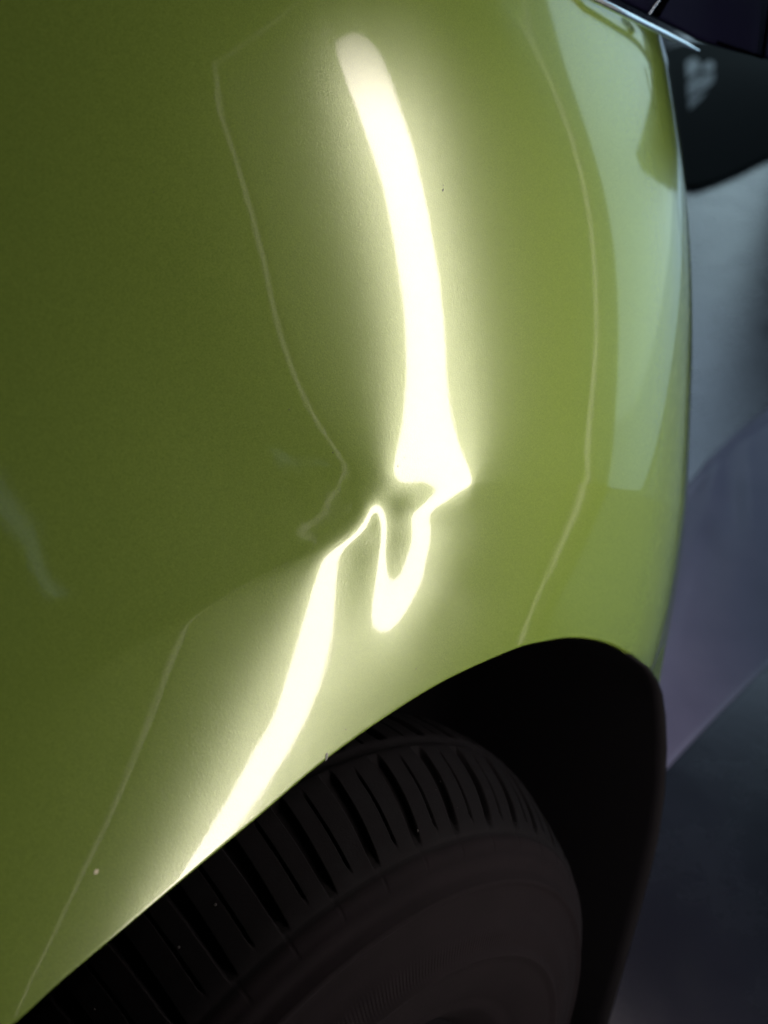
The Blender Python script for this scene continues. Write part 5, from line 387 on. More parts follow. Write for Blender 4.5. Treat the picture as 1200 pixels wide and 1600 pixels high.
[4,-5,2,-2,2,-3,2,1,-1,1,-2,1,-1,1,1,-1,0,0,1,-2,2,-2,1,0,2,-3,1,-1,2,-1,1,-1,-2,2,2,-4,3,0,-2,0,1,2,-2,0,0,-1,1,1,-1,1,-1,1,-3,1,3,-2,3,0,1,3,0,2,-6,-27,-19,10,28,8,3,-9,7,8,2,4,-12,-4,3,6,-4,-6,3,-2,-3,-1,-3,1,1,-1,2,2,0,-3,2,-2,1,1,-2,2,0,1,-1,1,-1,0,2,1,-3,0,2,-1,1,-2,3,-3,1,0,1,0,-2,1,1,-2,2,-2,1,0,1,-1,0,0,0,-1,3,-4,2,0,2,-2,-2,3,-1,0,0,-1,3,-3,2,-2,1,0,0,1,-1,0,0,1,-1,-1,3,-3,0,1,2,-3,1,0,1,-1,-1,2,-2,0,2,-2,1,-2,1,0,-5,2,13,2,-11,-2,2,-1,1,0,-2],
[1,1,-3,2,-2,1,1,-1,0,-1,2,-1,1,-1,-1,1,0,1,-3,4,-3,1,1,-1,-1,1,1,-1,0,0,0,0,1,-1,-1,2,-1,-2,4,-2,1,-2,0,3,-2,0,1,-1,0,-1,2,0,-4,3,-1,4,-1,-1,3,0,-1,1,-1,-1,-19,-28,12,29,10,-1,-8,14,10,-2,-14,-2,7,-2,-3,-1,-4,-4,0,-3,4,0,3,0,-1,1,0,-1,0,-3,3,-1,1,1,-2,2,0,0,0,1,-2,0,3,-1,-2,2,-2,3,-4,4,-2,0,0,-1,3,-3,1,1,-2,1,-1,3,-4,3,-1,0,0,0,-1,3,-2,0,-1,1,2,-4,3,-1,0,1,-2,2,-3,4,-3,2,-1,1,-1,-1,1,0,0,1,-2,2,0,-1,-2,4,-2,0,-2,2,1,-1,0,1,-3,2,-1,1,-1,-1,5,0,0,-6,5,-1,-3,2,-2,1,0],
[4,-6,2,0,1,-1,0,-1,2,-1,-1,2,-2,1,1,0,-1,-1,3,-3,1,1,-3,3,-2,3,-3,1,1,-2,2,-2,2,-2,1,0,0,2,-3,1,-1,2,0,-2,1,1,-2,2,0,1,-2,-3,3,-1,3,-3,2,1,-1,-1,2,-3,1,-1,-1,-7,-31,10,26,4,7,16,1,-15,-5,6,-7,-7,-2,2,4,-4,-3,7,1,1,-2,3,1,-2,-1,0,-4,4,-4,2,2,-2,3,-4,3,-1,0,1,-1,2,-4,3,0,-1,1,-2,3,-3,2,-1,1,-1,-2,4,-2,-1,2,-2,2,-5,6,-3,3,-2,1,-1,0,-2,3,-1,1,-1,-1,3,-4,3,-1,0,0,-1,3,-4,4,-2,0,-1,2,0,-1,0,0,0,-1,1,1,-2,2,-3,3,-1,1,-2,-1,1,3,-5,2,1,-2,-1,1,2,2,4,-7,1,0,0,-1,-1,1,-1,-1],
[3,-3,1,-2,0,2,-1,0,0,0,0,0,0,1,-2,0,2,-1,-1,2,0,-3,4,-3,2,-3,4,-2,-1,3,-4,4,-4,4,-2,0,1,-3,3,0,-1,0,0,0,1,-1,2,-3,1,0,1,-4,3,1,-2,1,0,1,-1,0,-2,-2,1,1,3,0,-6,-32,6,26,16,3,15,-13,-11,-16,-17,-2,10,11,7,8,8,-4,0,0,1,-4,0,-2,-2,-2,2,-3,2,-1,-1,0,0,3,-3,0,2,-3,2,-2,4,-3,-1,1,2,-2,-1,2,-2,2,-2,2,1,-3,1,1,-1,1,-4,4,-2,3,-4,3,-3,3,-1,2,-3,2,-2,2,-1,-1,3,-3,1,1,-2,2,-2,2,-1,-1,2,0,-3,3,0,-2,1,0,0,-1,-1,2,-2,0,-4,2,0,1,-2,-3,0,6,0,-1,3,0,1,-2,3,-1,-1,0,-1,1,2,-2,0,-1,-1],
[2,-1,-2,2,0,-2,0,2,-2,2,0,-2,2,-2,1,1,-2,2,0,-2,0,3,-3,0,2,0,-3,3,-1,-1,3,-3,2,-2,1,1,-2,3,-3,1,1,-1,1,-1,0,0,-1,3,-1,0,-6,6,-1,0,1,0,-2,0,0,1,-4,2,-1,3,0,-1,1,-8,-22,19,16,7,-12,-16,-15,-5,8,13,7,4,1,10,7,10,-4,0,-5,-1,-6,0,-1,0,-3,0,-2,0,-1,3,-2,-2,1,1,-2,1,0,0,-3,2,3,-2,-3,3,0,-1,1,-1,1,-2,1,0,0,0,0,-1,3,-4,3,-2,1,-1,4,-4,1,0,1,-2,1,-1,2,0,-2,2,-1,-1,2,-1,1,-1,-1,2,-1,-2,4,-4,-1,2,-4,-1,0,-3,-2,1,3,1,2,1,1,2,4,4,-3,-1,-1,1,-1,4,-3,4,-7,-2,-2,1,3,1,-1,2,-1,2,2],
[3,-4,3,-3,0,2,0,-2,2,-2,0,2,-2,2,0,-2,2,-2,0,2,-1,-1,2,1,-4,2,1,-2,2,0,-2,1,1,-1,1,-2,1,0,1,-1,0,1,-2,2,-1,0,2,-3,1,-1,1,-1,2,0,-2,1,1,-1,1,-6,1,2,2,1,3,-1,-5,3,-4,-11,4,-5,-12,2,14,10,6,-2,0,-5,1,-3,-1,-2,11,-7,7,6,-1,2,2,-1,-1,-7,1,-2,2,-5,2,1,-1,-1,-1,2,-3,2,1,-1,-3,2,1,0,-1,0,1,-1,0,1,-2,2,0,-1,0,0,-1,3,-6,3,2,1,-4,3,0,-1,-1,2,-1,2,-3,1,1,-2,1,0,0,-1,0,0,1,-3,-3,0,-5,-2,1,1,2,2,5,7,2,2,-3,3,2,-3,-1,-1,-2,-2,0,1,-1,-1,1,-4,5,-5,3,-2,0,1,1,-2,2,0,1,-2,2],
[3,-2,-3,3,-1,0,-1,2,-2,2,0,-2,2,-2,0,2,-2,3,-2,-1,2,-1,-1,0,3,-2,-1,3,-3,0,2,0,-2,2,-2,2,0,-1,0,0,0,-1,2,0,-1,1,-1,1,-1,-3,2,3,-1,-1,1,-1,1,0,-4,-3,5,3,-1,2,4,-3,-1,-1,0,-6,-8,-4,4,11,3,0,-3,-3,-6,2,-1,0,-2,-1,-3,14,-4,0,16,-6,5,8,-3,-6,-5,2,-4,4,-3,-1,-2,1,1,-3,3,-3,2,-1,2,-1,-1,-1,3,-2,-1,2,-1,0,2,-3,0,2,-1,1,-1,-1,3,-5,2,0,3,-2,1,-2,2,-1,1,-3,3,-2,-1,3,-1,-3,-3,1,-4,-4,-3,3,2,4,6,10,0,0,5,0,-4,-5,2,-4,2,-4,-2,2,0,-1,0,0,2,-3,2,-1,0,2,-4,3,-1,0,0,-2,1,3,-2,1,0,0,-2],
[3,-4,2,-2,2,-1,0,0,0,0,0,0,-1,2,0,-1,1,-4,4,0,-2,2,-1,0,-1,1,1,-2,2,0,-2,1,1,-1,0,0,0,0,0,0,2,-2,0,-1,2,0,-2,1,0,-2,4,-2,-1,3,-1,0,-2,1,-5,5,2,-2,5,0,-7,-2,10,0,-2,-11,-6,-2,3,5,5,2,0,-2,2,-2,-1,-5,-5,-1,-6,-2,13,6,-6,23,5,-6,12,-9,-7,-3,1,-3,0,-2,0,-2,-1,3,-1,1,-2,1,-1,-1,3,-1,-3,3,0,-2,2,0,-2,2,0,-1,0,-1,2,-1,-3,4,-2,3,-2,-1,-1,2,0,0,-2,-3,-1,-1,-1,-8,3,4,2,-2,5,10,5,0,4,0,-3,-7,1,0,-5,0,-2,3,-2,1,-2,2,1,-3,2,-2,2,-1,-1,2,-2,2,-1,-1,1,0,1,0,-2,2,-2,1,1,-2,1,2,-1],
[3,-2,-2,2,-2,0,2,-1,1,-2,0,2,0,-1,-1,1,-1,3,-2,-1,2,-2,2,-1,0,0,1,-2,1,0,1,-2,1,0,1,-1,0,0,1,0,-3,4,-2,1,-1,-1,2,0,-5,6,-2,0,1,-2,1,1,1,-8,4,4,0,1,-2,-4,-7,14,-2,-1,-6,-5,-4,-2,2,4,6,6,7,8,-3,-4,-6,-6,-1,-7,5,1,-10,-11,6,-9,-1,12,3,42,3,-4,-6,-7,-5,-4,1,-3,5,-4,2,-1,-2,-2,-2,2,-2,2,0,0,-1,1,-1,-1,1,2,-2,-1,1,2,-4,2,1,-4,2,1,-6,2,-1,-4,-6,0,4,4,-1,3,6,9,-2,0,4,2,0,-7,0,-2,-1,-4,0,2,-1,-2,2,-2,4,-4,1,-1,3,-2,-2,4,-4,4,-3,2,-1,-1,2,-2,1,0,1,-1,-2,3,1,-5,3,0,1,1,-1,-3,2],
[3,-4,2,-2,2,0,-2,0,1,1,0,-1,-1,1,1,-2,2,-1,-1,2,-2,2,-3,3,-1,1,-3,4,-2,0,0,1,-1,0,0,0,1,-1,-1,1,1,-2,2,-2,2,0,-1,-3,5,-4,3,0,0,-1,1,-2,-2,1,3,0,-1,1,-3,-6,7,-2,1,-3,-7,3,-1,2,1,7,4,5,6,-5,-1,-2,-5,0,-3,7,-3,-10,3,9,-4,-10,-16,-17,-2,5,25,4,3,5,5,7,1,8,-7,2,-7,-1,-1,1,2,-4,-1,-2,2,-2,0,1,-1,1,0,-4,3,1,-1,-2,3,-2,0,2,-5,-9,6,-2,1,9,8,0,-2,4,2,-1,-5,-2,0,-2,-3,1,-3,4,-3,1,-3,3,0,-1,0,1,-1,0,-1,2,-1,1,-2,1,1,-2,3,-3,1,-1,2,-1,-1,2,-2,1,-1,0,1,-2,2,3,0,-2,-1,-1,0,3,-1],
[2,-1,-2,2,-1,-1,2,0,-2,1,-1,1,1,-2,1,1,-2,1,1,-2,2,-2,4,-4,1,-1,3,-4,2,0,0,1,-1,0,1,-1,-1,2,0,-2,2,-1,0,1,-2,1,0,0,-3,6,-4,2,-1,1,-2,1,-4,3,2,-1,-1,-1,-5,5,1,-3,-3,1,2,-1,0,1,5,1,4,4,-4,2,-4,-2,2,1,4,-7,-7,11,1,-4,-9,-2,2,6,-3,-9,-3,5,4,3,-1,0,0,-7,1,-2,5,2,3,3,-2,4,0,-1,-1,0,2,-3,2,-1,0,2,-2,-1,1,0,0,-1,2,-1,1,0,8,4,0,-5,-4,0,1,-5,-1,0,2,-2,-1,3,-2,-1,3,-3,1,1,0,-1,1,-2,1,0,0,1,-1,0,-1,2,-2,2,-1,0,-1,2,-1,0,0,0,1,-2,2,-2,0,0,0,-1,0,9,-5,-2,-1,3,-2,-1,0],
[4,-5,2,-2,1,0,0,-1,2,-1,1,-2,1,1,-2,1,1,-1,-1,2,-2,2,-3,3,0,-2,1,1,0,-1,0,-1,1,0,-1,2,0,-1,-1,3,-3,2,-2,2,-1,0,-1,-1,4,-3,2,-2,1,0,1,-5,2,3,-2,0,1,-5,3,0,0,-2,-1,-2,7,-1,1,1,0,1,3,0,0,-3,2,-1,2,0,-3,-3,12,-6,-7,-3,-2,3,3,-2,8,-7,-3,1,2,-1,4,-3,-1,2,1,1,-1,0,0,-2,2,-2,1,2,-1,1,-1,1,-1,1,-1,-1,1,1,-1,1,-2,3,-3,2,0,4,-6,1,-1,0,3,-2,-1,2,-1,1,-2,1,1,-3,4,-2,0,0,1,-2,2,-1,-1,3,-2,0,-1,2,-2,2,0,-2,3,-4,3,-1,1,-3,3,0,-3,3,-2,2,-3,3,-1,-1,1,0,2,-3,2,0,-1,-2,3,0,-1],
[2,-1,-2,2,-2,2,-1,0,0,-1,1,1,-1,-1,2,-1,0,-1,2,-1,1,-1,0,-1,0,4,-5,3,-2,1,1,-1,0,1,-1,0,-1,1,1,-2,1,0,2,-4,3,-1,-2,3,-1,0,0,0,0,0,-3,0,3,0,0,0,-4,1,2,0,-1,-1,-2,6,-2,2,1,-1,0,0,1,-1,1,1,0,1,-2,0,-1,7,-7,-1,-2,-2,4,-3,1,7,-2,-4,-3,1,-1,3,-2,2,0,0,1,0,1,-1,0,-1,1,1,-2,1,1,-1,-2,4,-3,0,1,2,-2,0,0,0,1,-3,3,-1,1,0,0,-3,3,-1,-2,4,-2,-1,2,-2,1,1,-1,1,-2,2,-2,2,-2,2,-2,2,-1,-1,1,1,1,-3,2,-2,1,0,-1,3,-3,2,-3,4,-3,0,4,-4,1,-1,3,-4,2,1,-2,3,-2,-1,0,1,2,-2,-1,1,0],
[3,-3,0,0,0,0,-1,2,-1,1,-2,1,-1,2,-1,-1,1,1,0,-2,1,-1,2,0,-1,-2,4,-3,1,1,-2,1,1,-2,2,-2,2,-1,1,-1,1,-2,-1,4,-2,-2,2,-1,1,1,-2,2,-1,-3,1,2,0,-1,1,-3,2,1,-2,0,-1,2,1,-1,3,1,-3,1,0,1,-4,3,-1,1,0,1,0,0,2,-2,-1,-3,2,0,-2,2,2,2,-4,0,-2,-2,3,-1,0,0,1,1,-1,0,1,0,0,1,-2,0,3,-3,0,0,4,-6,5,-1,-1,-2,3,-1,1,-2,1,1,-1,0,1,-1,0,1,-2,1,1,-3,3,-1,-1,2,-1,-1,2,-1,-1,1,1,-1,1,-2,2,-1,0,1,0,-3,2,0,1,-1,1,-1,0,-1,1,-1,4,-4,1,1,-3,2,1,-1,-1,2,-1,0,1,-2,3,-4,2,0,-1,2,0,-2,2],
[4,-6,3,-2,2,-1,0,0,-1,1,1,-2,2,-1,0,1,-1,-1,-1,4,-3,2,-1,-1,2,0,-2,2,-1,-1,2,-1,0,0,0,1,-1,-1,0,2,-2,2,0,-2,0,1,-1,2,-1,-1,2,-3,1,1,-3,3,0,0,-3,3,-1,-1,2,-1,1,-2,3,0,0,-1,3,-2,-1,-1,3,-3,0,2,0,-1,0,2,-2,1,0,-1,1,-1,1,1,0,1,-3,0,-2,1,-2,0,1,1,0,0,1,0,-1,1,0,0,0,0,-2,3,-1,1,-2,2,-3,2,1,0,-2,1,0,1,-1,0,1,-1,0,1,-1,0,-1,2,-2,1,-1,2,0,-3,3,0,-2,1,1,-1,0,0,0,1,-2,1,1,-2,1,2,-4,3,-2,2,-2,1,1,0,-1,1,-3,3,-1,0,0,1,-2,1,1,-1,0,1,-1,1,-4,4,-2,0,2,-1,-1,2,-1],
[1,2,-4,2,-2,0,2,-2,2,-2,1,1,-1,0,-1,1,-1,3,-1,-3,4,-3,1,1,-1,-2,3,-2,2,0,-3,4,-3,2,-2,0,1,2,-2,-1,1,0,0,0,0,-2,3,-2,1,0,-1,2,-2,-2,3,0,-1,-1,3,-1,-2,2,-1,0,1,1,-1,0,2,0,-2,1,0,-1,-2,1,3,-4,3,-1,1,-4,3,-1,3,2,-5,3,0,-1,4,-6,2,-2,0,1,-3,3,-1,-1,1,-1,1,2,-2,1,-1,0,1,-1,2,-2,1,1,-3,3,0,-1,-1,1,1,-1,0,0,1,-2,0,3,-2,0,1,-2,2,-2,1,0,1,-2,0,4,-4,0,1,1,-1,0,-1,1,0,0,2,-3,1,1,-2,1,2,-3,2,-2,1,1,-2,1,1,-2,1,0,1,-2,2,-2,2,0,-2,2,0,-3,3,-1,1,-2,0,2,-3,2,2,-3,0],
[4,-6,3,-3,3,0,-2,2,-2,2,-1,-1,1,-1,3,-3,3,-4,2,1,-3,4,-3,1,0,2,-3,2,-2,0,3,-4,2,0,1,0,-1,-1,1,0,1,-2,1,0,-2,2,-1,2,-1,0,0,-1,-2,2,2,-2,0,2,-2,-1,3,-2,1,1,-2,1,1,1,-2,2,-2,1,-1,0,0,0,-3,5,-4,3,0,1,-2,1,-2,-1,5,-4,1,3,-1,0,-3,1,1,-4,4,-4,2,0,0,1,-1,-1,2,-1,2,-2,1,1,-2,1,0,-2,4,-3,1,-1,1,0,0,0,-1,2,-2,4,-1,-3,1,0,0,0,0,0,0,1,-2,1,1,-4,4,-1,1,-2,1,1,0,-1,0,-1,0,2,-1,0,1,-2,1,1,-2,2,0,-1,0,-1,1,1,-1,0,0,0,0,1,-2,1,1,-1,-1,4,-4,1,-1,0,1,-1,2,-1,-2,3,1],
[2,-1,-2,3,-3,0,2,-2,2,-1,-1,2,-1,1,-3,3,-3,4,-2,0,1,-3,3,-1,-1,1,1,-2,2,-1,0,0,1,-2,1,0,-1,1,0,1,-2,2,-2,0,1,0,1,-2,0,0,1,-2,2,1,-2,-1,3,-2,1,0,-1,2,-3,2,2,-3,2,0,1,-2,2,-2,0,0,0,-2,3,-3,4,-2,1,0,1,-2,-2,2,-2,3,1,0,-1,-1,1,-1,-1,2,-3,2,-2,1,-1,2,-1,0,2,-2,-1,3,-2,0,1,0,0,0,-1,1,0,0,1,-1,-1,2,0,-2,2,0,-2,1,0,1,-2,2,-1,0,0,-1,1,1,-2,3,-3,1,-1,2,0,-3,2,0,1,0,-1,0,0,0,-1,3,-3,1,1,-2,1,-1,3,-2,0,-1,2,-2,1,2,-3,1,1,-1,-1,1,1,-2,3,-4,3,-2,1,-1,1,0,1,-1,-1],
[4,-6,3,-2,2,-1,-1,2,-1,-1,1,0,-1,1,1,-1,1,-2,0,1,0,2,-2,-1,2,-1,-1,2,-2,2,-2,2,-2,2,-2,1,1,-1,0,-2,3,-2,1,0,-1,2,-3,2,1,-1,-2,2,-1,0,0,3,-3,1,-1,1,0,-1,3,-3,1,3,-3,0,1,0,0,-1,-1,2,-3,3,-2,1,-1,2,-1,2,-3,1,0,0,1,0,0,-1,1,-1,0,1,-1,-2,2,-1,0,1,0,-2,2,0,-2,2,0,-1,1,0,0,0,-2,3,-1,0,-1,2,-3,2,1,-2,1,2,-1,-2,1,1,-1,0,1,-2,1,0,0,0,1,-2,1,-1,2,0,-1,-1,0,2,0,-1,-2,3,-1,0,0,0,1,-2,2,-1,0,0,0,1,-3,3,-1,1,-1,1,-2,-1,3,-1,0,0,2,-2,1,-2,0,3,-3,1,-1,1,0,0,0,0,-1],
[1,1,-3,2,-2,1,1,-2,0,2,0,-2,2,-1,-1,1,0,-1,3,-2,0,-2,2,1,-1,0,1,-2,2,-2,2,-3,3,-1,1,-2,1,-1,1,2,-4,2,0,-1,1,-1,2,-1,-2,2,0,-1,1,0,0,-1,1,0,1,-3,2,0,0,2,-3,1,1,2,-3,0,0,0,2,-4,3,-3,2,0,0,0,0,-1,2,-1,2,-3,1,1,-1,3,-4,2,-1,-1,1,1,-1,-2,3,-2,0,1,-2,2,-1,1,-1,1,-1,1,-1,0,3,-3,1,-1,2,-2,3,-3,1,0,0,-1,1,0,1,-1,1,-1,-1,3,-2,-1,1,1,-2,1,0,1,-2,0,2,-1,0,1,-2,1,2,-3,1,0,0,0,0,-1,2,-2,1,1,-1,0,1,-1,-1,1,0,0,1,0,-1,0,-1,1,-1,2,-2,3,-2,1,-3,2,0,0,-1,1,-1,2,0],
[4,-5,1,-1,1,1,-2,2,-1,-1,0,3,-3,0,2,-1,0,1,-3,2,0,2,-3,2,-2,0,1,1,-2,2,-2,3,-3,0,0,2,-1,1,-1,-2,3,-1,0,-1,1,-1,1,0,0,-1,1,-2,3,-2,2,-1,0,-1,0,3,-2,1,-2,1,1,0,-1,-1,3,-1,-1,1,-2,1,0,0,-1,0,0,0,2,-1,0,1,-1,2,-1,-1,1,-2,2,-2,2,0,-1,-1,0,3,-4,0,2,-1,2,-2,0,0,2,-2,1,-1,1,0,-1,1,0,0,0,0,-2,3,-1,0,1,-2,1,2,-1,-2,1,0,1,-3,2,2,-2,-2,3,-1,1,-2,1,1,-2,1,1,-2,1,0,-1,1,1,-1,0,0,1,0,-2,2,-1,0,0,-1,1,0,1,-1,0,-1,1,0,0,0,1,-1,1,-3,3,-1,1,-3,5,-4,-1,2,0,0,2,-3,2],
[2,-2,0,1,-1,-1,2,-2,1,0,1,-3,3,-1,0,-1,1,0,1,-1,0,-2,4,-4,4,-1,-2,1,0,-1,1,0,1,-1,1,-2,0,1,-1,2,-1,0,-1,1,-1,1,0,-1,2,-1,-3,5,-4,3,-2,1,0,1,-1,0,-1,0,3,-2,1,-1,2,-1,-2,2,0,-1,0,0,-1,1,-1,1,-1,1,-1,1,2,-2,-1,2,-1,0,2,-1,-2,2,-2,1,0,1,-1,-2,2,1,-2,1,-1,-1,3,-1,-1,0,1,0,0,0,-1,0,1,1,-3,2,2,-2,-2,3,-2,3,-2,0,0,0,0,-1,1,2,-2,-1,1,1,-2,2,-2,1,1,-2,1,1,-2,1,0,1,-1,1,-3,3,-1,0,-1,1,0,0,0,0,0,1,-1,0,0,0,0,1,-1,0,-1,1,1,-1,-2,4,-3,1,-1,3,-3,1,0,-1,3,-2,0,0,-1],
[2,-1,-1,-1,2,-1,-2,3,-1,1,-2,1,-1,2,-1,0,0,-1,1,0,0,1,-2,2,-2,0,3,-4,3,-1,1,-2,0,1,0,1,-1,0,1,-2,0,0,1,-1,2,0,-3,3,-3,1,3,-3,2,-2,1,1,-1,-1,1,-1,3,-1,-2,1,1,0,-1,0,2,-2,0,-1,1,0,-1,1,0,-1,2,-2,0,2,0,-1,1,-2,1,2,-3,1,2,-3,2,-2,2,-2,1,0,0,-1,1,-1,0,2,-1,-2,1,2,-1,-1,0,0,2,0,-3,2,1,-1,-2,2,2,-3,2,-2,2,-1,-3,6,-3,1,-1,-1,1,0,0,1,-1,-1,1,1,-2,1,1,-2,1,1,-1,0,0,-1,3,-4,3,-1,0,1,-2,2,-1,0,0,0,0,0,0,-1,1,0,0,0,1,-1,-2,2,1,-2,1,-1,1,0,1,0,-2,3,-2,1,-2,2,-1],
[3,-4,1,0,-1,2,0,-2,2,-3,3,-1,0,0,-1,2,-3,4,-2,-1,1,1,-2,2,-2,2,-3,4,-3,1,-1,1,0,1,-2,0,3,-4,2,0,1,-1,-1,1,-1,1,1,-3,3,-1,0,-1,1,0,1,-3,2,1,-1,1,-2,1,2,-2,1,-2,2,0,-2,2,-1,1,-1,-1,2,-2,0,1,-1,2,-1,0,-2,3,-1,0,2,-3,2,-1,-1,3,-3,2,-2,2,-2,1,0,0,-1,1,0,0,-3,5,-2,-2,1,2,-1,1,-2,-1,4,-4,2,0,1,-2,1,0,-1,2,-1,-2,7,-8,4,-1,1,-2,1,0,1,-2,1,0,1,-2,1,1,-2,1,1,-2,2,-2,1,0,-1,4,-5,3,-1,-1,3,-4,2,1,-2,2,-1,0,0,1,-1,0,0,-1,1,0,1,-2,1,-1,1,-1,1,-3,2,2,5,-4,-3,0,2,-2,2],
[3,-4,2,-1,0,-2,3,-1,-1,2,-2,2,-1,-1,1,-1,4,-6,3,1,-1,-2,4,-4,3,-1,0,0,0,0,0,1,-1,-1,2,-1,-2,4,-3,2,-3,2,-1,2,0,-3,2,1,-2,1,-2,4,-3,2,-2,3,-2,-1,1,0,0,1,-2,3,-4,4,-2,1,0,-2,1,1,-1,1,-2,0,2,-2,1,-1,1,0,0,-1,2,0,-3,4,-2,1,-1,-2,4,-2,0,-1,2,-1,-1,1,0,-1,1,-1,2,-3,2,1,-1,-2,3,-3,2,1,-2,2,-1,-1,0,2,-2,2,-1,-1,0,3,-3,4,-5,3,-3,4,-2,0,-1,1,0,1,-2,1,1,-2,2,-1,0,0,-1,1,1,0,-1,-2,4,-3,1,0,-1,3,-2,-2,4,-3,1,0,0,1,-2,1,0,1,-1,-1,1,1,-2,1,-1,1,-2,2,0,3,0,-4,1,1,-2,1,-1],
[2,-1,-2,1,0,2,-4,2,0,1,-2,0,2,-2,2,-1,-3,5,-3,1,-1,3,-3,2,-1,0,0,-1,1,0,0,-1,2,-1,-1,2,-1,0,0,-2,4,-3,2,-2,-1,3,-1,0,0,-1,2,-2,2,-2,2,-2,1,1,-1,0,1,-2,2,-2,4,-3,0,-1,2,0,0,-2,1,-1,2,0,-3,3,-1,-1,1,-1,1,0,-1,1,2,-3,2,-2,1,2,-4,3,-2,2,-1,0,0,-1,1,0,0,-1,1,0,-1,1,-1,2,-3,3,-2,2,-2,0,1,1,-1,-1,2,-2,1,1,-1,1,-2,-1,4,-3,3,-3,2,-1,0,0,1,-2,1,1,-2,1,-1,2,-2,1,1,0,-2,0,2,-1,-1,1,1,-1,0,-1,1,2,-3,1,1,-2,2,-3,4,-2,0,0,-1,2,-2,0,2,0,-2,0,2,0,-1,0,-1,2,0,-2,2,-1,1],
[2,-1,-2,1,0,-1,3,-3,1,-1,2,-1,-2,4,-4,3,0,-2,1,-1,2,-3,2,1,-1,-1,2,-2,1,0,0,0,0,1,-1,0,0,-1,1,1,-3,2,-1,2,0,-1,0,-2,2,0,1,-1,-1,2,-1,0,0,0,1,-2,2,0,-2,3,-4,3,-1,2,-3,1,0,1,-2,3,-4,2,2,-3,0,1,0,-1,0,1,1,-1,0,0,0,0,1,-2,2,-2,3,-3,0,1,0,1,-2,1,-1,1,0,0,-1,0,2,-2,2,-2,2,-3,2,1,-2,0,2,0,-3,3,0,-3,4,-4,3,0,-2,2,-2,1,-1,2,-1,1,-3,3,-1,-1,2,-1,1,-2,1,1,-1,-1,2,-1,-1,1,1,0,-3,3,0,-1,0,0,0,0,-2,4,-3,3,-4,2,0,0,1,-2,2,0,-2,-1,3,1,-3,1,2,-2,-2,2,0,1,-2,1,-1],
[3,-4,2,-1,0,-1,0,2,-1,0,0,-1,3,-4,3,-3,2,0,0,0,-1,2,-2,0,1,1,-2,1,0,1,-1,1,-2,1,1,-2,2,-2,1,0,1,-1,0,-2,2,0,-1,3,-3,1,0,-1,3,-2,-1,2,-1,-1,0,3,-3,1,2,-3,3,-3,3,-3,2,-1,0,-1,3,-4,3,-2,0,1,1,0,-3,2,0,0,-1,1,0,1,-2,3,-3,1,1,-1,-1,1,1,-2,1,0,0,0,-1,2,-2,0,3,-3,0,1,-1,1,0,0,0,0,0,0,-1,0,3,-3,0,3,-4,2,0,0,2,-4,3,0,-1,-1,1,-1,3,-3,2,0,-3,3,-2,2,0,-2,0,1,0,1,-1,1,-2,0,3,-3,0,2,0,-3,3,-1,2,-3,1,-2,4,-2,0,-1,1,1,-1,-1,1,2,-1,-3,3,0,-2,0,1,0,0,0,0,1,-1],
[2,-2,0,0,0,1,-2,1,0,-1,1,2,-4,3,-2,2,-1,-1,0,0,1,-1,1,0,0,0,-1,3,-3,0,2,-1,1,-1,0,0,-1,3,-2,0,-2,1,1,2,-2,-1,1,-1,2,-1,-1,2,-2,1,1,-2,1,2,-1,-2,2,-1,-1,2,-2,2,-2,2,-1,1,-1,1,-3,3,0,-1,0,0,-1,-1,4,-2,-1,0,2,-1,0,0,1,-3,3,0,-2,1,1,-1,-1,2,-1,-2,3,-2,2,-3,3,0,-4,5,-3,1,0,0,-2,2,1,-3,3,-1,0,0,-1,1,1,-2,1,2,-3,2,-3,4,-3,0,2,-1,1,0,-2,1,-1,0,4,-4,1,0,-1,2,-1,1,-2,0,2,-2,2,-1,0,0,1,-2,0,3,-3,2,-3,3,-1,2,-3,1,0,1,-1,0,-1,2,0,-2,0,2,0,-1,0,0,-1,0,2,-3,3,-1,1],
[3,-4,1,0,0,-1,3,-2,-1,2,-1,-3,4,-1,1,-2,0,1,0,1,-3,1,1,-2,3,-1,0,-2,4,-1,0,-1,0,0,0,1,0,-3,2,-1,2,-1,0,-1,0,2,-1,0,-1,3,-3,2,-1,0,-1,2,0,-3,2,2,-4,4,-2,0,1,0,-1,0,0,-1,1,0,1,-2,0,2,-1,0,-1,2,-3,2,1,-1,-1,1,0,1,-1,1,-2,0,2,-1,-1,2,-1,0,-1,2,-2,1,0,1,-2,-1,4,-4,3,-2,1,0,1,-1,-1,2,-3,3,-1,-1,2,-1,-2,3,0,-3,4,-4,2,0,1,0,-2,2,-1,-2,3,0,-1,1,-4,4,0,-2,2,-2,2,-2,2,0,-2,2,-2,2,-2,1,-1,2,0,-2,1,-1,4,-4,1,-1,1,1,-2,2,-1,-1,2,-1,0,1,-1,1,-1,-1,2,-3,3,-2,0,3,-3,1,-1],
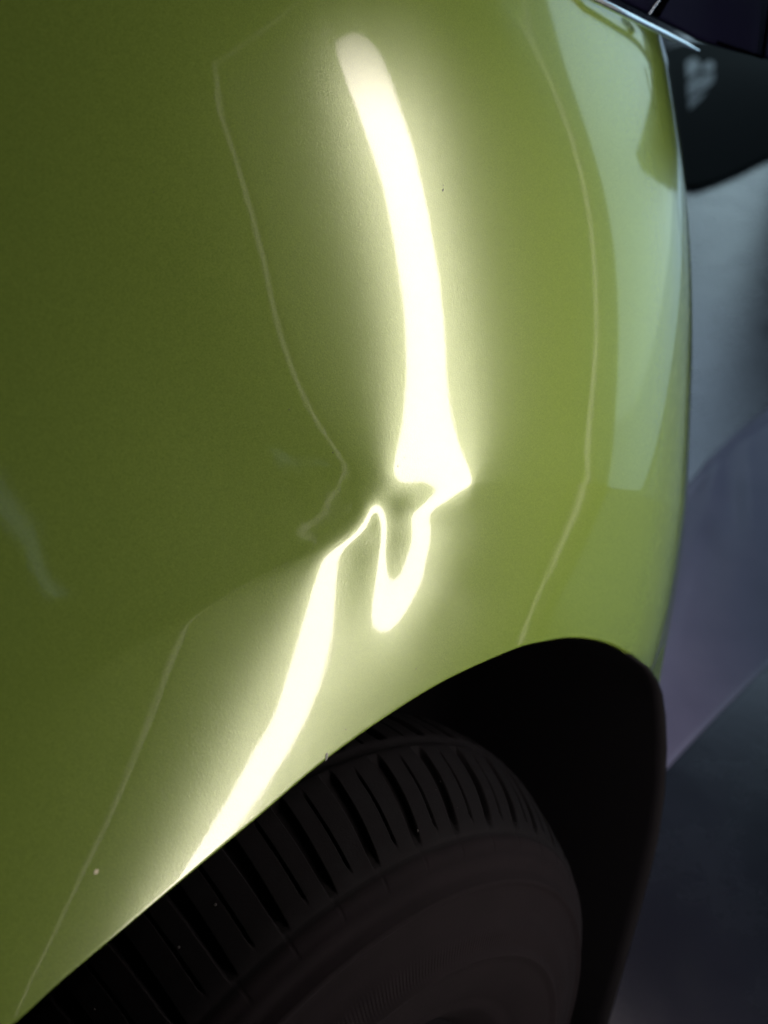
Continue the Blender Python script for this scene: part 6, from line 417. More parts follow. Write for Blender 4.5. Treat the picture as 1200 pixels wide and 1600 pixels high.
[2,-1,-1,-1,1,1,-3,2,1,-2,1,2,-3,0,0,2,-1,0,0,-2,3,-3,0,0,-1,3,0,3,-1,0,-2,1,0,-1,0,0,-2,4,-3,1,0,0,0,-1,2,-2,2,-2,2,-3,4,-3,1,0,2,-3,0,3,-3,0,3,-3,2,-1,0,-1,2,-1,0,2,-2,-1,1,1,-1,-1,-1,2,1,-1,0,-1,1,0,1,-1,0,-1,1,0,1,-1,-1,2,-1,-1,2,-2,2,-1,0,0,-1,1,-1,3,-3,0,0,2,-2,1,0,0,-1,1,1,-3,2,2,-4,3,0,-1,-1,2,-3,3,0,-1,0,-1,2,-2,0,4,-4,0,2,-2,3,-3,1,0,-1,2,-1,1,-2,0,2,-2,2,-2,2,0,-1,-1,1,0,1,0,-3,2,1,-1,1,-3,4,-3,0,3,-2,0,0,0,1,-1,0,1,-3,3,-3,3,-2,1,1,-2,1],
[2,-2,0,1,-2,1,1,-2,1,1,-2,0,2,-1,1,-3,2,0,0,0,-1,2,-3,0,-5,0,17,-5,-3,-2,1,-1,-1,1,0,-1,3,-4,2,1,-2,0,1,1,-2,2,-2,2,-2,2,-2,1,1,-1,-2,4,-2,-1,3,-3,2,-1,0,0,1,-1,0,0,1,-3,2,1,-1,-1,1,0,2,-3,0,0,2,-1,-1,2,-3,2,1,-1,1,-2,1,1,-1,-1,2,-1,-1,2,-1,-1,1,0,0,-1,2,-2,0,3,-2,0,0,-1,0,0,2,-1,-1,3,-2,-2,3,-2,2,-3,3,-2,1,2,-2,0,-2,4,-3,2,0,-4,4,0,-2,2,-2,2,-2,2,0,-2,1,-1,2,0,-1,0,-1,2,-2,1,1,-1,-1,2,-1,-1,1,1,-2,2,-2,2,-2,1,2,-3,2,-1,-1,2,-1,0,0,0,1,-2,1,-1,1,-1,1,0,2],
[3,-4,1,0,0,0,0,0,0,-1,2,0,-2,2,-3,4,-2,0,-1,1,0,-1,2,2,2,0,-13,4,2,2,-1,1,0,1,-3,3,-2,2,-1,-2,2,1,-1,-1,2,-2,1,0,1,-2,1,1,-2,2,0,-3,3,0,-2,3,-4,2,1,-1,-1,2,-1,0,0,1,-1,-1,2,-1,-1,1,-1,1,0,1,-2,2,-2,1,1,-1,-1,1,-1,3,-3,1,1,-1,-1,1,1,-2,0,2,-1,0,0,1,-2,0,2,-2,1,-2,3,-1,1,-1,-1,1,1,-3,1,2,-1,0,-1,3,-3,1,1,-2,1,-1,4,-5,3,-2,1,2,-3,0,2,-2,2,-1,0,-1,1,1,-2,3,-3,0,1,1,-1,0,0,0,-1,3,-2,0,-1,2,0,-2,1,0,0,1,-1,0,0,0,-2,3,1,-4,3,0,-1,1,-2,0,0,1,0,1,-2,2,-2],
[2,-1,-2,1,1,-1,-1,2,-2,2,-2,0,2,-2,3,-3,0,1,1,0,0,0,1,-1,2,0,-6,-1,2,1,0,-1,3,-3,4,-3,0,0,2,-1,0,0,-1,2,-2,1,0,-1,2,-1,1,-2,2,-2,1,1,-1,-1,1,-1,3,-2,0,0,1,-1,0,0,-1,1,1,-1,-1,1,0,0,-1,2,-1,-1,1,-1,3,-4,3,-1,0,1,-1,-1,2,-2,0,2,-1,1,-2,1,1,-2,1,0,0,-1,1,1,-1,-1,1,1,-3,3,-2,1,1,-2,0,1,2,-2,-1,1,0,-1,1,1,-1,-1,1,1,-2,1,0,1,-2,1,1,-1,0,0,0,-1,2,0,-2,1,1,-3,3,0,-2,1,1,-2,2,-2,3,-5,4,-1,1,-2,1,0,1,-2,1,0,1,-1,-1,2,0,-2,1,2,-3,1,1,-3,3,-1,0,-1,1,0,0,1,-2],
[2,-2,1,-2,1,-1,2,-1,0,0,0,1,-2,1,-1,1,2,-2,0,1,-2,3,-2,1,1,-4,3,-1,-1,-2,2,2,-3,2,-1,0,2,0,-4,4,-1,-1,2,-2,2,-1,-1,3,-4,3,-1,1,-2,1,1,-1,-1,1,1,0,-2,1,-1,2,-1,0,0,0,1,-1,-2,3,-1,0,1,-2,2,-3,3,-1,0,0,-1,2,-2,1,0,-1,1,0,0,1,-1,0,0,-1,2,-1,-1,3,-3,1,0,0,0,-1,0,2,-1,0,1,-3,2,1,-2,1,0,1,-3,2,1,-2,2,-2,2,-1,-1,1,1,-1,-1,3,-3,1,0,0,-1,2,-2,2,-2,2,-2,1,1,-1,-1,2,-1,0,0,0,0,0,0,1,-3,5,-4,1,-1,2,-2,3,-3,1,1,-2,0,2,-1,-1,3,-2,-1,0,3,-3,0,4,-4,1,0,-1,1,0,2,-4,3],
[2,-2,-1,2,-1,1,-2,0,2,-1,0,0,0,1,-1,1,-2,1,1,-3,4,-2,1,0,-3,2,1,-1,-2,3,-1,-1,0,1,-1,2,-2,-1,4,-4,2,1,-1,0,-1,1,1,-2,1,0,0,-1,2,0,-2,0,2,0,-1,-1,2,-1,1,-2,1,0,0,1,-2,1,2,-3,0,1,-1,1,0,1,-2,1,0,0,0,0,0,0,0,0,1,-2,1,0,1,-3,3,0,-3,3,0,-3,3,-2,1,0,1,-2,2,-1,-1,0,1,1,-1,-1,1,0,1,-2,1,0,0,1,-3,4,-3,-1,3,0,-2,2,0,-3,3,-2,2,-2,2,-1,0,0,1,-2,2,-1,-1,1,1,-2,1,-1,3,-3,0,3,-2,-1,2,-3,4,-3,2,-1,1,-3,2,1,-1,0,1,-2,2,-1,-2,3,-1,1,-4,4,0,-3,4,-1,-4,5,-1,-1,-1,3,-2],
[3,-4,2,-2,1,-1,2,0,-1,-1,2,-2,2,-2,2,-2,2,-1,-1,4,-4,1,1,-2,1,0,-1,1,1,-2,0,0,2,-2,1,-1,0,2,-2,3,-3,1,-1,1,0,0,1,-2,2,-2,1,1,-2,1,0,2,-2,-1,0,2,-2,3,-4,4,-3,1,0,0,0,0,-1,2,-1,0,0,1,-2,1,-1,1,0,0,0,0,0,0,0,0,-1,3,-3,0,1,2,-3,0,3,-3,0,2,-2,2,-1,0,-2,4,-3,0,2,0,-2,1,0,0,-1,2,-2,1,1,-2,1,0,1,-3,2,2,-3,1,1,-3,2,1,-2,3,-3,2,-2,0,3,-3,0,2,-1,-1,2,-1,-1,3,-3,2,-3,3,0,-2,0,2,-1,1,-3,3,0,-2,1,0,2,-3,0,2,-2,2,-2,2,-1,-1,1,-1,3,-3,0,1,-2,3,2,-2,0,-1,0,-1,1],
[1,0,-1,1,-2,2,-1,-1,0,2,-1,0,-1,2,-1,0,0,1,0,-3,4,-3,0,2,-1,0,0,0,0,0,0,0,-2,2,0,0,1,-3,3,-3,3,-1,-1,2,-1,0,-2,3,-1,1,-1,0,1,-2,1,-1,1,1,-1,-1,3,-4,4,-4,4,-3,2,-2,2,-2,2,-2,2,-2,1,-1,2,-2,2,-1,0,0,-1,1,-1,2,-2,2,-1,-2,3,0,-2,0,2,-1,0,1,-1,-1,2,-1,0,-1,3,-3,1,0,-1,0,2,-1,-1,1,2,-4,2,1,-2,2,-2,1,-1,3,-2,-1,1,-1,1,1,-1,0,1,-3,3,-2,2,0,-4,4,0,-1,-1,2,-1,-1,3,-4,3,-1,1,-2,1,0,1,-1,-1,1,2,-2,-2,3,-2,3,-4,3,0,-2,2,-2,2,-2,1,0,1,-1,-2,2,-1,0,1,0,6,-6,-1,1,1,-2,1],
[3,-4,1,-1,2,-1,-1,2,0,-2,1,1,-1,0,-1,2,-2,2,-2,2,-2,3,-2,-2,3,-2,2,-1,0,-1,1,-1,2,-2,1,-1,0,3,-3,2,-2,0,3,-3,1,-1,3,-3,1,0,-1,1,0,0,1,-1,-1,1,2,-2,-2,2,1,0,-3,4,-3,1,0,1,-3,3,-2,2,-1,0,-1,1,0,-1,2,-2,3,-3,2,-3,3,-2,1,1,-1,-1,2,0,-2,1,-1,1,1,-1,-1,1,0,1,-3,2,1,-1,0,1,-1,-1,2,-2,0,2,0,-2,1,-1,2,-2,2,-2,1,0,0,0,-1,2,-1,-1,1,1,-2,2,-1,-1,3,-3,1,-1,2,-1,0,1,-3,3,-1,0,-1,3,-2,-1,1,0,1,-1,-2,2,1,-1,1,-2,2,-1,-1,2,-2,2,-2,2,-1,1,-3,2,1,-3,3,-1,1,1,-3,4,-4,1,-2,3,-1],
[1,0,-1,1,-2,1,0,0,0,0,0,-1,3,-3,2,-1,0,-1,2,-1,0,-1,1,1,-2,2,-3,2,0,1,-2,2,-1,0,-1,1,1,-3,2,-1,2,-1,-1,1,0,2,-5,5,-3,1,1,-1,-1,3,-3,1,1,-2,-1,4,-2,1,-2,0,3,-3,1,0,0,0,1,-3,3,-1,-1,1,0,1,-2,2,-3,3,-2,2,-2,1,0,0,0,0,0,1,-2,0,2,0,-1,-1,0,2,1,-3,0,1,1,-1,-1,1,1,-2,0,2,-2,2,-1,0,-1,1,1,-1,-1,2,-1,-1,1,0,0,0,1,-3,2,1,-1,-1,3,-3,0,2,-1,1,-2,2,-1,-1,1,0,1,-2,1,0,1,-3,2,1,-1,0,0,0,2,-3,1,0,0,-1,1,0,1,-1,1,-2,2,-2,2,-3,3,-1,-1,3,-3,2,-1,0,0,-2,5,-4,2,-2,1],
[3,-4,0,1,1,-2,3,-3,0,3,-4,4,-4,3,-2,1,2,-3,1,0,0,0,0,0,-1,0,3,-2,0,-1,2,-2,0,2,-1,0,-1,2,-2,2,-2,2,-1,0,-1,0,3,-4,4,-3,1,-1,3,-4,2,0,0,1,0,-3,3,-1,-1,3,-3,1,0,1,-2,1,0,1,-2,0,2,-1,0,-1,1,0,1,-1,-2,2,0,1,-1,-1,1,0,0,-1,2,0,-2,1,0,1,0,-2,-1,3,0,-1,0,0,-1,2,-3,3,-1,0,1,-1,-1,1,0,0,-1,1,1,-2,1,1,-2,1,0,1,-3,4,-3,1,0,0,-1,2,-1,0,-1,1,1,-2,1,1,-2,1,0,1,-1,-1,1,2,-3,1,0,0,1,-1,-2,4,-3,2,-1,1,-2,1,0,-1,1,1,-2,2,-2,3,-2,0,1,-1,0,0,1,-1,-2,3,-3,3,-2,2,-1],
[1,0,0,-2,1,1,-3,3,0,-3,4,-4,3,-1,1,-1,-2,3,-1,0,0,-1,2,-2,2,0,-2,1,-1,2,-2,1,1,-2,1,0,-1,1,1,-2,2,-3,2,0,2,-3,1,1,-3,3,-2,3,-4,3,-1,0,0,0,-1,2,-1,0,1,-2,0,1,1,-1,0,0,-1,2,-1,0,0,-2,2,0,1,-1,-1,0,4,-5,3,-2,1,1,-1,0,-1,2,-1,-1,2,-2,2,-2,1,1,-1,0,-1,1,0,0,1,-3,4,-3,2,-2,0,1,1,-1,0,0,0,0,-1,2,-2,1,1,-2,1,-1,2,-2,2,-1,-1,3,-4,2,1,-1,1,-2,0,3,-3,1,1,-2,1,0,0,1,-1,-2,4,-2,0,0,-2,2,2,-4,4,-4,2,0,2,-3,1,2,-3,1,1,-2,2,-2,1,0,0,0,2,-2,0,-1,2,-3,2,1,0,-2,0],
[2,-2,-1,2,-1,-1,2,-1,-1,2,-1,1,-2,1,0,-1,2,-1,0,0,-1,3,-4,3,-2,0,1,0,1,-2,2,0,-3,2,0,0,1,-1,-2,3,-2,2,0,-2,0,2,-1,-1,2,-1,1,-3,4,-4,3,-2,1,0,1,-1,0,0,-1,1,2,-2,-1,0,2,-2,3,-4,2,1,-2,3,-3,1,-1,0,1,0,-2,5,-4,1,0,0,0,-1,2,-1,-1,3,-3,2,-1,0,-1,1,1,-2,2,-2,1,0,0,2,-4,3,-2,1,1,-2,1,0,-1,1,0,1,-1,-1,2,-2,0,3,-3,1,0,0,0,-1,2,-3,5,-4,1,-1,1,1,0,-3,3,-2,1,2,-3,1,-1,2,-1,1,-2,0,2,-1,1,-1,-1,2,-2,3,-3,2,-3,4,-3,0,2,-1,0,1,-2,2,0,-1,0,0,-1,1,1,-2,0,2,-1,-2,2,1,-1],
[2,-3,2,-1,-1,2,-2,1,1,-2,1,0,1,-2,1,1,-1,-1,1,0,1,-2,1,0,1,-1,0,-1,1,1,-3,1,3,-2,0,0,-1,0,4,-4,0,2,-3,4,-3,0,1,1,-1,-1,1,2,-4,3,-3,4,-2,0,0,-1,1,0,1,-1,-1,2,-1,0,0,1,-2,2,-1,-1,0,1,1,-1,-1,1,-1,1,-1,-1,3,2,-4,1,0,1,-1,0,1,-4,4,-1,-1,2,0,-2,1,0,0,1,-1,-1,1,-1,3,-4,3,-1,0,0,0,-1,3,-2,0,-2,3,-1,-1,1,1,-3,4,-3,1,0,-1,3,-3,2,-3,3,-1,0,0,-1,1,1,-2,3,-3,0,2,-1,1,-3,2,1,-2,3,-4,3,-1,0,0,1,-1,-2,4,-4,4,-4,4,-2,0,0,0,0,1,-2,1,0,1,0,-1,1,-3,2,-1,0,1,1,-2,1,1],
[1,0,-2,1,0,0,1,-1,-1,2,-1,-1,1,1,-1,-1,1,1,-1,-1,1,-1,2,-1,-1,1,0,1,-2,1,2,-2,-1,0,2,-2,1,1,-3,2,2,-3,2,-3,3,0,-1,0,-1,2,-1,-2,2,1,0,-3,2,0,0,1,-1,-1,2,-1,0,-1,2,0,-2,1,-1,1,0,0,2,-3,1,-1,2,-2,1,-1,1,1,0,-3,3,-1,0,0,0,-1,1,2,-3,0,2,-1,-1,2,-2,2,-1,-1,1,1,-1,0,-1,2,-2,1,-1,3,-3,2,-3,2,0,1,-2,1,0,1,-2,2,-3,3,-1,-1,3,-4,3,-1,0,0,0,1,-2,2,-2,1,1,-3,3,-2,2,-1,0,1,-1,-2,4,-3,2,-2,1,1,-2,0,1,2,-3,2,-2,3,-3,0,2,-1,0,0,0,1,-1,1,-1,-1,2,-2,0,2,-1,-1,1,0,0,0,-1],
[2,-2,0,0,1,-2,1,-1,2,-1,-1,2,-1,-1,1,1,-1,0,-1,2,-1,0,0,-2,2,1,-2,2,-1,-1,0,2,-1,1,-3,3,0,-2,1,1,-2,0,1,2,-3,1,0,-1,2,-1,0,0,0,-2,2,2,-3,1,0,1,-2,3,-3,1,0,0,-1,1,1,-2,2,-1,0,1,-2,1,-1,2,-1,0,1,-1,2,-3,-1,2,0,-1,0,1,0,1,-2,1,1,0,-2,0,2,-2,2,-1,-1,2,-2,1,0,-1,1,1,-1,1,-1,-2,2,0,1,-2,1,1,-2,1,0,-1,2,-2,2,-1,0,1,-3,3,-1,-1,3,-3,0,1,1,-2,2,-2,1,1,-1,1,-3,2,0,1,-1,1,-2,1,0,0,1,-3,4,-2,0,-1,1,1,-1,-1,1,2,-4,3,-1,0,0,0,0,0,0,1,-2,2,0,-3,1,2,-1,-2,3,-2,2],
[1,-2,3,-3,0,2,-1,0,0,0,1,-2,1,1,-2,1,-1,1,1,-2,0,3,-4,5,-3,-2,4,-4,3,-1,0,-1,1,0,1,-2,1,1,-1,-1,1,1,-1,-2,4,-3,0,3,-3,1,-1,2,-1,1,-1,-2,3,-1,0,-1,2,-2,1,0,1,-1,1,-3,2,1,-1,0,0,-1,1,1,0,-2,0,2,-1,2,-3,1,0,-2,2,0,1,-1,-1,0,2,-1,-1,0,2,0,-2,2,-2,0,2,-1,1,-1,-1,2,-1,-1,1,-1,2,-1,1,-2,0,3,-3,-1,4,-2,0,1,-2,1,0,-1,1,0,1,-2,1,1,-3,3,0,-2,0,3,-3,2,-2,0,1,0,2,-2,0,-2,2,1,-1,0,1,-2,0,3,-3,1,1,-2,2,-3,3,-1,0,-1,3,-3,1,0,1,0,-1,0,0,0,1,-3,2,1,-1,-1,-1,4,-3,1,-1],
[2,-1,-3,2,1,-1,-1,2,-2,1,-1,2,-2,1,1,-1,1,-2,0,2,0,-4,6,-6,3,2,-4,3,-2,2,0,-2,1,1,-2,2,-2,0,2,-1,0,0,0,1,-3,3,0,-3,3,-1,1,-2,0,1,0,1,-1,0,0,-1,2,-1,0,0,-1,2,-2,3,-3,1,0,0,0,0,1,-2,0,2,0,-2,1,-1,1,0,1,0,-3,3,-2,0,1,2,-3,0,2,-1,0,-1,2,-2,2,0,-2,0,1,-1,3,-2,-1,1,0,0,-1,2,-2,2,-1,-2,3,1,-4,2,0,-1,2,-1,-1,2,-1,-1,1,1,-1,-1,2,-1,-1,2,0,-3,3,-2,2,0,-1,-1,0,1,0,1,0,-3,3,-1,-1,3,-2,-1,1,0,-1,3,-4,4,-3,1,1,-1,0,0,0,1,-2,0,1,1,-1,0,0,1,-1,-2,1,1,1,-2,1,0,1],
[1,-2,2,-1,0,-1,2,-1,1,-3,4,-2,0,0,-1,0,1,0,2,-3,0,3,-4,3,-1,-1,2,-2,2,-2,0,3,-2,-2,3,-2,2,0,-3,2,1,-1,0,-1,2,-1,-1,2,-1,-1,1,0,1,-2,1,0,0,0,0,1,-2,1,0,1,-1,-1,1,0,1,-1,-1,1,1,-2,1,1,-1,-1,1,1,-1,0,1,-2,0,1,1,-2,1,0,1,-3,2,1,-2,2,-2,2,-2,1,0,-1,2,0,-2,2,-3,2,2,-3,1,1,-1,-2,3,-2,2,0,-2,-1,3,0,-1,0,-1,2,-1,0,-1,3,-3,1,-1,2,-1,-1,2,-2,0,2,-2,2,-1,-1,1,1,-1,0,0,1,-3,4,-4,3,-1,-1,2,-1,0,1,-2,0,3,-2,-1,2,-2,2,-3,2,1,-2,2,-1,1,-1,0,0,0,0,-1,2,-1,-1,0,1,0,1,-2],
[1,0,-2,2,-2,2,-2,0,1,2,-4,1,3,-3,1,1,-2,3,-5,4,0,-2,0,2,-1,-1,1,1,-1,0,1,-3,2,1,-1,1,-2,0,3,-2,-2,3,-2,3,-3,1,1,-2,0,2,-2,2,-2,2,-1,-1,2,-2,1,1,-1,0,0,-1,1,1,0,-2,1,-1,2,-1,-1,3,-4,1,2,0,-2,1,0,1,-3,4,-3,1,0,0,0,1,-2,1,1,-3,3,-1,0,-1,1,1,-2,2,-2,1,0,0,1,-1,-2,3,-1,-1,1,2,-3,1,0,-1,2,0,-1,-2,2,0,0,0,1,-2,2,-3,3,-1,0,0,-1,2,-2,2,0,-2,2,-2,0,3,-3,1,0,0,0,-1,3,-3,2,-2,2,-1,-2,3,-1,-1,3,-2,-1,0,3,-3,1,-1,3,-2,-1,2,-2,2,-2,0,2,-1,0,1,-1,-1,1,-1,2,-2,2,-3,3],
[1,-2,2,-1,0,0,0,1,-2,1,0,1,-3,2,1,-1,0,-2,4,-3,0,1,2,-3,1,1,-1,-1,1,0,-1,3,-3,1,0,-1,2,-1,0,0,1,-3,4,-4,3,-2,1,0,1,-1,0,-2,4,-3,1,1,-3,4,-2,-1,1,0,1,-1,1,-2,0,2,-2,2,-1,0,-1,0,3,-1,-2,0,2,-1,0,-2,4,-4,3,-1,0,0,1,-3,3,-1,-1,3,-3,0,1,0,1,-1,0,-1,2,-2,2,-2,1,-1,3,-2,0,-1,2,-3,3,-1,-1,2,-1,-1,1,1,-1,0,1,-2,0,2,-2,2,-1,-1,2,-1,0,-1,2,-2,1,0,0,0,1,-3,3,-1,0,0,1,-2,0,2,-1,0,-1,1,2,-4,3,-1,-1,2,-1,0,-1,1,1,-1,-1,2,-1,-1,1,-1,2,-1,0,1,-1,0,0,-1,1,0,-1,2,-2,3,-3],
[1,0,-2,0,2,-2,2,-2,2,-2,2,-2,1,1,-1,-1,2,-1,-1,2,-1,0,-1,1,0,0,-1,2,-2,2,-1,-1,3,-3,0,3,-3,2,-3,2,1,0,-3,3,-1,0,-1,2,-1,-1,2,0,-4,5,-3,2,0,-3,3,-2,2,-1,-1,2,-2,1,1,-2,2,-2,1,0,1,-1,0,-2,3,0,-2,1,0,1,-3,4,-3,1,0,0,-1,3,-4,2,1,-2,1,0,1,0,-2,0,1,1,-2,1,0,1,-2,2,-3,2,0,2,-4,4,-3,2,-1,-1,0,2,-1,0,0,0,-1,1,0,0,1,-2,1,0,0,-1,2,0,-2,2,-2,1,-1,2,-2,2,-1,0,0,0,-1,3,-2,-2,3,0,-2,2,-2,2,-2,1,0,-1,2,-1,0,1,-3,3,-1,-1,1,0,1,-1,-1,2,-3,1,1,0,2,-1,-3,2,0,0,1,-1,1],
[1,-1,0,0,0,0,-1,2,-2,1,-1,2,0,-2,0,2,-2,1,1,-2,1,1,-1,0,0,-1,2,-1,0,0,0,0,-2,4,-1,-3,3,-3,4,-1,-3,2,1,-2,1,1,0,-2,0,2,-3,1,4,-5,3,-2,1,2,-3,2,-2,2,-1,-1,1,1,-2,2,-2,2,-1,0,0,0,-2,5,-4,0,2,-1,-1,1,1,-3,3,-1,0,0,0,-1,3,-2,-2,3,-1,1,-2,-1,3,-1,1,-2,1,1,-1,-1,2,-2,2,-1,-1,0,3,-3,0,1,0,1,0,-2,0,1,1,-1,0,0,1,-2,0,2,-2,2,-1,0,-1,1,0,-1,2,0,-1,-1,2,-2,0,2,-1,0,0,-1,1,2,-3,-1,4,-3,1,1,-1,0,0,0,-1,1,1,-2,2,-2,1,0,1,-1,-2,2,0,-1,2,-1,0,0,-2,4,-3,1,1,1,-2,1,-2],
[1,-2,1,1,-2,1,1,-2,1,1,0,-2,0,2,-1,-1,1,1,-2,1,0,-1,1,0,0,1,-1,-1,2,-3,3,-1,2,-4,2,0,0,2,-3,0,2,-1,0,1,-2,1,-1,2,-1,-1,2,-1,-1,2,-1,0,0,-1,1,1,-1,-1,1,1,-1,0,0,0,1,-2,0,1,0,0,1,-3,3,-1,0,-1,2,-1,-1,2,-1,0,0,0,0,0,-1,1,2,-3,1,-2,3,1,-4,3,-2,1,1,-1,-2,3,-1,1,-2,1,1,-1,-2,2,2,-3,2,-3,2,1,0,-1,-2,2,0,1,-2,1,1,-2,2,-1,-1,1,1,-2,2,-1,-1,0,2,0,-2,1,1,-2,0,2,-1,0,1,-3,3,0,-2,1,0,-1,1,1,-1,0,0,1,-3,2,1,-2,2,-1,-2,2,1,-1,-1,0,1,-1,0,-1,3,-2,4,-1,0,-2,0,-1,3],
[0,0,1,-2,1,1,-2,1,1,-2,0,2,-1,-1,2,-1,0,-1,1,1,-1,0,0,0,-1,1,0,0,-1,4,-5,3,-3,4,-3,2,-2,1,0,0,1,-2,1,0,1,-2,1,0,1,-2,0,2,-1,0,0,0,0,1,-2,1,0,0,1,-2,2,-2,2,-2,0,2,0,-2,1,0,1,-1,-1,2,-1,0,0,-2,4,-3,1,-1,1,1,-1,0,0,0,-1,1,0,2,-4,1,3,-3,1,1,-1,-2,5,-4,0,1,1,-2,1,-1,2,0,-2,1,-1,3,-3,1,0,0,1,-1,0,-2,3,-1,-1,2,-1,-1,1,1,-2,1,0,0,0,1,-2,0,2,0,-2,0,3,-3,1,0,-1,3,-4,3,-1,0,0,0,0,-1,2,-1,0,-2,4,-2,-1,2,-2,0,3,-3,1,-1,2,-1,-2,1,0,1,-2,2,6,-2,-4,-2,3,-2,0],
[1,-1,-1,2,-1,-1,1,1,-2,1,0,-1,2,-1,-1,1,1,-1,1,-3,3,-2,2,-2,2,-1,-1,2,0,-4,5,-3,2,-2,2,-1,1,-2,1,0,-1,2,-1,-1,0,2,0,-2,0,2,0,-1,-1,1,0,0,1,-3,4,-3,2,-1,0,0,-1,1,0,0,1,-1,0,0,0,0,-1,1,1,-2,0,2,-2,3,-4,3,-1,1,-1,-1,1,0,0,0,0,0,0,-1,2,0,-2,1,1,-2,-1,5,-6,4,0,-2,1,0,0,1,-1,-2,2,0,1,-1,1,-1,-1,0,1,0,0,2,-3,1,1,-2,0,1,1,-2,2,-1,-1,2,-1,-1,1,1,-2,0,2,0,-2,1,0,0,0,-1,2,-2,1,0,1,-1,0,0,-1,1,0,2,-3,0,1,1,-2,2,-3,3,-2,2,-3,2,1,-1,-1,0,3,1,-4,2,-2,2,-2,2,-1],
[0,0,1,-3,3,-1,1,-3,3,-1,1,-1,-1,1,0,1,-2,1,-1,2,-3,4,-4,3,-1,0,0,0,-1,3,-3,1,0,0,0,0,-1,2,0,-1,-1,2,-2,2,0,-2,0,1,0,0,-1,1,1,-1,0,1,-2,3,-3,1,-1,2,-2,1,1,0,-2,1,0,-1,0,3,-3,1,0,1,-2,2,-1,-1,1,0,0,0,-1,2,-1,0,0,0,-1,2,-2,1,1,-1,0,-1,1,0,-1,2,1,-4,4,-3,0,2,-2,3,-3,1,-1,2,-1,1,-2,0,1,-1,2,0,-1,0,0,-1,0,2,-2,1,0,1,-2,2,-2,1,0,-1,2,-1,1,-3,3,0,-1,-1,1,0,0,0,0,0,0,0,0,0,-1,1,0,0,0,1,-1,-1,0,3,-2,-2,3,-1,1,-2,2,-2,2,-2,0,1,1,1,-2,0,0,-2,3,0,-2,2,-1],
[0,1,-3,4,-3,1,-1,3,-4,3,-2,1,0,1,-1,-1,1,0,0,0,2,-4,3,-1,0,-1,2,-2,1,0,0,0,0,0,0,-1,2,-1,-1,1,2,-3,1,0,-1,2,-1,1,-2,0,2,-1,0,1,-1,-1,1,-1,2,0,-1,-1,2,-1,0,-2,3,0,-2,2,0,-3,3,-1,0,-1,1,-1,1,0,1,-2,2,-1,1,-3,2,0,0,0,2,-4,4,-3,0,1,1,-1,0,1,-1,-1,0,1,0,0,1,-2,2,-3,4,-3,3,-3,1,-1,2,-1,-1,2,-2,1,0,-1,1,0,2,-4,2,1,0,-2,1,-1,1,1,-1,0,-1,1,-1,3,-3,1,-1,2,-1,-1,1,1,-2,1,1,-1,0,0,0,0,1,-1,0,-2,2,0,1,-2,1,1,-1,-1,1,0,-1,1,0,1,0,-1,1,-2,2,-2,1,0,0,-1,3,-4,2],
[0,-1,3,-3,1,0,0,-1,3,-3,1,0,0,-1,2,-2,2,-1,-1,2,-3,3,-1,-1,1,1,-2,2,0,-3,3,-1,1,-2,1,1,-1,-1,2,-1,-1,0,3,-3,2,-2,1,-2,4,-1,-1,-1,2,-3,3,-1,1,-1,0,-1,1,1,-2,2,-2,3,-3,0,2,-2,0,2,-1,0,0,0,0,0,1,-1,-1,2,-2,0,1,2,-2,-1,1,0,-1,2,-2,2,-1,0,-1,1,1,-3,3,-1,1,-1,-1,2,-2,3,-3,2,-3,3,-2,2,-1,0,-1,2,-1,-1,2,-2,1,1,-1,-1,0,3,-2,-1,0,1,1,-1,0,-1,1,1,-2,2,-1,0,0,-2,3,-1,-1,3,-2,-2,4,-2,-2,2,0,1,-2,2,-3,2,0,2,-2,-1,2,-2,1,0,-1,3,-3,2,-1,0,0,0,-1,2,-1,1,-1,1,-3,1,1,1,-2,2,-1],
[1,-2,0,2,-1,0,0,0,-1,1,0,1,-1,0,-2,4,-4,3,0,-3,4,-2,-1,2,-2,1,1,-2,0,3,-4,3,-2,2,-1,0,-1,2,-2,2,-1,1,-3,3,-2,1,1,0,-3,2,0,2,-4,4,-3,2,-2,2,-2,1,1,-2,1,0,0,0,0,1,-2,2,0,-2,0,1,0,0,0,0,-1,1,1,-2,2,0,-1,-2,2,2,-3,1,-1,2,-2,2,-1,0,0,0,-1,3,-3,1,-1,2,-1,0,1,-4,5,-3,2,-1,-1,2,-1,0,-1,1,0,0,0,1,-2,1,-1,3,-3,0,1,1,-1,0,-1,2,-1,0,0,-1,2,-2,2,-3,2,2,-3,1,1,-3,2,1,-2,1,1,-1,0,-1,2,-2,2,-1,0,-1,1,1,-2,2,-2,1,1,-3,3,-1,0,0,1,-1,1,-1,0,1,-1,-2,3,-2,1,-1,1,0,0],
[-1,3,-2,-2,2,1,-1,0,0,0,0,-1,1,0,1,-2,2,-2,1,1,-3,2,1,-1,0,-1,1,0,1,-2,3,-4,2,1,-1,0,1,-2,1,0,0,0,1,-2,1,0,-1,1,1,-1,0,-1,3,-3,2,-2,1,0,0,1,-2,2,0,-2,1,-1,2,-2,2,-2,0,2,0,-2,1,0,0,0,-1,2,-2,1,0,0,0,1,-1,-2,4,-2,1,-3,4,-3,1,0,0,0,0,-1,1,1,-1,-1,2,-1,-1,3,-4,3,-2,1,2,-4,2,0,2,-4,2,1,-2,1,0,0,1,-3,4,-3,2,-3,2,1,-1,-1,1,0,0,0,1,-1,-2,4,-2,-1,2,-2,0,3,-3,1,0,-1,2,-1,0,-1,2,-2,2,-1,0,-1,1,0,0,0,1,-2,2,-1,-1,1,1,-1,-1,2,0,-1,1,-2,0,2,-3,2,0,0,0,1,-1],
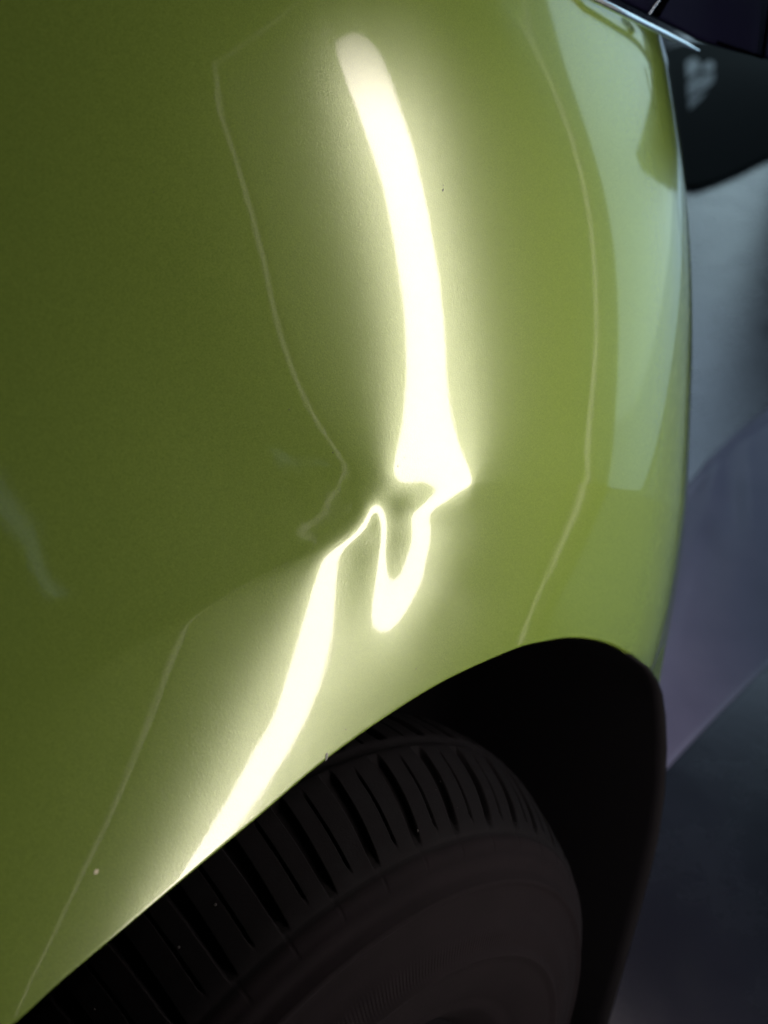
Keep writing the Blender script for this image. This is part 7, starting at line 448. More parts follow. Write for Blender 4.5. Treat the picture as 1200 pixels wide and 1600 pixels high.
[-1,0,1,2,-2,-1,1,0,0,1,-2,1,0,0,1,-2,1,0,0,0,0,0,-1,1,1,0,-2,2,-3,3,-2,2,0,-3,2,0,-1,2,0,-2,1,1,-2,2,-1,0,-1,1,0,0,1,0,-2,2,-2,1,2,-3,1,0,0,0,-1,1,1,-1,-1,2,-2,1,1,-2,1,1,-2,1,0,-1,3,-3,1,1,-2,1,0,0,0,1,-3,2,0,1,-2,1,0,0,0,0,1,-1,0,-1,2,0,-2,0,1,0,1,-2,3,-3,0,2,-1,0,-1,2,0,-2,1,-1,2,-2,1,0,-1,3,-4,3,0,-2,1,-1,1,0,1,-1,-1,0,3,-3,1,1,-3,2,2,-4,3,-1,-1,3,-4,2,0,2,-4,3,-2,1,0,1,-1,0,-1,1,0,1,-3,4,-2,-1,1,1,0,-2,0,3,-3,2,0,-3,2,0,-2,3,-1,-1,1],
[1,-1,0,-2,3,-2,1,1,-1,-2,4,-3,2,-2,0,2,0,-2,0,1,1,-1,1,-2,1,-2,3,-2,3,-3,1,1,-3,4,-3,1,2,-3,1,0,1,-3,3,-2,1,0,1,-1,0,1,-2,0,2,-1,0,1,-3,3,0,-2,2,-2,1,1,-2,2,-1,-1,1,1,-2,2,-2,0,2,-2,0,3,-4,3,-1,0,1,-2,1,0,-1,2,0,-1,0,0,-1,1,0,1,-1,1,-3,3,-1,1,-2,0,2,-1,1,-2,0,3,-4,3,-2,2,-1,-1,1,0,-1,1,1,-1,-1,2,-2,3,-3,0,2,0,-3,2,0,1,0,-1,-2,2,0,1,-2,1,0,-1,2,0,-3,3,-1,-1,2,-2,2,-1,0,-2,4,-2,-1,1,0,0,0,-1,3,-2,-1,1,1,-3,3,0,-2,1,0,1,0,-2,2,-1,-2,4,-4,2,1,-3,2,1,0],
[-1,1,0,1,-3,4,-2,-1,0,3,-3,2,-3,4,-3,2,-4,4,1,-3,1,-1,1,0,0,2,-3,1,0,-1,2,-2,2,-2,2,-1,-2,3,-1,1,-3,4,-3,1,0,-1,1,1,0,-2,2,0,-1,-1,2,-1,0,-1,1,0,0,0,1,-2,2,-2,1,1,-1,-1,1,-1,2,0,-2,1,1,-3,4,-4,3,-2,0,3,-3,1,2,-4,2,0,0,0,2,-2,0,-2,3,-2,2,-2,2,-2,1,1,-2,2,-2,2,0,-3,3,-1,0,-1,1,1,-1,0,0,1,-3,3,-1,0,0,-1,2,-2,1,-1,2,-1,0,0,-1,0,3,-3,1,1,-2,1,0,0,0,-1,2,-2,1,1,-1,0,0,-1,1,1,-3,2,2,-3,1,0,0,2,-4,1,3,-2,-1,2,-1,-1,2,-1,-1,1,1,-1,0,0,1,-3,3,-2,0,2,0,-2,0],
[-1,1,0,0,2,-4,2,0,1,-2,0,2,0,-3,3,-3,5,-3,-2,3,-1,0,-1,2,-2,1,0,1,-3,4,-3,1,0,-1,2,-2,3,-2,-1,0,3,-3,2,-1,-1,2,0,-2,1,1,-2,1,0,0,1,-2,2,0,-2,2,-2,2,-2,1,-1,1,1,-3,3,-1,1,-1,-1,0,1,0,-1,3,-4,4,-3,1,2,-4,3,-1,-2,3,0,-2,1,1,-3,2,1,0,-2,1,1,-1,0,0,1,-3,3,-2,2,-1,-1,2,-2,1,1,-1,-1,1,0,1,-1,-2,4,-3,2,-3,4,-3,0,2,-1,0,0,0,0,0,-1,3,-4,3,-1,-2,3,-1,0,0,0,0,-1,2,-1,0,0,-1,1,1,-1,-1,3,-3,-1,4,-2,0,-1,0,2,0,-2,0,2,-2,1,1,-1,-1,2,-1,-1,2,-1,0,1,-2,0,0,2,0,-2,2,0],
[0,0,0,0,-2,4,-3,1,0,-1,3,-4,2,1,-1,1,-2,0,2,-2,0,3,-2,0,0,-1,1,-1,3,-3,1,0,0,1,-2,2,-3,2,1,-1,0,0,-1,2,-1,0,-1,3,-2,0,1,-1,-1,2,-3,3,-1,-1,2,-2,2,-2,2,-1,0,1,-2,3,-4,2,-1,1,0,0,0,1,0,-3,3,-2,1,2,-4,2,0,0,1,-1,-2,4,-2,-1,3,-2,-2,3,-1,0,0,0,-1,1,-1,4,-4,1,0,-1,2,-2,2,-1,0,-1,2,0,-2,0,1,1,-2,1,-1,3,-4,3,0,-2,1,0,0,0,-1,1,1,-2,1,0,0,1,-1,-1,1,-1,2,-1,0,0,-1,1,0,0,0,0,-1,3,-4,4,-1,-3,2,-1,3,-3,1,0,0,1,-2,2,-1,-1,1,1,-1,-1,1,-1,2,-1,-1,2,-2,2,-1,-1,3,-3,1],
[-1,1,-1,1,2,-4,4,-3,1,1,-2,2,-2,1,0,-1,1,0,0,1,0,-4,5,-4,3,-1,1,-1,-1,1,0,0,0,0,-1,1,1,-2,1,1,-2,1,2,-5,4,0,1,-3,1,0,0,-1,3,-2,0,0,-1,2,-1,1,-2,1,-1,2,-1,-1,1,-1,2,0,-2,1,0,0,0,-1,1,1,-1,0,1,-4,4,0,-1,-1,1,0,2,-4,2,0,-1,2,0,-2,2,-1,-1,2,-1,0,1,-3,2,1,-2,2,-2,2,-1,-1,1,1,-1,-2,4,-3,1,0,1,-1,0,0,0,-1,0,3,-3,1,0,-1,2,-1,0,-1,2,-1,-1,1,-1,2,-1,1,-2,1,0,-1,2,-1,-1,2,-1,-1,3,-4,3,-3,2,2,-3,3,-4,3,-1,0,-1,0,3,-2,-2,4,-4,2,-1,3,-3,0,-1,2,2,-1,-2,1,2,0,-4,4,-3],
[-1,1,1,-1,-2,3,-2,2,-1,0,-1,1,1,-1,-1,2,-2,2,-2,1,-1,3,-4,4,-3,2,-2,1,0,0,0,0,0,0,1,-2,0,2,-2,1,0,1,-2,2,0,0,-1,-1,1,0,1,0,-3,2,1,-2,2,-1,-1,0,2,-1,1,-2,1,0,0,0,0,-1,2,-1,-1,1,1,-1,-1,1,0,0,-1,3,-3,2,-2,2,-1,0,-2,4,-2,0,0,-1,2,-1,-1,2,-1,-1,1,1,-1,0,0,0,1,-2,2,-2,1,1,-2,1,0,0,-1,2,-1,0,-1,1,0,-1,2,-1,1,-3,3,-1,-1,3,-3,1,-1,2,-1,-1,1,0,1,-2,1,0,-1,1,0,1,-1,-1,1,1,-2,2,-3,3,-1,1,-1,-2,3,-2,2,-1,-1,1,1,0,-3,2,2,-4,4,-3,2,-4,3,0,0,-1,-3,4,6,-2,-5,0,2,-2,2],
[-1,1,0,0,1,-1,-1,1,0,-1,2,-1,-1,1,1,-1,0,0,0,0,0,0,0,-1,2,-3,2,1,-1,0,0,-1,1,0,-1,3,-2,0,0,-1,1,-1,0,5,-4,1,-2,3,-2,-1,-1,2,1,-1,0,1,-2,0,2,0,-2,2,-3,3,-1,0,0,0,0,-1,1,0,1,-1,-1,2,0,-2,1,0,1,-2,2,-4,4,-1,0,0,1,-2,1,0,1,-1,-1,2,-1,-1,2,-1,1,-2,0,1,2,-3,0,1,0,1,-2,0,3,-3,1,1,-2,1,0,0,0,0,1,-1,-1,1,0,1,-1,-2,4,-4,3,-2,2,-2,0,2,0,-2,1,1,-2,0,2,-1,0,0,-1,1,2,-5,4,-1,1,-1,-1,1,0,1,-1,-1,1,0,1,-1,-1,1,1,-2,1,0,0,0,-1,2,-1,-1,0,0,3,-1,3,-5,1,-1,1,-1,1],
[0,-1,1,0,-1,1,1,-2,1,1,-1,-1,3,-3,0,0,2,-1,1,-3,4,-4,3,0,-3,4,-2,-1,1,0,-1,3,-3,1,1,-3,3,-3,3,-1,1,-2,3,-3,4,-5,2,-1,1,2,-1,-2,1,-1,1,0,1,-1,-1,0,2,-2,3,-3,1,0,0,-1,1,1,-1,-1,1,0,0,0,-1,3,-2,0,-1,1,0,2,-3,0,1,0,0,0,1,-1,-1,2,-1,-1,2,-1,-1,2,-2,2,-1,1,-3,2,1,0,-2,0,2,0,-3,3,-2,1,1,-1,0,0,0,0,-1,1,0,1,-2,0,1,2,-4,3,-2,2,-2,1,1,-2,1,0,-1,1,0,1,-1,-1,2,-3,3,0,-3,4,-2,-1,1,0,1,-1,-1,1,0,1,-1,0,-1,1,1,-1,-1,2,-2,2,-2,1,0,0,-1,2,-1,0,1,1,-4,2,0,1,-1,0,-1],
[-2,3,-1,-1,2,-1,0,1,-2,1,-1,2,-3,3,0,0,-2,0,0,3,-4,4,-3,0,2,-2,2,-2,1,0,2,-4,3,-2,1,0,0,2,-3,1,-1,2,-1,2,-3,1,1,-1,0,-2,2,1,-2,3,-3,0,1,1,0,-1,-1,2,-2,0,2,-1,-1,2,-1,-1,0,2,-1,0,1,-2,3,-4,2,1,-2,2,-2,0,2,0,-1,0,0,0,-1,2,-1,-1,2,-1,-1,2,-1,0,0,-1,2,-2,1,1,-2,1,1,0,-2,1,0,-1,3,-3,1,0,-1,1,0,0,0,0,1,-2,1,1,-2,1,0,-1,2,-2,1,1,-2,2,-2,1,1,-3,3,-1,-1,2,-2,3,-4,2,1,-1,-1,2,-2,1,0,0,1,-2,1,0,0,-1,3,-3,0,1,1,-2,2,-2,2,0,-2,1,1,-1,1,0,-1,0,-2,3,-1,0,-2,3,0],
[0,-1,1,1,-1,-1,0,1,1,-2,2,-2,2,-2,1,-1,2,-1,1,-2,1,0,0,0,1,-1,-2,4,-2,0,-2,3,-1,1,-2,2,-2,0,1,1,-1,1,-1,-2,2,2,-3,1,0,1,-1,0,1,-3,3,0,-2,1,-1,2,-1,-1,1,2,-4,2,1,-1,-1,1,1,-2,1,1,-1,0,-2,4,-2,-2,4,-2,-1,2,-1,0,-1,1,1,-1,0,-1,2,-1,-1,2,-1,0,0,-1,2,0,-2,1,1,-1,0,-1,0,1,1,-2,2,0,-3,3,-2,1,1,-1,-1,1,1,-1,-2,3,0,-2,1,0,0,0,0,0,0,-1,2,-2,0,2,-2,3,-3,0,2,-1,-1,0,4,-4,0,0,2,-1,1,-2,1,0,0,1,-1,-1,1,1,-3,3,0,-1,-1,2,-1,1,-3,2,2,-2,0,-1,1,1,0,-3,3,-3,2,-1,4,-4,0],
[-2,3,-2,1,-1,2,0,-2,1,1,-2,2,-2,2,-2,2,-2,2,-2,2,-1,-2,3,-1,-1,1,1,-2,1,0,1,-1,-1,0,2,-1,0,1,-1,0,0,0,1,0,-2,0,1,1,-1,0,0,0,-1,2,-1,-1,2,-1,0,0,0,0,0,-1,2,-2,1,-1,2,-1,-2,3,0,-1,-1,3,-1,-3,2,2,-3,-1,4,-3,1,0,1,-1,-1,2,-1,0,-1,1,1,-1,0,-1,2,-1,0,-1,1,1,-1,-1,1,1,0,-2,0,2,-2,1,0,0,1,-2,1,0,1,-1,-2,3,0,-2,0,1,1,-2,2,-1,-1,1,1,-1,-2,2,2,-3,1,0,0,0,0,-1,2,-1,-2,3,-1,2,-3,1,-1,2,-1,-1,1,0,-1,3,-3,1,1,-2,1,0,1,-1,-1,0,3,-3,1,0,1,0,0,-1,-2,3,-3,3,-2,2,-3,2,1],
[-1,0,2,-2,3,-3,1,1,-2,0,2,-2,2,-2,2,-2,2,-2,1,-1,2,0,-2,1,0,0,1,-2,1,0,-1,1,1,0,-1,-2,4,-3,2,-2,2,-1,-2,2,0,0,2,-3,1,0,0,0,1,-1,-1,3,-3,0,2,-2,1,1,-2,1,0,1,-2,2,-3,2,2,-2,0,-1,2,-2,1,1,-1,-2,2,2,-3,2,-2,1,1,-1,0,-1,2,-1,0,1,-2,0,2,-1,0,0,-1,2,0,-2,0,2,0,-2,0,2,-1,0,1,-2,1,0,0,1,-2,1,0,-1,2,-2,1,0,0,1,-2,1,-1,1,0,0,-1,1,2,-2,-1,1,0,-1,2,-1,-1,2,-1,0,0,-1,2,-3,3,-1,1,-1,-1,2,-2,1,1,-3,3,-1,0,1,-1,-1,1,-1,2,0,-1,1,-2,2,-2,2,-1,-1,3,-3,1,-2,3,-2,1,1,-3],
[-2,4,-3,2,-3,3,-2,0,2,0,-2,2,-2,2,-2,1,-1,2,-1,1,-3,3,-1,0,0,0,-1,2,-1,-1,3,-3,1,0,-1,3,-4,2,0,1,-1,0,2,-4,3,-1,-2,2,1,0,-2,1,1,-2,2,-3,3,0,-2,1,1,-3,4,-2,-1,1,0,-1,2,-1,0,1,-2,2,-1,-1,1,0,0,1,-1,-1,2,-2,3,-3,0,1,1,-1,-1,2,-1,0,0,0,0,1,-2,2,-1,-1,0,2,-1,-1,1,1,-1,-1,2,-2,1,0,1,-1,-1,0,2,-1,-1,3,-2,-1,1,0,1,-3,3,-1,0,0,0,0,0,0,-1,1,0,0,1,-2,0,2,-1,-1,1,0,0,1,-1,0,0,-1,1,-1,2,-1,1,-1,-1,2,-1,-1,0,1,0,1,-2,3,-2,0,0,-1,2,-1,1,-1,0,1,-3,1,0,1,0,1,-1,-1,3],
[-1,0,2,-2,1,0,0,1,-2,1,1,-2,2,-2,1,1,-1,-1,2,-3,4,-3,0,2,-1,0,0,0,-1,3,-4,3,-1,-1,1,1,-1,1,-1,-1,1,0,-2,4,-3,1,1,0,-2,0,2,0,-3,3,-1,1,-1,-1,1,1,-2,2,-2,0,3,-4,3,-2,1,1,-2,1,1,-1,0,1,-2,1,0,1,-2,1,0,1,-3,4,-2,1,-3,3,-1,0,1,-3,3,0,-2,0,1,0,1,-1,1,-2,2,-1,-1,0,2,0,-2,1,-1,2,-1,-1,2,-1,0,-1,2,-3,2,1,0,-2,0,3,-4,2,0,1,-2,1,0,0,0,0,0,0,-1,2,0,-2,1,1,-2,1,0,0,-1,2,-2,2,-2,2,-1,-1,1,-1,3,-3,0,2,0,-1,-1,1,1,-2,0,1,0,2,-2,0,1,-1,-1,0,2,-1,0,0,-2,1,1,1,-2],
[-1,0,0,2,0,-2,2,-1,0,-1,1,0,-1,2,-1,-1,2,-1,-1,3,-3,1,1,-2,1,0,-1,2,0,-3,3,-1,-1,2,0,-3,3,-1,-1,2,-1,0,1,-2,1,-1,1,0,0,1,0,-3,3,0,-2,1,-1,2,0,-2,1,1,-2,2,-3,4,-4,4,-3,0,3,-2,0,-1,1,0,1,-1,0,-2,4,-1,-2,1,1,-2,1,-1,3,-3,2,-3,2,2,-3,0,2,-1,1,-2,0,2,-2,2,-2,2,0,-1,-1,0,2,-1,1,-2,0,1,0,1,-2,2,-1,1,-2,1,-2,4,-3,0,3,-2,0,-2,3,-1,0,0,-1,1,0,1,-2,2,-3,2,1,-2,1,0,1,-2,1,0,1,-2,2,-1,-1,2,-2,2,-3,3,0,-1,-1,1,1,-2,1,-1,3,-2,0,-1,1,1,-2,1,1,0,-3,2,-1,0,3,-3,2,-3,3],
[-1,1,1,-2,0,2,-2,0,3,-2,-1,2,-1,-1,2,-1,-1,1,0,-1,1,1,-1,0,0,0,1,-3,2,1,-1,-1,2,-1,0,0,0,-1,2,-1,0,-1,2,-2,1,1,-1,-1,2,-2,0,3,-2,-1,3,-3,2,-2,1,0,0,-1,2,-2,1,-1,3,-4,3,0,0,-2,1,1,-1,0,0,0,-1,2,-1,-1,2,-1,0,0,1,-1,-1,1,-1,3,-3,1,1,-1,-1,2,-2,2,-1,0,0,0,0,-1,0,1,1,-1,-1,2,-2,2,-1,1,-3,2,1,-2,0,1,1,-2,3,-4,4,-2,-2,2,-1,2,-1,0,-1,1,2,-2,0,-2,3,-2,2,0,-3,3,0,-2,0,2,0,-2,0,2,-1,-1,1,0,1,-2,2,-2,1,-1,2,-2,1,1,-1,1,-2,0,2,-1,1,-2,1,1,-1,0,0,-2,2,1,-3,3,-2,3,-3],
[-2,2,0,0,1,-2,2,-1,-2,3,-1,-1,2,-1,-1,2,-1,0,1,-1,0,-2,3,-1,-1,1,0,1,-1,0,-1,2,-1,-1,1,1,-2,3,-3,1,-1,3,-4,4,-3,1,-1,2,-1,0,1,-3,3,-2,0,2,-1,1,-2,2,-1,0,0,1,-1,0,-2,2,1,0,-2,2,-2,2,-2,1,0,0,1,-1,-1,2,-1,0,0,0,-1,1,1,-1,1,-1,0,-1,0,2,-1,0,1,-2,1,-1,2,-2,1,1,-1,1,-2,1,1,-2,1,-1,2,-2,3,-3,0,2,-1,0,-1,2,-3,4,-4,3,-1,-1,3,-3,1,0,1,-2,0,0,1,1,0,-2,2,-3,4,-3,0,2,0,-3,2,0,1,-2,0,2,0,-2,0,2,-2,3,-4,3,-1,1,-2,1,-1,1,0,2,-4,2,-1,2,0,-2,2,-2,2,-1,-1,0,1,1,-1,-1,2],
[-2,3,-2,2,-2,1,0,1,-1,-1,1,1,-2,1,1,-2,1,0,-1,1,0,2,-4,2,2,-2,-1,1,0,-1,2,-1,0,1,-2,1,1,-3,3,-2,3,-4,3,-3,4,-3,2,-1,-1,1,-1,3,-3,3,-2,0,-1,1,0,-1,2,-2,1,-1,2,-1,1,-1,0,1,-2,1,2,-4,4,-3,1,-1,1,1,0,-1,-1,1,1,-1,0,0,-1,2,-2,0,2,-1,1,-2,2,-2,0,2,0,-1,-1,1,1,-2,1,0,0,0,-1,2,-1,0,-1,1,0,0,1,-2,2,-2,2,-1,0,-1,2,-3,3,0,-3,3,-2,1,-1,3,-3,2,-1,0,-2,4,-4,4,-3,1,1,-2,-1,4,-3,2,-2,2,-1,-1,1,0,1,-1,0,-2,4,-3,1,-1,2,-2,3,-3,0,0,2,-1,1,-2,0,3,-3,2,-2,1,-1,0,2,-2,2,0,-1],
[-1,0,1,0,1,-1,-1,0,2,-1,1,-2,1,1,-2,1,0,1,-1,0,0,-2,4,-3,0,1,1,-1,-1,3,-2,-1,0,1,1,-2,1,1,-1,1,-3,3,-1,1,-3,3,-1,-1,1,1,-1,0,0,-2,2,0,2,-3,2,-1,-1,2,-1,0,-1,1,-1,3,-1,-2,2,-1,-1,2,-3,4,-2,0,1,-2,0,1,2,-2,-2,3,-1,1,-1,-1,2,-1,-1,2,-2,2,-2,2,-1,-1,1,0,1,-1,-1,1,1,-3,2,2,-3,0,2,-1,0,1,-3,3,-2,1,0,0,0,-1,3,-3,1,0,0,-1,1,0,1,-2,3,-4,3,-1,-1,1,1,-2,2,-3,3,-1,-1,2,0,-2,1,-1,2,-2,2,-1,-1,2,-2,0,2,-1,0,0,-1,2,-2,2,-3,3,0,-2,1,0,-1,1,0,-2,4,-2,1,-3,2,1,-1,1,-1,0,0],
[-2,2,1,-2,0,2,0,-1,-1,2,-2,1,1,-3,2,1,-1,-1,1,0,0,2,-4,4,-3,1,0,0,1,-3,1,3,-2,0,-1,2,-1,-1,1,0,0,0,0,-1,2,-1,-1,2,0,-2,2,-3,3,0,-1,0,-1,1,0,1,-2,1,0,1,-2,1,1,-1,1,-2,2,-1,0,0,1,-3,2,1,-2,2,0,-1,-1,1,1,-2,1,0,0,1,-2,1,1,-2,2,-2,2,-2,2,-1,-1,2,-3,3,-1,0,-1,3,-1,-4,5,-2,-2,3,-1,-1,3,-3,1,0,-1,2,-2,2,-3,3,-1,1,-2,1,1,-2,1,0,-1,1,0,0,1,-1,-1,1,0,1,-2,1,0,-1,1,0,1,-1,-1,1,0,1,-1,-1,2,-1,-1,1,-1,2,0,-2,1,-1,2,-2,0,2,-1,-1,0,0,2,-2,-1,3,-1,0,0,2,0,-2,1,-1,0],
[-2,3,-2,2,-1,0,-2,3,-1,-1,2,-1,-1,3,-2,-1,1,0,0,0,1,-3,3,-2,2,-1,0,-1,1,1,0,-3,4,-4,4,-3,0,2,-1,-1,3,-3,0,3,-3,1,0,-1,1,0,-1,3,-3,1,0,0,0,1,-1,-2,4,-2,-1,0,3,-3,1,2,-3,3,-3,1,0,0,0,1,-2,1,0,0,0,0,0,0,1,-1,0,-1,2,-2,1,1,-2,2,-2,2,-2,1,-1,2,-1,-1,3,-3,2,-1,0,-1,0,2,-2,1,2,-4,3,-1,-1,1,0,1,-1,-1,2,-1,0,-1,1,-1,1,1,-2,2,-2,2,-2,2,-1,-1,1,0,1,-2,1,1,-2,1,0,1,-2,2,-3,3,-1,0,-1,0,2,-1,-1,1,1,0,-1,-1,0,1,1,-1,-1,2,-1,-1,0,1,0,0,-3,3,-2,-1,2,4,3,-5,-1,1,-2,1,0],
[-1,0,2,-2,1,-1,3,-3,2,-1,-1,2,-1,-1,1,0,0,0,0,0,-1,2,-1,0,0,-1,1,1,-1,-1,1,1,-3,5,-5,3,0,-2,0,2,-3,3,0,-3,3,-2,2,0,-3,4,-2,-1,1,1,-1,0,-1,1,-1,3,-2,-1,1,0,-1,2,2,-4,1,-1,1,1,-1,0,-1,1,0,0,1,-1,0,0,0,1,-2,1,1,-1,-1,2,-1,0,0,0,0,-1,2,-1,1,-3,3,0,-2,1,-1,1,0,0,0,0,0,0,-1,3,-3,1,-1,2,-1,-1,2,-1,-1,0,2,0,-2,1,0,-1,2,-2,2,-1,0,0,-1,2,-1,-1,1,1,-1,-2,3,-1,1,-3,3,-3,4,-3,1,1,-1,0,-1,2,-1,0,-1,0,2,-1,0,0,-1,2,-1,-2,3,-1,-1,1,0,-1,1,-1,-1,1,1,8,-7,0,-2,0,0,2,-1],
[-2,3,-2,1,1,-1,-1,2,-3,3,-1,-1,1,0,1,-1,1,-2,2,-1,-1,1,0,0,0,1,-1,-1,1,1,-1,-1,2,-3,2,0,-1,3,-2,0,1,-2,1,0,-1,2,-2,0,3,-4,2,1,-2,1,0,0,1,-1,1,-1,-2,3,0,-1,0,1,-3,3,1,-2,0,-1,1,0,1,-2,1,1,-1,-1,2,-1,0,-1,2,-1,-1,2,-1,-1,2,-2,2,-2,2,-1,-1,2,-2,3,-4,1,2,-1,0,1,-1,0,-1,2,-1,0,0,-2,2,0,2,-4,3,-1,-1,1,1,-1,-1,1,0,0,0,1,-2,1,0,-1,2,-2,2,-1,-1,2,-1,-1,1,1,-2,1,-1,3,-3,2,-2,1,0,-1,1,1,-1,-1,1,1,-2,2,-3,3,-1,0,0,-1,0,3,-4,2,1,-1,-1,2,-2,0,3,-2,4,-6,2,-1,1,0,1,-2,0],
[-2,2,0,0,-1,2,0,-3,4,-3,1,0,1,-1,-1,1,-1,3,-4,2,1,-1,0,-1,1,0,0,1,-1,-1,1,1,-2,2,0,-2,2,-3,3,-2,0,2,-2,2,0,-2,2,-1,-1,1,1,-3,4,-4,3,-1,0,0,-1,1,1,-1,-1,2,-2,1,2,-1,-2,3,0,-3,0,0,0,1,1,-1,-1,4,-4,1,0,0,-1,2,-1,-1,2,-1,0,0,-1,1,0,0,0,0,0,-1,3,-2,-1,1,0,-1,1,0,2,-4,3,-2,1,2,-3,1,-1,2,-2,1,0,1,-3,3,0,-2,0,2,-1,-1,1,1,-2,2,-2,2,-2,1,1,-2,1,1,-2,1,1,-1,-1,0,2,-2,1,0,1,-1,0,-1,1,0,0,-1,3,-4,4,-3,0,2,-1,-1,3,-4,3,-1,-1,1,0,-1,3,-1,-1,2,-3,0,1,-1,1,0,0,-1,3],
[-1,0,1,1,-1,-1,0,3,-3,1,0,1,-3,3,-1,0,0,-1,2,-1,0,0,0,1,-1,-1,1,0,-1,2,-2,1,1,-2,1,1,-2,2,-2,2,-1,0,0,-1,0,2,-2,1,1,-1,-1,2,-2,3,-4,2,0,0,2,-4,3,-1,0,-2,3,0,0,-1,1,-1,-1,2,-1,0,0,0,0,0,2,-5,3,1,0,-1,0,-1,2,-1,-1,2,-2,2,-1,0,-1,2,0,-3,3,-1,0,0,0,0,0,0,0,0,-1,2,-3,4,-3,0,2,-1,0,0,-1,2,-1,-2,4,-3,0,1,2,-4,3,-1,0,0,0,-1,2,-1,0,-1,1,1,-2,1,1,-2,1,0,1,-1,-1,2,-2,1,-1,1,1,-2,1,1,-1,0,-1,2,-2,0,3,-4,2,1,-3,3,-1,-1,3,-3,2,-1,0,0,1,0,-1,-1,-1,3,-1,0,0,1,-3],
[-2,2,1,-3,3,-1,1,-2,1,0,1,-3,4,-3,1,0,0,0,0,0,0,0,0,0,-1,3,-3,1,0,0,1,-2,1,1,-2,0,2,-2,2,-2,2,-2,2,-1,0,-1,1,1,-2,1,0,0,0,-1,2,-1,0,0,-2,4,-3,1,0,1,-1,0,1,-1,-1,1,-1,2,0,0,-2,1,2,-2,-1,3,-2,-1,0,2,-1,1,-2,1,1,-2,1,-1,2,-1,0,0,-1,2,-2,2,-3,3,-1,0,0,0,0,0,0,0,1,-3,4,-3,1,-1,1,0,1,-3,2,2,-3,1,1,-2,0,2,-2,2,-1,-1,2,-1,0,-1,2,0,-2,0,2,-1,-1,2,-1,-1,1,0,-1,1,2,-2,-1,2,-3,4,-2,-2,3,-1,-1,1,0,1,-3,3,-1,-1,2,-1,0,1,-3,3,-2,3,-3,2,0,-1,-1,0,0,0,2,-1,-1,1,2],
[-2,2,-1,3,-2,0,-2,3,-1,1,-3,4,-3,1,0,0,0,0,0,0,0,0,-1,1,1,-2,2,-2,2,-1,-1,2,-2,1,0,1,-1,0,-1,2,-2,1,-1,2,-1,0,1,-2,1,0,-1,2,-1,-1,1,0,0,0,1,-1,0,-1,1,-2,4,1,-5,2,2,-4,3,-1,0,-1,2,1,-3,1,1,-2,2,-1,0,-1,2,-2,2,-1,-1,1,1,-1,-1,2,-1,-1,1,1,-1,-1,3,-4,2,1,-1,0,0,0,-1,1,-1,3,-4,3,-2,2,-1,-1,2,-1,0,-1,1,1,-3,3,-1,0,1,-3,3,-1,0,1,-3,3,-1,-1,1,1,-1,-1,2,-2,1,1,-2,1,2,-4,1,1,2,-4,3,-2,1,1,-2,1,1,-1,-1,0,2,-1,-1,2,-1,-1,0,1,1,-1,2,-3,2,0,-2,1,0,-2,3,-1,-1,0,3,-2,-2],
[-2,3,-1,0,-2,3,0,-2,1,-1,3,-3,1,0,0,0,0,0,0,0,0,-1,3,-2,0,-1,0,2,-1,0,1,-2,2,-2,2,-2,0,2,-1,-1,2,-1,0,-1,2,-1,-1,0,1,0,2,-4,2,1,-1,0,-1,1,-1,1,0,1,-2,2,1,-2,2,-2,-2,3,-1,-1,1,0,1,-2,2,0,-2,2,-2,2,0,-1,-1,1,-1,2,-1,1,-3,3,-1,-1,2,-1,0,-1,1,0,-1,3,-2,-2,2,0,0,0,1,-1,1,-3,2,0,1,-1,-1,2,-3,4,-3,1,0,-1,2,-1,0,0,-1,2,-1,0,-1,0,4,-4,0,1,2,-3,0,2,-2,2,-2,1,1,-2,0,3,-3,1,-1,2,0,-2,2,-1,-1,0,1,-1,2,0,-1,-2,3,-1,-1,2,0,-2,1,0,-1,1,2,-2,1,-2,0,2,-3,1,1,1,-2,1,2],
[-1,0,1,-1,3,-4,3,-1,1,-1,-1,1,0,0,0,0,0,0,0,0,0,1,-2,0,1,1,0,-1,-1,0,1,1,-2,1,0,1,-1,-1,2,-1,-1,2,-1,0,-1,1,0,1,-1,0,-2,3,-1,-1,1,-1,2,-2,2,-2,2,-2,1,3,-2,-1,-1,1,1,-1,-1,1,0,0,0,3,-4,1,1,-2,2,-2,0,2,-1,1,-1,-1,1,-1,3,-3,1,0,-1,1,0,1,-1,0,0,-1,1,1,-1,0,0,-1,1,-1,1,1,0,-2,1,-1,1,0,1,-3,4,-3,1,0,0,0,-1,2,-1,0,-1,2,-1,1,-3,3,-1,1,-3,3,-1,-1,2,-1,0,-1,1,2,-3,0,2,-1,0,0,-2,4,-4,1,2,0,-1,1,-2,0,0,3,-3,0,1,0,-1,2,-1,0,1,0,-2,1,0,1,-2,-1,1,3,-3,2,-1,1,-3],
[-2,2,1,-1,-2,4,-3,1,-1,2,-1,0,0,0,0,0,0,0,0,0,0,0,-1,2,-1,-1,1,0,1,0,-2,0,2,0,-2,0,2,-1,-1,2,-1,-1,1,0,0,0,0,0,0,-1,3,-3,0,2,-2,2,-2,2,-2,1,-1,2,-2,5,-3,-1,0,0,-1,1,1,-1,-2,2,2,-3,2,-1,-1,2,-1,0,1,-2,2,-3,2,1,-1,0,-1,1,1,-1,0,0,0,-1,1,0,0,0,0,0,0,0,-1,3,-3,2,-2,0,1,0,0,0,1,-1,-1,2,-3,3,-1,-1,1,0,1,-2,1,2,-2,-1,2,-2,1,-1,2,-1,0,-1,2,0,-2,0,2,0,-2,-1,4,-2,-1,1,-1,2,0,-3,3,0,-1,-1,0,1,0,1,-1,-1,1,0,1,-3,3,-1,-1,1,-1,1,0,1,0,-2,1,-2,4,-4,3,-2,2,-2,3],
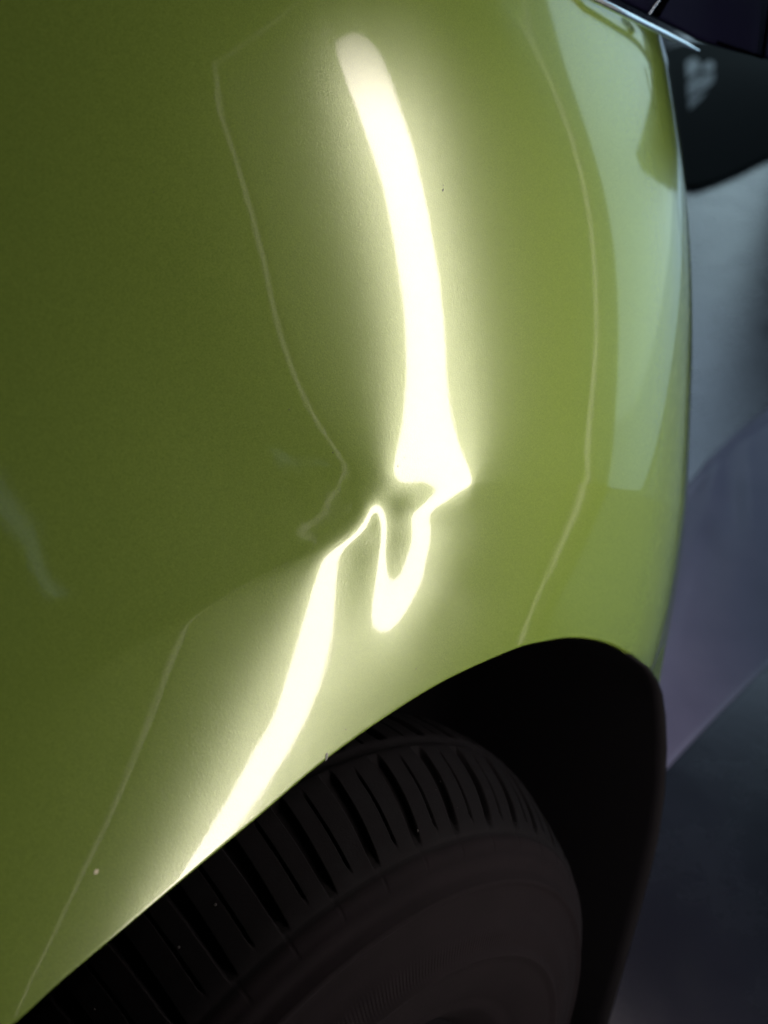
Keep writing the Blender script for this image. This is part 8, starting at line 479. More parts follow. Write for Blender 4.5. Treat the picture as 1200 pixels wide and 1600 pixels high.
[-2,2,-1,1,2,-2,0,0,0,-2,3,-1,0,0,1,-1,0,0,0,-1,1,0,1,-1,-1,2,-1,-1,1,-1,2,0,-2,0,2,-1,-1,2,0,-3,2,0,1,-1,0,0,-1,2,-2,2,-3,4,-2,0,0,-2,3,-3,2,0,0,-1,8,-6,-2,0,2,-2,0,2,-3,2,1,0,-1,0,1,-2,3,-3,0,2,-2,1,-1,3,-2,-1,1,0,0,0,-1,1,0,1,-1,-1,2,-1,0,-1,1,1,-1,-1,2,-3,3,-2,2,-1,-1,2,-2,2,-2,0,2,-2,2,-1,0,1,-2,1,1,-1,0,-2,2,1,-2,2,0,-1,0,-1,1,1,-2,0,2,0,-2,0,2,0,-3,2,1,-2,3,-4,2,1,-2,1,-1,2,0,-3,3,-2,1,0,0,0,-1,2,-2,0,2,-1,-1,1,0,0,0,2,-5,4,-3,3,0,0,-1,1,-2],
[-2,3,-1,0,0,-2,2,1,-1,1,-2,1,1,-1,-2,2,0,0,0,2,-3,1,0,-1,3,-3,1,1,-2,2,-2,0,2,0,-2,2,-1,-1,0,2,0,-1,-1,1,0,0,1,-3,3,-1,0,-2,3,-2,1,2,-3,2,-1,0,0,3,0,-4,0,0,-1,2,1,-3,4,-3,1,1,0,-1,-1,2,-2,2,-1,0,0,0,0,-1,1,0,0,0,0,0,0,0,0,-1,1,1,-2,1,0,1,-1,-2,2,1,-1,0,0,1,-2,1,1,-2,0,1,0,0,-1,2,-1,0,-1,1,1,-1,-1,1,1,-1,1,-1,0,-1,0,2,-2,2,0,-2,2,-1,0,-2,3,0,-1,-1,1,0,-1,2,-2,1,0,0,1,-2,2,-2,0,2,-2,1,0,0,0,0,0,0,0,0,-1,-1,3,-3,1,0,1,1,0,-4,7,-3,0,-1,0,-1,3],
[-1,-1,3,-1,-1,2,0,-2,1,1,-2,2,-3,2,2,-2,0,0,0,-2,3,-1,0,1,-3,4,-3,0,2,-2,2,0,-2,0,1,0,0,0,1,0,-3,2,0,0,0,0,0,1,-1,-1,2,-1,0,0,1,-2,1,0,0,1,0,2,-5,1,1,0,0,-1,1,0,0,-1,1,3,-3,1,-2,2,-2,0,2,-3,3,-1,0,0,0,0,0,0,0,0,0,0,0,-1,1,1,-2,1,0,0,0,1,-2,1,0,0,-1,0,2,0,-3,2,2,-4,3,0,-1,-1,0,1,1,-1,0,1,-1,0,-1,2,-2,0,2,0,-1,0,0,-1,0,2,-2,2,-2,3,-2,-1,0,1,2,-3,1,0,-1,3,-3,0,1,1,-3,3,-1,1,-2,1,0,0,0,0,-1,1,-1,0,1,1,-2,0,0,-2,-2,-1,9,10,-13,2,-3,1,0,1,-3],
[-3,5,-3,2,-1,0,-1,1,0,-1,3,-4,4,-2,-1,1,0,0,-1,3,-2,-1,1,0,1,-3,2,2,-3,2,-2,1,0,1,-1,-1,2,-1,-1,0,2,0,-1,0,-1,1,0,0,-1,2,-1,0,-1,2,-2,2,-1,1,0,-1,2,-3,1,-1,1,0,-1,2,-2,1,-2,4,1,-3,-1,0,3,-4,3,-1,-1,3,-4,3,-1,-1,2,-2,1,0,0,0,-1,1,0,1,-1,-1,2,-1,-1,2,-2,1,1,-2,0,2,0,-1,-1,-1,4,-2,-1,2,-2,0,1,1,0,-2,1,0,0,-1,1,2,-2,-1,2,-1,0,-1,2,-2,2,-1,1,-2,1,0,0,0,-2,3,-1,1,-3,4,-3,0,2,-3,3,0,-2,1,2,-4,3,-3,4,-2,-1,1,0,-1,2,-2,2,-1,-2,2,-2,2,-2,1,1,0,7,-8,2,-3,3,-1,-1,1,1],
[-1,0,1,-1,1,1,-1,0,1,-1,-1,2,-2,1,0,0,0,0,1,-3,2,2,-3,1,-1,2,1,-5,4,-1,1,-3,3,-1,1,-1,-1,1,0,0,1,-3,2,0,2,-3,1,-1,3,-3,1,1,-1,0,0,-1,2,-1,1,0,-1,-1,0,1,0,0,1,-2,1,0,0,2,1,-5,3,-1,-1,1,-1,2,-2,0,2,-2,0,3,-4,3,-1,0,-1,1,1,-1,-1,1,0,0,0,-1,3,-4,3,-1,-1,2,0,-2,0,1,0,1,-2,1,0,0,-1,1,1,-2,0,3,-2,0,1,-1,1,-4,4,0,-2,2,-2,2,-2,2,-2,2,-2,1,1,-2,2,-3,5,-5,3,-1,0,-2,3,0,-2,2,-1,-1,1,-1,0,3,-4,4,-3,0,3,-3,0,2,-2,1,-1,1,2,-4,2,0,0,0,1,4,-6,-1,1,1,-2,3,-1,0,0],
[-1,1,0,0,0,0,0,0,-1,1,0,0,0,1,-2,1,0,0,0,1,-1,-1,2,-2,2,-1,-2,4,-2,-1,0,4,-4,-1,2,0,1,0,-2,2,-2,2,-1,0,-1,2,-2,3,-4,3,-2,1,1,-2,2,0,-1,1,-2,1,-1,2,-2,2,-2,2,-2,1,0,1,2,-2,-2,2,-2,0,0,1,0,-1,2,-1,0,-1,2,-3,3,-1,0,-1,2,-2,1,0,1,-1,0,-1,1,1,-3,3,-1,-1,3,-3,0,2,-2,2,-2,2,-2,0,1,0,2,-3,0,2,0,-2,2,-1,-1,2,-2,3,-2,-2,4,-3,1,-1,3,-4,3,-2,2,0,-2,1,-1,3,-5,5,-2,-2,3,-1,0,-1,2,-1,-1,2,-1,0,1,-2,2,-3,2,1,-3,3,-1,-1,2,-1,0,0,-1,1,1,-2,2,0,0,-1,-2,1,1,0,1,-3,4,-3,0],
[-3,4,-1,0,1,-3,2,1,-1,0,0,1,-1,-2,3,0,-1,-1,2,-1,-1,1,-1,3,-2,-1,2,-1,-1,1,1,-3,3,1,-3,1,-1,0,3,-3,1,0,0,0,0,0,1,-3,3,-1,1,-1,0,0,1,-1,0,-1,2,-1,2,-4,2,-1,2,-2,2,0,0,-1,0,1,-2,0,0,2,-1,0,0,-1,2,-2,1,0,0,1,-1,-1,0,2,-1,1,-2,1,0,-1,0,2,-2,2,0,-2,1,1,-3,2,1,-2,2,-2,2,-3,2,1,-1,-1,0,2,0,-1,1,-1,-1,1,1,-2,2,-1,-1,3,-4,3,-1,1,-3,4,-3,1,-1,1,0,1,-1,-1,3,-3,-1,5,-5,3,-1,-1,1,-1,2,-2,2,-1,-1,1,0,1,-2,2,-1,-1,2,-1,-1,2,-2,2,-3,4,-2,0,-1,2,1,-3,0,0,0,1,0,1,-3,3,0],
[-1,0,1,1,-3,4,-2,-1,1,0,1,-2,0,3,-2,-2,2,2,-4,2,2,-3,3,-4,1,2,-1,-1,2,0,-2,2,-2,0,2,0,-2,2,-2,1,0,1,-1,0,-1,2,-1,1,-2,2,-2,1,0,1,-2,1,1,-1,0,1,-3,3,-1,0,-1,1,1,-1,0,1,0,-3,2,1,0,-2,0,2,-2,2,-2,1,0,1,-2,1,-1,1,1,-1,-1,0,3,-3,0,2,0,-2,2,-3,2,1,-2,1,0,1,-2,1,1,-2,0,2,0,-2,0,2,-2,2,-2,2,-1,0,1,0,-2,2,-2,0,2,-1,0,0,1,-2,1,0,0,1,-1,-1,2,-3,3,-1,-1,2,0,-4,6,-4,0,2,-2,2,-2,2,-2,1,0,0,0,0,1,-3,3,-1,-1,2,-2,0,3,-4,5,-5,2,2,-1,-1,-2,2,-1,0,1,1,-2,0,2,-2,1],
[-2,2,1,-2,2,-2,2,-2,2,-1,-1,1,1,-2,1,2,-2,-2,3,-1,-1,2,-3,3,0,-1,-1,2,-1,-1,2,-2,2,-1,-1,0,4,-5,3,-1,0,-1,1,0,2,-4,2,0,2,-4,3,-1,0,1,-2,2,-1,1,-1,-1,1,0,0,0,1,-1,-1,2,0,-2,0,3,-2,-2,2,0,2,-4,3,-1,-1,2,-2,1,1,-3,3,0,-2,0,2,0,-4,4,0,-2,1,0,0,1,-2,1,1,-2,1,0,0,0,-2,3,0,-2,0,1,0,-1,3,-2,2,-3,0,3,-3,1,1,-2,2,-1,0,-1,2,-2,0,2,-1,0,0,-1,2,-1,-1,3,-4,3,-1,-1,2,0,-4,4,-1,0,0,-1,2,-2,2,0,-2,2,-2,1,0,0,-1,2,-1,-1,3,-2,-1,2,-2,2,-1,-1,2,-2,2,-2,0,1,0,-2,3,0,-2,2,-2],
[-1,1,-1,1,1,-1,-1,2,-2,1,0,0,1,-1,0,-2,2,2,-2,0,-1,1,1,-1,0,-1,2,-1,-1,2,-2,2,-2,2,-1,1,-4,5,-3,1,1,-1,0,0,-1,2,-1,0,-1,2,0,-2,2,-2,3,-3,0,1,1,-1,1,-1,-1,0,1,1,0,-2,1,2,-2,-2,1,2,-1,0,-1,2,-1,-1,2,-1,0,-1,1,2,-3,0,2,-1,-1,0,3,-3,0,2,-2,2,-1,-1,2,-2,0,2,0,-3,2,0,1,-2,1,0,-1,2,-1,1,-2,2,-1,2,-1,-3,2,0,0,0,0,1,-2,2,-2,1,1,-2,2,-2,2,-1,-1,1,1,-2,2,-2,2,-2,0,2,0,-2,1,0,-1,2,-1,0,-1,0,3,-4,4,-3,0,2,-1,0,0,0,-1,1,0,1,-1,1,0,-1,0,0,-1,0,1,-2,2,1,-1,-1,1,0,0],
[-3,4,-1,0,-1,2,-1,1,-2,2,-1,0,-1,1,0,1,-1,-1,1,-1,3,-3,1,0,0,1,-2,1,0,0,1,-2,2,-2,2,-2,3,-3,1,0,-1,1,1,-1,0,0,1,-1,-1,2,-3,5,-5,2,0,1,0,-1,-1,1,0,-1,2,0,-2,2,-2,2,-1,-2,3,-1,0,0,0,0,0,0,0,1,-2,0,2,0,-3,2,0,0,0,0,0,1,-2,1,1,-2,2,-2,0,1,0,0,1,-2,0,3,-2,0,-1,1,-1,0,3,-4,2,1,1,-1,-1,-2,2,1,1,-3,0,2,-2,1,0,0,1,-1,0,0,0,-1,1,1,-1,0,-1,1,1,-1,-2,4,-2,-2,3,-2,2,-2,3,-3,0,2,-1,0,-1,2,-3,4,-2,-1,2,-2,1,0,0,0,1,-2,2,-2,1,1,-2,3,-4,2,-2,4,-4,2,-1,2,0,-2,1],
[0,-2,3,-1,1,-3,2,-1,3,-3,1,0,0,0,1,-1,0,-1,1,2,-4,3,-1,0,-1,1,1,-2,3,-3,0,2,-2,2,-2,1,0,0,1,-1,0,1,-3,3,-1,0,-1,1,2,-3,3,-5,5,-1,-2,1,0,0,0,1,-2,2,-1,-1,2,-3,3,-1,0,1,-2,1,0,0,-1,2,-1,0,-1,1,1,0,-3,2,2,-4,3,0,-3,2,1,-2,1,1,-2,1,-1,2,-1,0,-1,2,-2,1,1,-2,1,-1,2,-2,0,2,-2,1,2,0,-2,-1,2,0,-1,-1,0,2,-1,0,1,-2,2,-2,0,2,-2,2,-3,5,-5,1,2,-1,0,0,-1,1,1,-2,1,2,-4,4,-3,2,-3,2,0,0,0,0,0,0,1,-3,3,-1,0,-1,2,-1,0,1,-3,3,-2,3,-3,2,1,-5,5,-4,1,0,3,-4,3,-2,1,0,1],
[-3,5,-3,1,-1,3,-2,0,0,0,-1,2,-1,0,-1,1,0,1,-1,-1,2,-1,0,-1,2,-1,0,0,-2,3,0,-2,2,-1,0,1,-3,4,-4,3,-1,-1,3,-3,1,1,-2,2,-2,1,-1,3,-2,-1,2,-1,0,0,0,-1,2,-2,1,1,-1,0,0,0,0,1,-2,1,0,0,0,0,0,-1,3,-3,0,0,4,-5,1,3,-3,0,3,-2,-1,1,1,-3,2,1,-1,-1,1,1,-2,1,0,0,-1,1,0,0,-1,2,-1,-2,1,4,-1,-2,2,-2,-1,1,0,1,-2,0,3,-3,0,2,-2,2,-1,0,0,-1,3,-5,5,-2,-1,2,-1,0,0,0,0,0,0,-1,2,-2,1,-1,2,-1,1,-3,3,0,-2,1,0,0,0,0,-1,3,-4,2,0,-1,3,-3,2,-3,4,-3,1,2,-4,1,1,-1,0,3,-3,2,-2,2,-2],
[-1,0,1,1,-1,-1,2,-1,-2,3,0,-2,1,1,-2,2,-1,0,0,-1,1,1,-2,2,-1,-1,1,1,0,-1,-1,2,-2,0,2,-2,3,-4,4,-3,2,-1,-1,1,0,-1,3,-3,2,-1,1,-2,0,3,-3,1,-1,2,-1,1,-2,2,-2,1,-1,3,-2,0,-1,0,2,-1,0,-1,2,-2,1,2,-5,5,-2,1,-3,3,0,-2,1,0,-1,2,-1,-1,0,3,-2,-2,2,0,0,-1,3,-4,3,-1,0,0,-1,2,-3,2,-1,2,2,0,-3,0,-2,2,0,0,0,0,1,-1,-2,3,0,-2,1,-1,2,-2,2,-1,-1,3,-3,1,0,-1,1,0,0,1,-1,-1,1,0,0,0,1,-2,0,2,-2,3,-3,0,2,-1,-1,2,-2,2,-1,-2,4,-2,0,0,-2,2,0,1,-2,2,-2,3,-3,-1,2,1,-1,0,1,-2,1,-1,2],
[-1,1,0,0,0,0,-1,1,2,-4,3,-1,0,-1,2,-2,1,0,0,2,-3,0,2,-1,0,1,-2,1,-1,1,1,-2,2,-1,-1,2,-1,0,-1,2,-2,1,1,-1,1,-1,0,0,-1,2,-2,2,0,-3,3,-1,1,-2,1,0,0,0,0,0,1,-2,0,1,1,-1,0,0,-1,2,-2,1,1,-3,5,-5,3,-2,1,1,-2,1,0,1,-2,0,1,2,-2,-2,2,2,-2,0,0,0,-2,3,-3,3,-2,1,1,-3,3,-4,4,3,-1,-3,0,-1,1,1,-1,0,-1,0,0,3,-2,0,-2,3,0,-1,-1,1,-1,2,-1,-1,1,1,-1,0,0,0,0,-1,1,1,-1,-1,2,-1,-2,4,-1,-3,2,0,0,-1,2,-2,3,-3,1,-1,1,2,-4,2,0,-1,2,-1,-1,0,0,0,3,-4,3,-3,4,-1,1,-3,1,0,1,-1,-1],
[-2,3,-1,-2,3,-1,0,1,-2,2,-1,-1,2,-2,2,-1,0,0,0,-1,2,-2,2,-2,1,0,1,-1,1,-3,2,1,-2,2,0,-1,-1,1,1,-2,1,1,-2,2,-2,2,-2,1,1,-2,2,-1,-1,2,-1,-1,2,-1,1,-2,1,-1,3,-3,1,-1,2,-1,0,-1,1,0,1,-2,2,-1,-2,4,-4,3,-1,0,1,-2,1,1,-1,-2,4,-2,0,-1,1,1,-1,-2,2,0,0,-1,2,-1,1,-3,3,-2,0,2,-3,4,2,-2,-3,0,1,1,-1,-2,2,0,0,1,0,-3,3,-3,4,-3,0,2,-1,1,-1,-1,1,0,1,-2,0,1,0,1,-1,-1,1,1,-2,3,-4,2,1,-2,0,2,-1,-1,2,0,-2,2,-3,3,-1,0,0,-1,2,-2,1,0,0,-1,0,1,0,-2,-3,5,-3,7,3,-5,-4,3,-2,1,-1,2,-1],
[-1,-1,3,1,-4,3,-1,-1,1,1,-2,3,-4,4,-3,0,1,1,-1,-1,2,0,-3,3,-1,0,-1,1,0,2,-2,-1,2,-1,-1,0,1,1,-1,0,1,-2,2,-2,1,0,0,1,-2,2,-1,-1,2,-1,0,1,-1,-1,0,1,2,-2,-2,3,-1,1,-1,-1,1,1,-1,-1,0,2,-2,1,2,-4,3,-1,-1,2,-2,2,-1,-1,1,2,-4,2,0,0,0,0,0,1,-2,1,-1,2,-1,-1,0,1,-1,1,0,-1,1,5,-2,-3,0,0,0,-2,3,-1,0,-1,2,-2,0,1,-1,3,-2,0,0,-1,2,-3,3,-1,0,1,-3,2,2,-2,0,-2,2,2,-3,0,2,-2,2,-2,2,-1,0,-1,1,1,-2,1,0,0,0,-1,2,-1,0,0,0,1,-3,3,-1,0,-1,-1,0,1,1,-6,11,10,-20,2,4,-2,0,2,-1,-2,2],
[-2,4,-3,0,3,-4,3,-1,1,-2,0,1,2,-4,2,2,-2,-2,2,2,-4,2,1,0,-2,1,1,-2,1,0,-1,2,-1,-1,2,0,0,-2,0,2,-2,2,-2,2,0,-3,3,-1,1,-2,0,2,-1,0,0,0,-1,3,-2,0,-2,3,0,-2,1,-1,1,1,-2,1,-1,2,0,-2,1,1,-3,4,-2,-1,1,0,0,-1,2,-1,0,-1,3,-2,0,0,-1,1,0,0,1,-2,2,-1,-1,1,1,-2,1,0,-1,1,8,-8,-2,2,0,-1,-1,4,-4,3,-2,1,-1,2,-1,1,-1,-1,0,1,0,0,-1,3,-4,3,0,-3,4,-3,0,2,-2,3,-2,-2,4,-3,1,-1,1,2,-4,2,0,0,1,-3,3,-1,0,0,1,-1,-1,2,-2,1,-1,1,2,-3,-1,2,1,-1,0,0,-1,6,1,-11,3,1,-1,2,1,-2,0,2,-1],
[-1,0,1,0,0,2,-3,1,-1,1,2,-4,1,3,-2,-1,1,2,-2,-2,4,-2,0,-2,3,-2,2,0,-2,1,1,-2,1,1,-2,0,1,1,-1,0,1,-2,1,0,-1,4,-4,0,1,1,0,-2,1,0,0,1,-2,0,2,0,-1,-1,0,2,-2,2,-1,-1,3,-3,2,-2,0,2,-1,-1,2,-3,2,1,0,-2,2,-1,-1,2,-1,0,-1,1,0,-1,3,-2,-1,1,0,0,0,-1,2,-1,-1,3,-2,0,1,3,-3,-1,-1,-1,1,1,1,-3,2,0,0,0,1,-2,1,-2,3,-1,0,0,1,-1,0,-1,2,-2,0,2,-2,3,-2,-2,4,-4,2,1,-2,2,-1,1,-1,-2,3,-1,0,0,-1,3,-4,3,-2,1,-1,2,-1,-1,3,-3,2,-2,1,0,1,-2,1,0,0,0,3,-2,-3,0,3,-2,2,-2,1,-2,4,-3,1],
[-2,3,-1,1,-3,2,0,1,-1,0,-1,3,-2,-1,1,0,0,-1,1,1,-2,1,0,1,-1,1,-3,2,1,-1,0,1,-2,0,3,-2,0,-1,2,-2,1,1,-1,-1,2,-3,4,-1,-3,2,0,2,-3,1,0,-1,2,0,-2,0,1,1,0,-2,2,-2,0,3,-5,4,-1,0,1,-2,1,0,1,0,-2,1,0,0,-1,2,-1,-1,1,0,0,0,0,2,-4,2,1,-2,1,1,-2,2,-2,2,0,-2,2,0,1,-2,-2,2,1,-2,1,0,-1,1,1,-2,1,1,-3,2,1,0,-2,1,0,0,-1,1,0,0,1,-2,1,1,-1,-1,1,1,-2,2,-1,-1,1,0,0,-1,1,1,-1,-1,1,1,-2,0,3,-3,2,-2,2,-1,0,0,-2,3,-1,1,-2,1,0,2,-3,2,-1,1,-1,1,-3,0,1,3,-4,2,-1,4,-6,4,-2],
[-1,0,2,-2,3,-4,3,-2,1,1,-1,-1,2,-1,0,0,1,-2,1,1,-2,1,0,0,0,0,1,-1,0,-1,1,0,0,2,-5,5,-3,2,-2,2,-2,1,1,0,-2,2,-3,2,2,-2,-1,0,2,-1,0,0,0,-1,1,1,0,-2,0,2,-2,2,0,-3,4,-3,0,2,-2,1,1,-1,-2,2,2,-3,0,2,0,-2,1,0,1,-1,0,0,0,-1,2,-2,1,1,-1,0,1,-2,2,-1,-1,2,-1,0,1,0,-1,-1,0,3,-3,0,2,-1,-1,1,0,-1,3,-2,-2,2,0,0,0,0,0,0,1,-1,-2,4,-2,-1,1,0,0,0,-1,2,-2,3,-3,1,-1,3,-3,1,-1,3,-2,-1,1,0,-1,1,0,1,-1,-1,1,0,1,-1,0,-1,2,0,-1,-2,3,-1,2,-2,-1,1,0,-2,2,-2,4,-2,0,-2,4,-2,0],
[-1,1,0,0,-1,3,-3,1,1,-2,1,0,-1,1,1,-1,-1,3,-2,-2,4,-2,-1,1,0,0,0,0,-1,3,-3,1,1,-3,4,-4,3,-1,1,-1,0,-1,1,0,1,-2,2,-2,2,-2,3,-3,1,0,0,0,1,-1,0,-1,0,2,0,-2,2,-2,0,1,0,1,-1,-1,2,-1,-1,1,1,-1,-2,3,0,-1,-1,1,1,-1,-1,1,1,-1,-1,1,0,1,-1,0,-1,1,0,1,-1,-1,2,0,0,0,-1,-1,0,2,-1,-2,3,0,-2,1,0,0,0,0,-1,1,1,-1,0,0,0,0,0,0,-2,3,0,-2,1,0,0,0,0,-1,3,-4,4,-4,3,-1,1,-3,3,-1,1,-3,2,0,0,0,0,0,1,-2,1,0,1,-2,2,-1,-1,2,-2,1,1,0,0,-1,-1,1,2,-4,0,1,2,0,-3,2,1,-1,-1,0,2],
[-2,3,-2,2,-1,-1,2,-1,-1,1,1,0,-2,2,-2,1,0,-1,1,2,-4,2,2,-2,0,-1,1,0,1,-3,3,-1,0,1,-1,1,-2,0,1,0,1,0,-2,0,1,2,-3,2,-3,4,-4,3,0,-2,2,-2,0,2,-1,0,1,-2,0,2,-2,2,-1,1,-2,0,2,-1,-1,2,-2,1,1,-2,2,-1,0,-1,1,1,-2,2,-1,0,-2,3,0,-1,0,0,0,0,1,-2,1,0,0,2,-2,0,-1,2,-2,1,1,-2,1,1,-2,0,2,-1,0,0,0,0,-1,1,1,-1,-1,1,0,1,-2,2,0,-3,3,-2,2,-2,1,0,0,2,-4,3,-3,4,-2,-1,1,1,-1,-1,1,1,-2,1,0,0,0,1,-3,3,-2,2,-2,3,-4,2,1,-1,1,-2,1,1,-2,2,0,0,-3,1,1,0,-2,2,1,-1,-1,0,2,-1,-1],
[0,-1,1,-1,2,0,-3,3,-1,1,-2,0,3,-3,1,0,0,0,1,-3,4,-2,-1,1,-1,3,-2,-1,1,1,-1,-1,1,0,0,-1,2,1,-3,0,1,0,1,0,-1,-2,3,-1,1,-3,3,-1,-1,2,-2,3,-2,-2,3,-1,-1,2,-1,0,0,-1,2,-2,2,-1,-1,2,-1,-2,4,-2,-1,2,-1,-1,1,0,1,-2,2,-3,3,0,0,-3,3,-1,0,0,0,-1,1,2,-2,0,0,-1,2,-2,3,-3,2,-1,-1,1,-1,1,1,-1,-1,2,-1,0,0,0,1,-1,-2,2,1,-1,0,-2,4,-4,2,2,-4,4,-4,4,-3,1,0,-1,2,-1,1,-3,2,1,-1,0,-1,2,-1,-1,2,-1,0,-1,2,-3,3,-1,1,-2,1,-1,3,-3,1,0,0,1,-1,1,0,-1,-1,0,1,1,-3,1,1,0,0,0,-1,4,-5,3,-1],
[-2,3,-1,1,-2,0,3,-3,2,-2,1,0,0,0,0,1,-1,0,-2,4,-3,1,0,-1,3,-3,1,1,-1,0,-1,3,-3,1,-1,3,-3,-1,4,-2,0,-1,2,-2,1,0,0,0,0,1,-1,0,0,0,0,-1,1,2,-3,2,-1,-1,1,-1,2,0,-2,1,-1,2,-1,-1,1,2,-3,1,-1,1,0,1,-2,2,-1,0,-1,3,-3,0,1,1,-2,1,0,1,-2,3,-2,-1,1,0,1,-1,0,1,-3,3,-2,1,0,0,2,-3,1,0,0,-1,1,0,0,0,0,0,0,1,-1,0,-1,3,-4,3,-1,-1,2,-2,2,-2,2,-1,0,-1,2,-2,1,1,-1,0,-1,1,1,-2,1,1,-1,-1,1,0,-1,3,-2,-1,0,2,-1,0,-2,4,-2,0,0,0,0,-1,2,-1,1,0,-1,-2,2,-1,0,1,0,0,2,-5,5,-4,3],
[-1,0,2,-2,2,-1,0,1,-3,2,1,0,-3,3,-1,-1,1,1,0,-2,1,0,0,2,-3,0,1,0,0,0,1,-3,4,-3,3,-4,3,0,-3,3,-1,1,-3,3,-1,1,-1,-1,1,0,0,1,-2,2,-2,1,1,-2,1,-1,1,0,2,-2,-1,0,1,1,-1,-1,1,1,-1,-1,1,0,1,-1,-1,1,1,-2,0,3,-2,-1,1,0,1,-1,1,-2,2,-3,4,-3,1,0,0,1,-2,2,-2,1,2,-3,2,-1,0,-1,0,2,-2,2,-1,0,0,0,0,-1,1,0,2,-4,2,-1,3,-4,4,-2,0,-1,2,-2,1,0,0,0,0,1,-3,4,-2,-1,1,-1,3,-3,1,1,-2,0,1,1,-1,0,-1,0,1,2,-2,-1,1,0,2,-4,2,-1,1,1,0,-1,0,1,-1,-1,0,1,-2,3,0,-2,1,0,-1,3,-3,2,-2],
[0,0,-1,2,-2,2,-3,2,2,-2,0,-2,4,-3,2,-1,0,-1,2,-1,0,0,-1,0,1,2,-3,2,-1,-1,2,-1,-1,2,-3,3,-1,0,1,-1,-1,1,1,-1,-1,2,-2,3,-2,-1,1,-1,2,-2,3,-2,-2,2,1,-1,1,-1,-2,2,0,1,-1,-1,2,-1,1,-3,2,0,0,0,0,0,1,-1,-1,2,0,-4,4,0,-1,0,-1,2,-2,3,-4,4,-3,1,0,1,-1,0,0,0,1,-1,-1,1,0,-1,0,3,-3,0,2,-2,1,1,-1,0,0,1,-1,-1,0,2,-1,2,-4,3,-2,1,0,0,-1,3,-2,-1,2,-2,1,0,1,-3,2,2,-3,2,-3,3,-1,0,0,1,-2,1,0,0,1,-1,0,-2,3,-1,0,0,-2,3,-1,1,-2,0,0,3,-3,1,1,0,-1,-2,2,-1,1,1,0,-1,0,-1,1,1,-1],
[-2,3,0,-3,3,-2,3,-3,1,1,-3,4,-2,-1,0,2,0,-2,0,1,0,0,3,-3,-1,0,3,-4,2,1,-2,2,-1,-1,3,-3,1,0,-1,1,2,-3,1,0,1,-3,4,-4,2,2,-2,-1,1,0,-1,1,2,-2,-1,1,-1,2,-2,2,-1,-1,2,-1,-1,1,-1,3,-2,0,0,0,0,0,0,-1,2,-1,-1,3,-3,0,2,-1,1,-2,1,-1,2,-2,2,-1,1,-2,2,-2,2,-2,1,0,1,-1,-1,2,0,-3,2,2,-4,3,-1,-1,1,0,0,0,0,1,-1,0,-1,0,2,-1,0,0,-1,3,-2,-2,2,2,-4,4,-3,1,0,1,-1,-2,3,-1,1,-1,-1,1,1,-1,0,0,-1,1,-1,1,0,1,-2,1,0,0,0,0,-1,1,1,-2,1,-2,4,-2,1,-2,-1,1,1,2,-1,0,-2,2,-1,0,0,-1,1],
[-1,0,1,2,-3,2,-1,0,-1,0,3,-3,0,3,-1,-3,1,3,-2,1,-1,0,-3,3,2,-2,-2,4,-3,2,-2,2,-2,3,-4,3,-1,-1,3,-2,-2,3,-1,0,0,1,-3,3,-1,-1,1,1,0,-2,1,1,-2,1,0,0,0,-1,3,-3,2,-1,-1,1,0,1,-1,-2,3,-1,0,0,-1,1,0,1,-2,1,1,-2,2,-1,-1,2,-2,1,0,1,0,-1,-1,2,-2,1,0,0,0,1,-1,0,-1,2,-1,0,-1,1,1,-3,4,-3,2,-2,1,1,-2,2,-2,1,0,-1,3,-2,0,0,-1,1,2,-4,2,1,-1,-1,2,-3,4,-2,-1,2,-2,2,-1,0,0,-1,2,-2,1,-1,2,-2,3,-3,1,0,0,0,0,0,0,-1,2,-2,1,-1,0,2,-2,0,-1,2,-1,4,-3,-5,8,-1,0,-2,1,-2,2,-1,0,0,0],
[-1,2,-2,1,1,-2,0,2,-1,1,-2,2,-1,-1,0,3,-2,0,0,-2,3,-1,1,-1,-1,1,2,-4,4,-4,3,-2,2,-3,3,0,-1,1,-3,2,1,-1,0,-1,1,0,1,0,-2,1,0,0,-1,3,-2,-2,2,1,-1,0,1,-1,-1,1,-1,1,0,1,-1,-1,1,2,-4,2,0,0,1,-1,0,-1,2,-1,-1,2,-2,2,0,-2,1,1,-1,-1,0,2,-1,-1,2,0,-2,2,-1,0,0,0,0,-1,2,-3,3,0,-1,-1,1,0,-1,3,-2,-2,4,-4,4,-2,-1,3,-4,1,2,-2,3,-3,0,3,-3,2,-2,1,0,1,-2,1,1,-3,3,-1,0,0,-1,2,-1,1,-2,2,-1,0,-2,4,-3,0,2,-2,2,-2,1,1,-2,0,1,0,0,-2,2,0,-2,0,0,-1,2,1,7,-2,-4,0,-2,2,-2,1,0,0,0],
[0,-1,2,-2,0,2,0,-2,2,-2,2,-2,1,1,-1,-1,2,-3,3,0,-2,1,1,-1,0,0,-2,4,-3,2,-1,0,0,1,-1,-2,2,0,1,-1,0,0,-1,3,-2,0,0,-2,4,-3,1,1,-2,0,1,2,-2,-2,3,-1,-1,1,0,1,-1,0,1,-2,1,0,0,-1,2,-1,0,0,0,0,-1,2,-1,-1,2,-1,0,0,-1,1,1,-2,2,-1,1,-2,1,1,-1,-1,2,-1,-1,1,0,0,0,0,0,2,-3,0,0,3,-3,1,0,-1,2,0,-3,4,-4,2,1,-2,2,0,-3,4,-4,4,-2,-2,4,-4,4,-3,1,0,0,-1,2,0,-1,0,-1,1,1,-1,-1,1,1,-1,-1,2,-1,-2,4,-2,-2,3,-2,3,-3,-1,2,2,-3,0,0,1,-1,0,0,-2,-1,-2,5,22,-19,-4,2,-2,3,-2,1,0,1,-1,0],
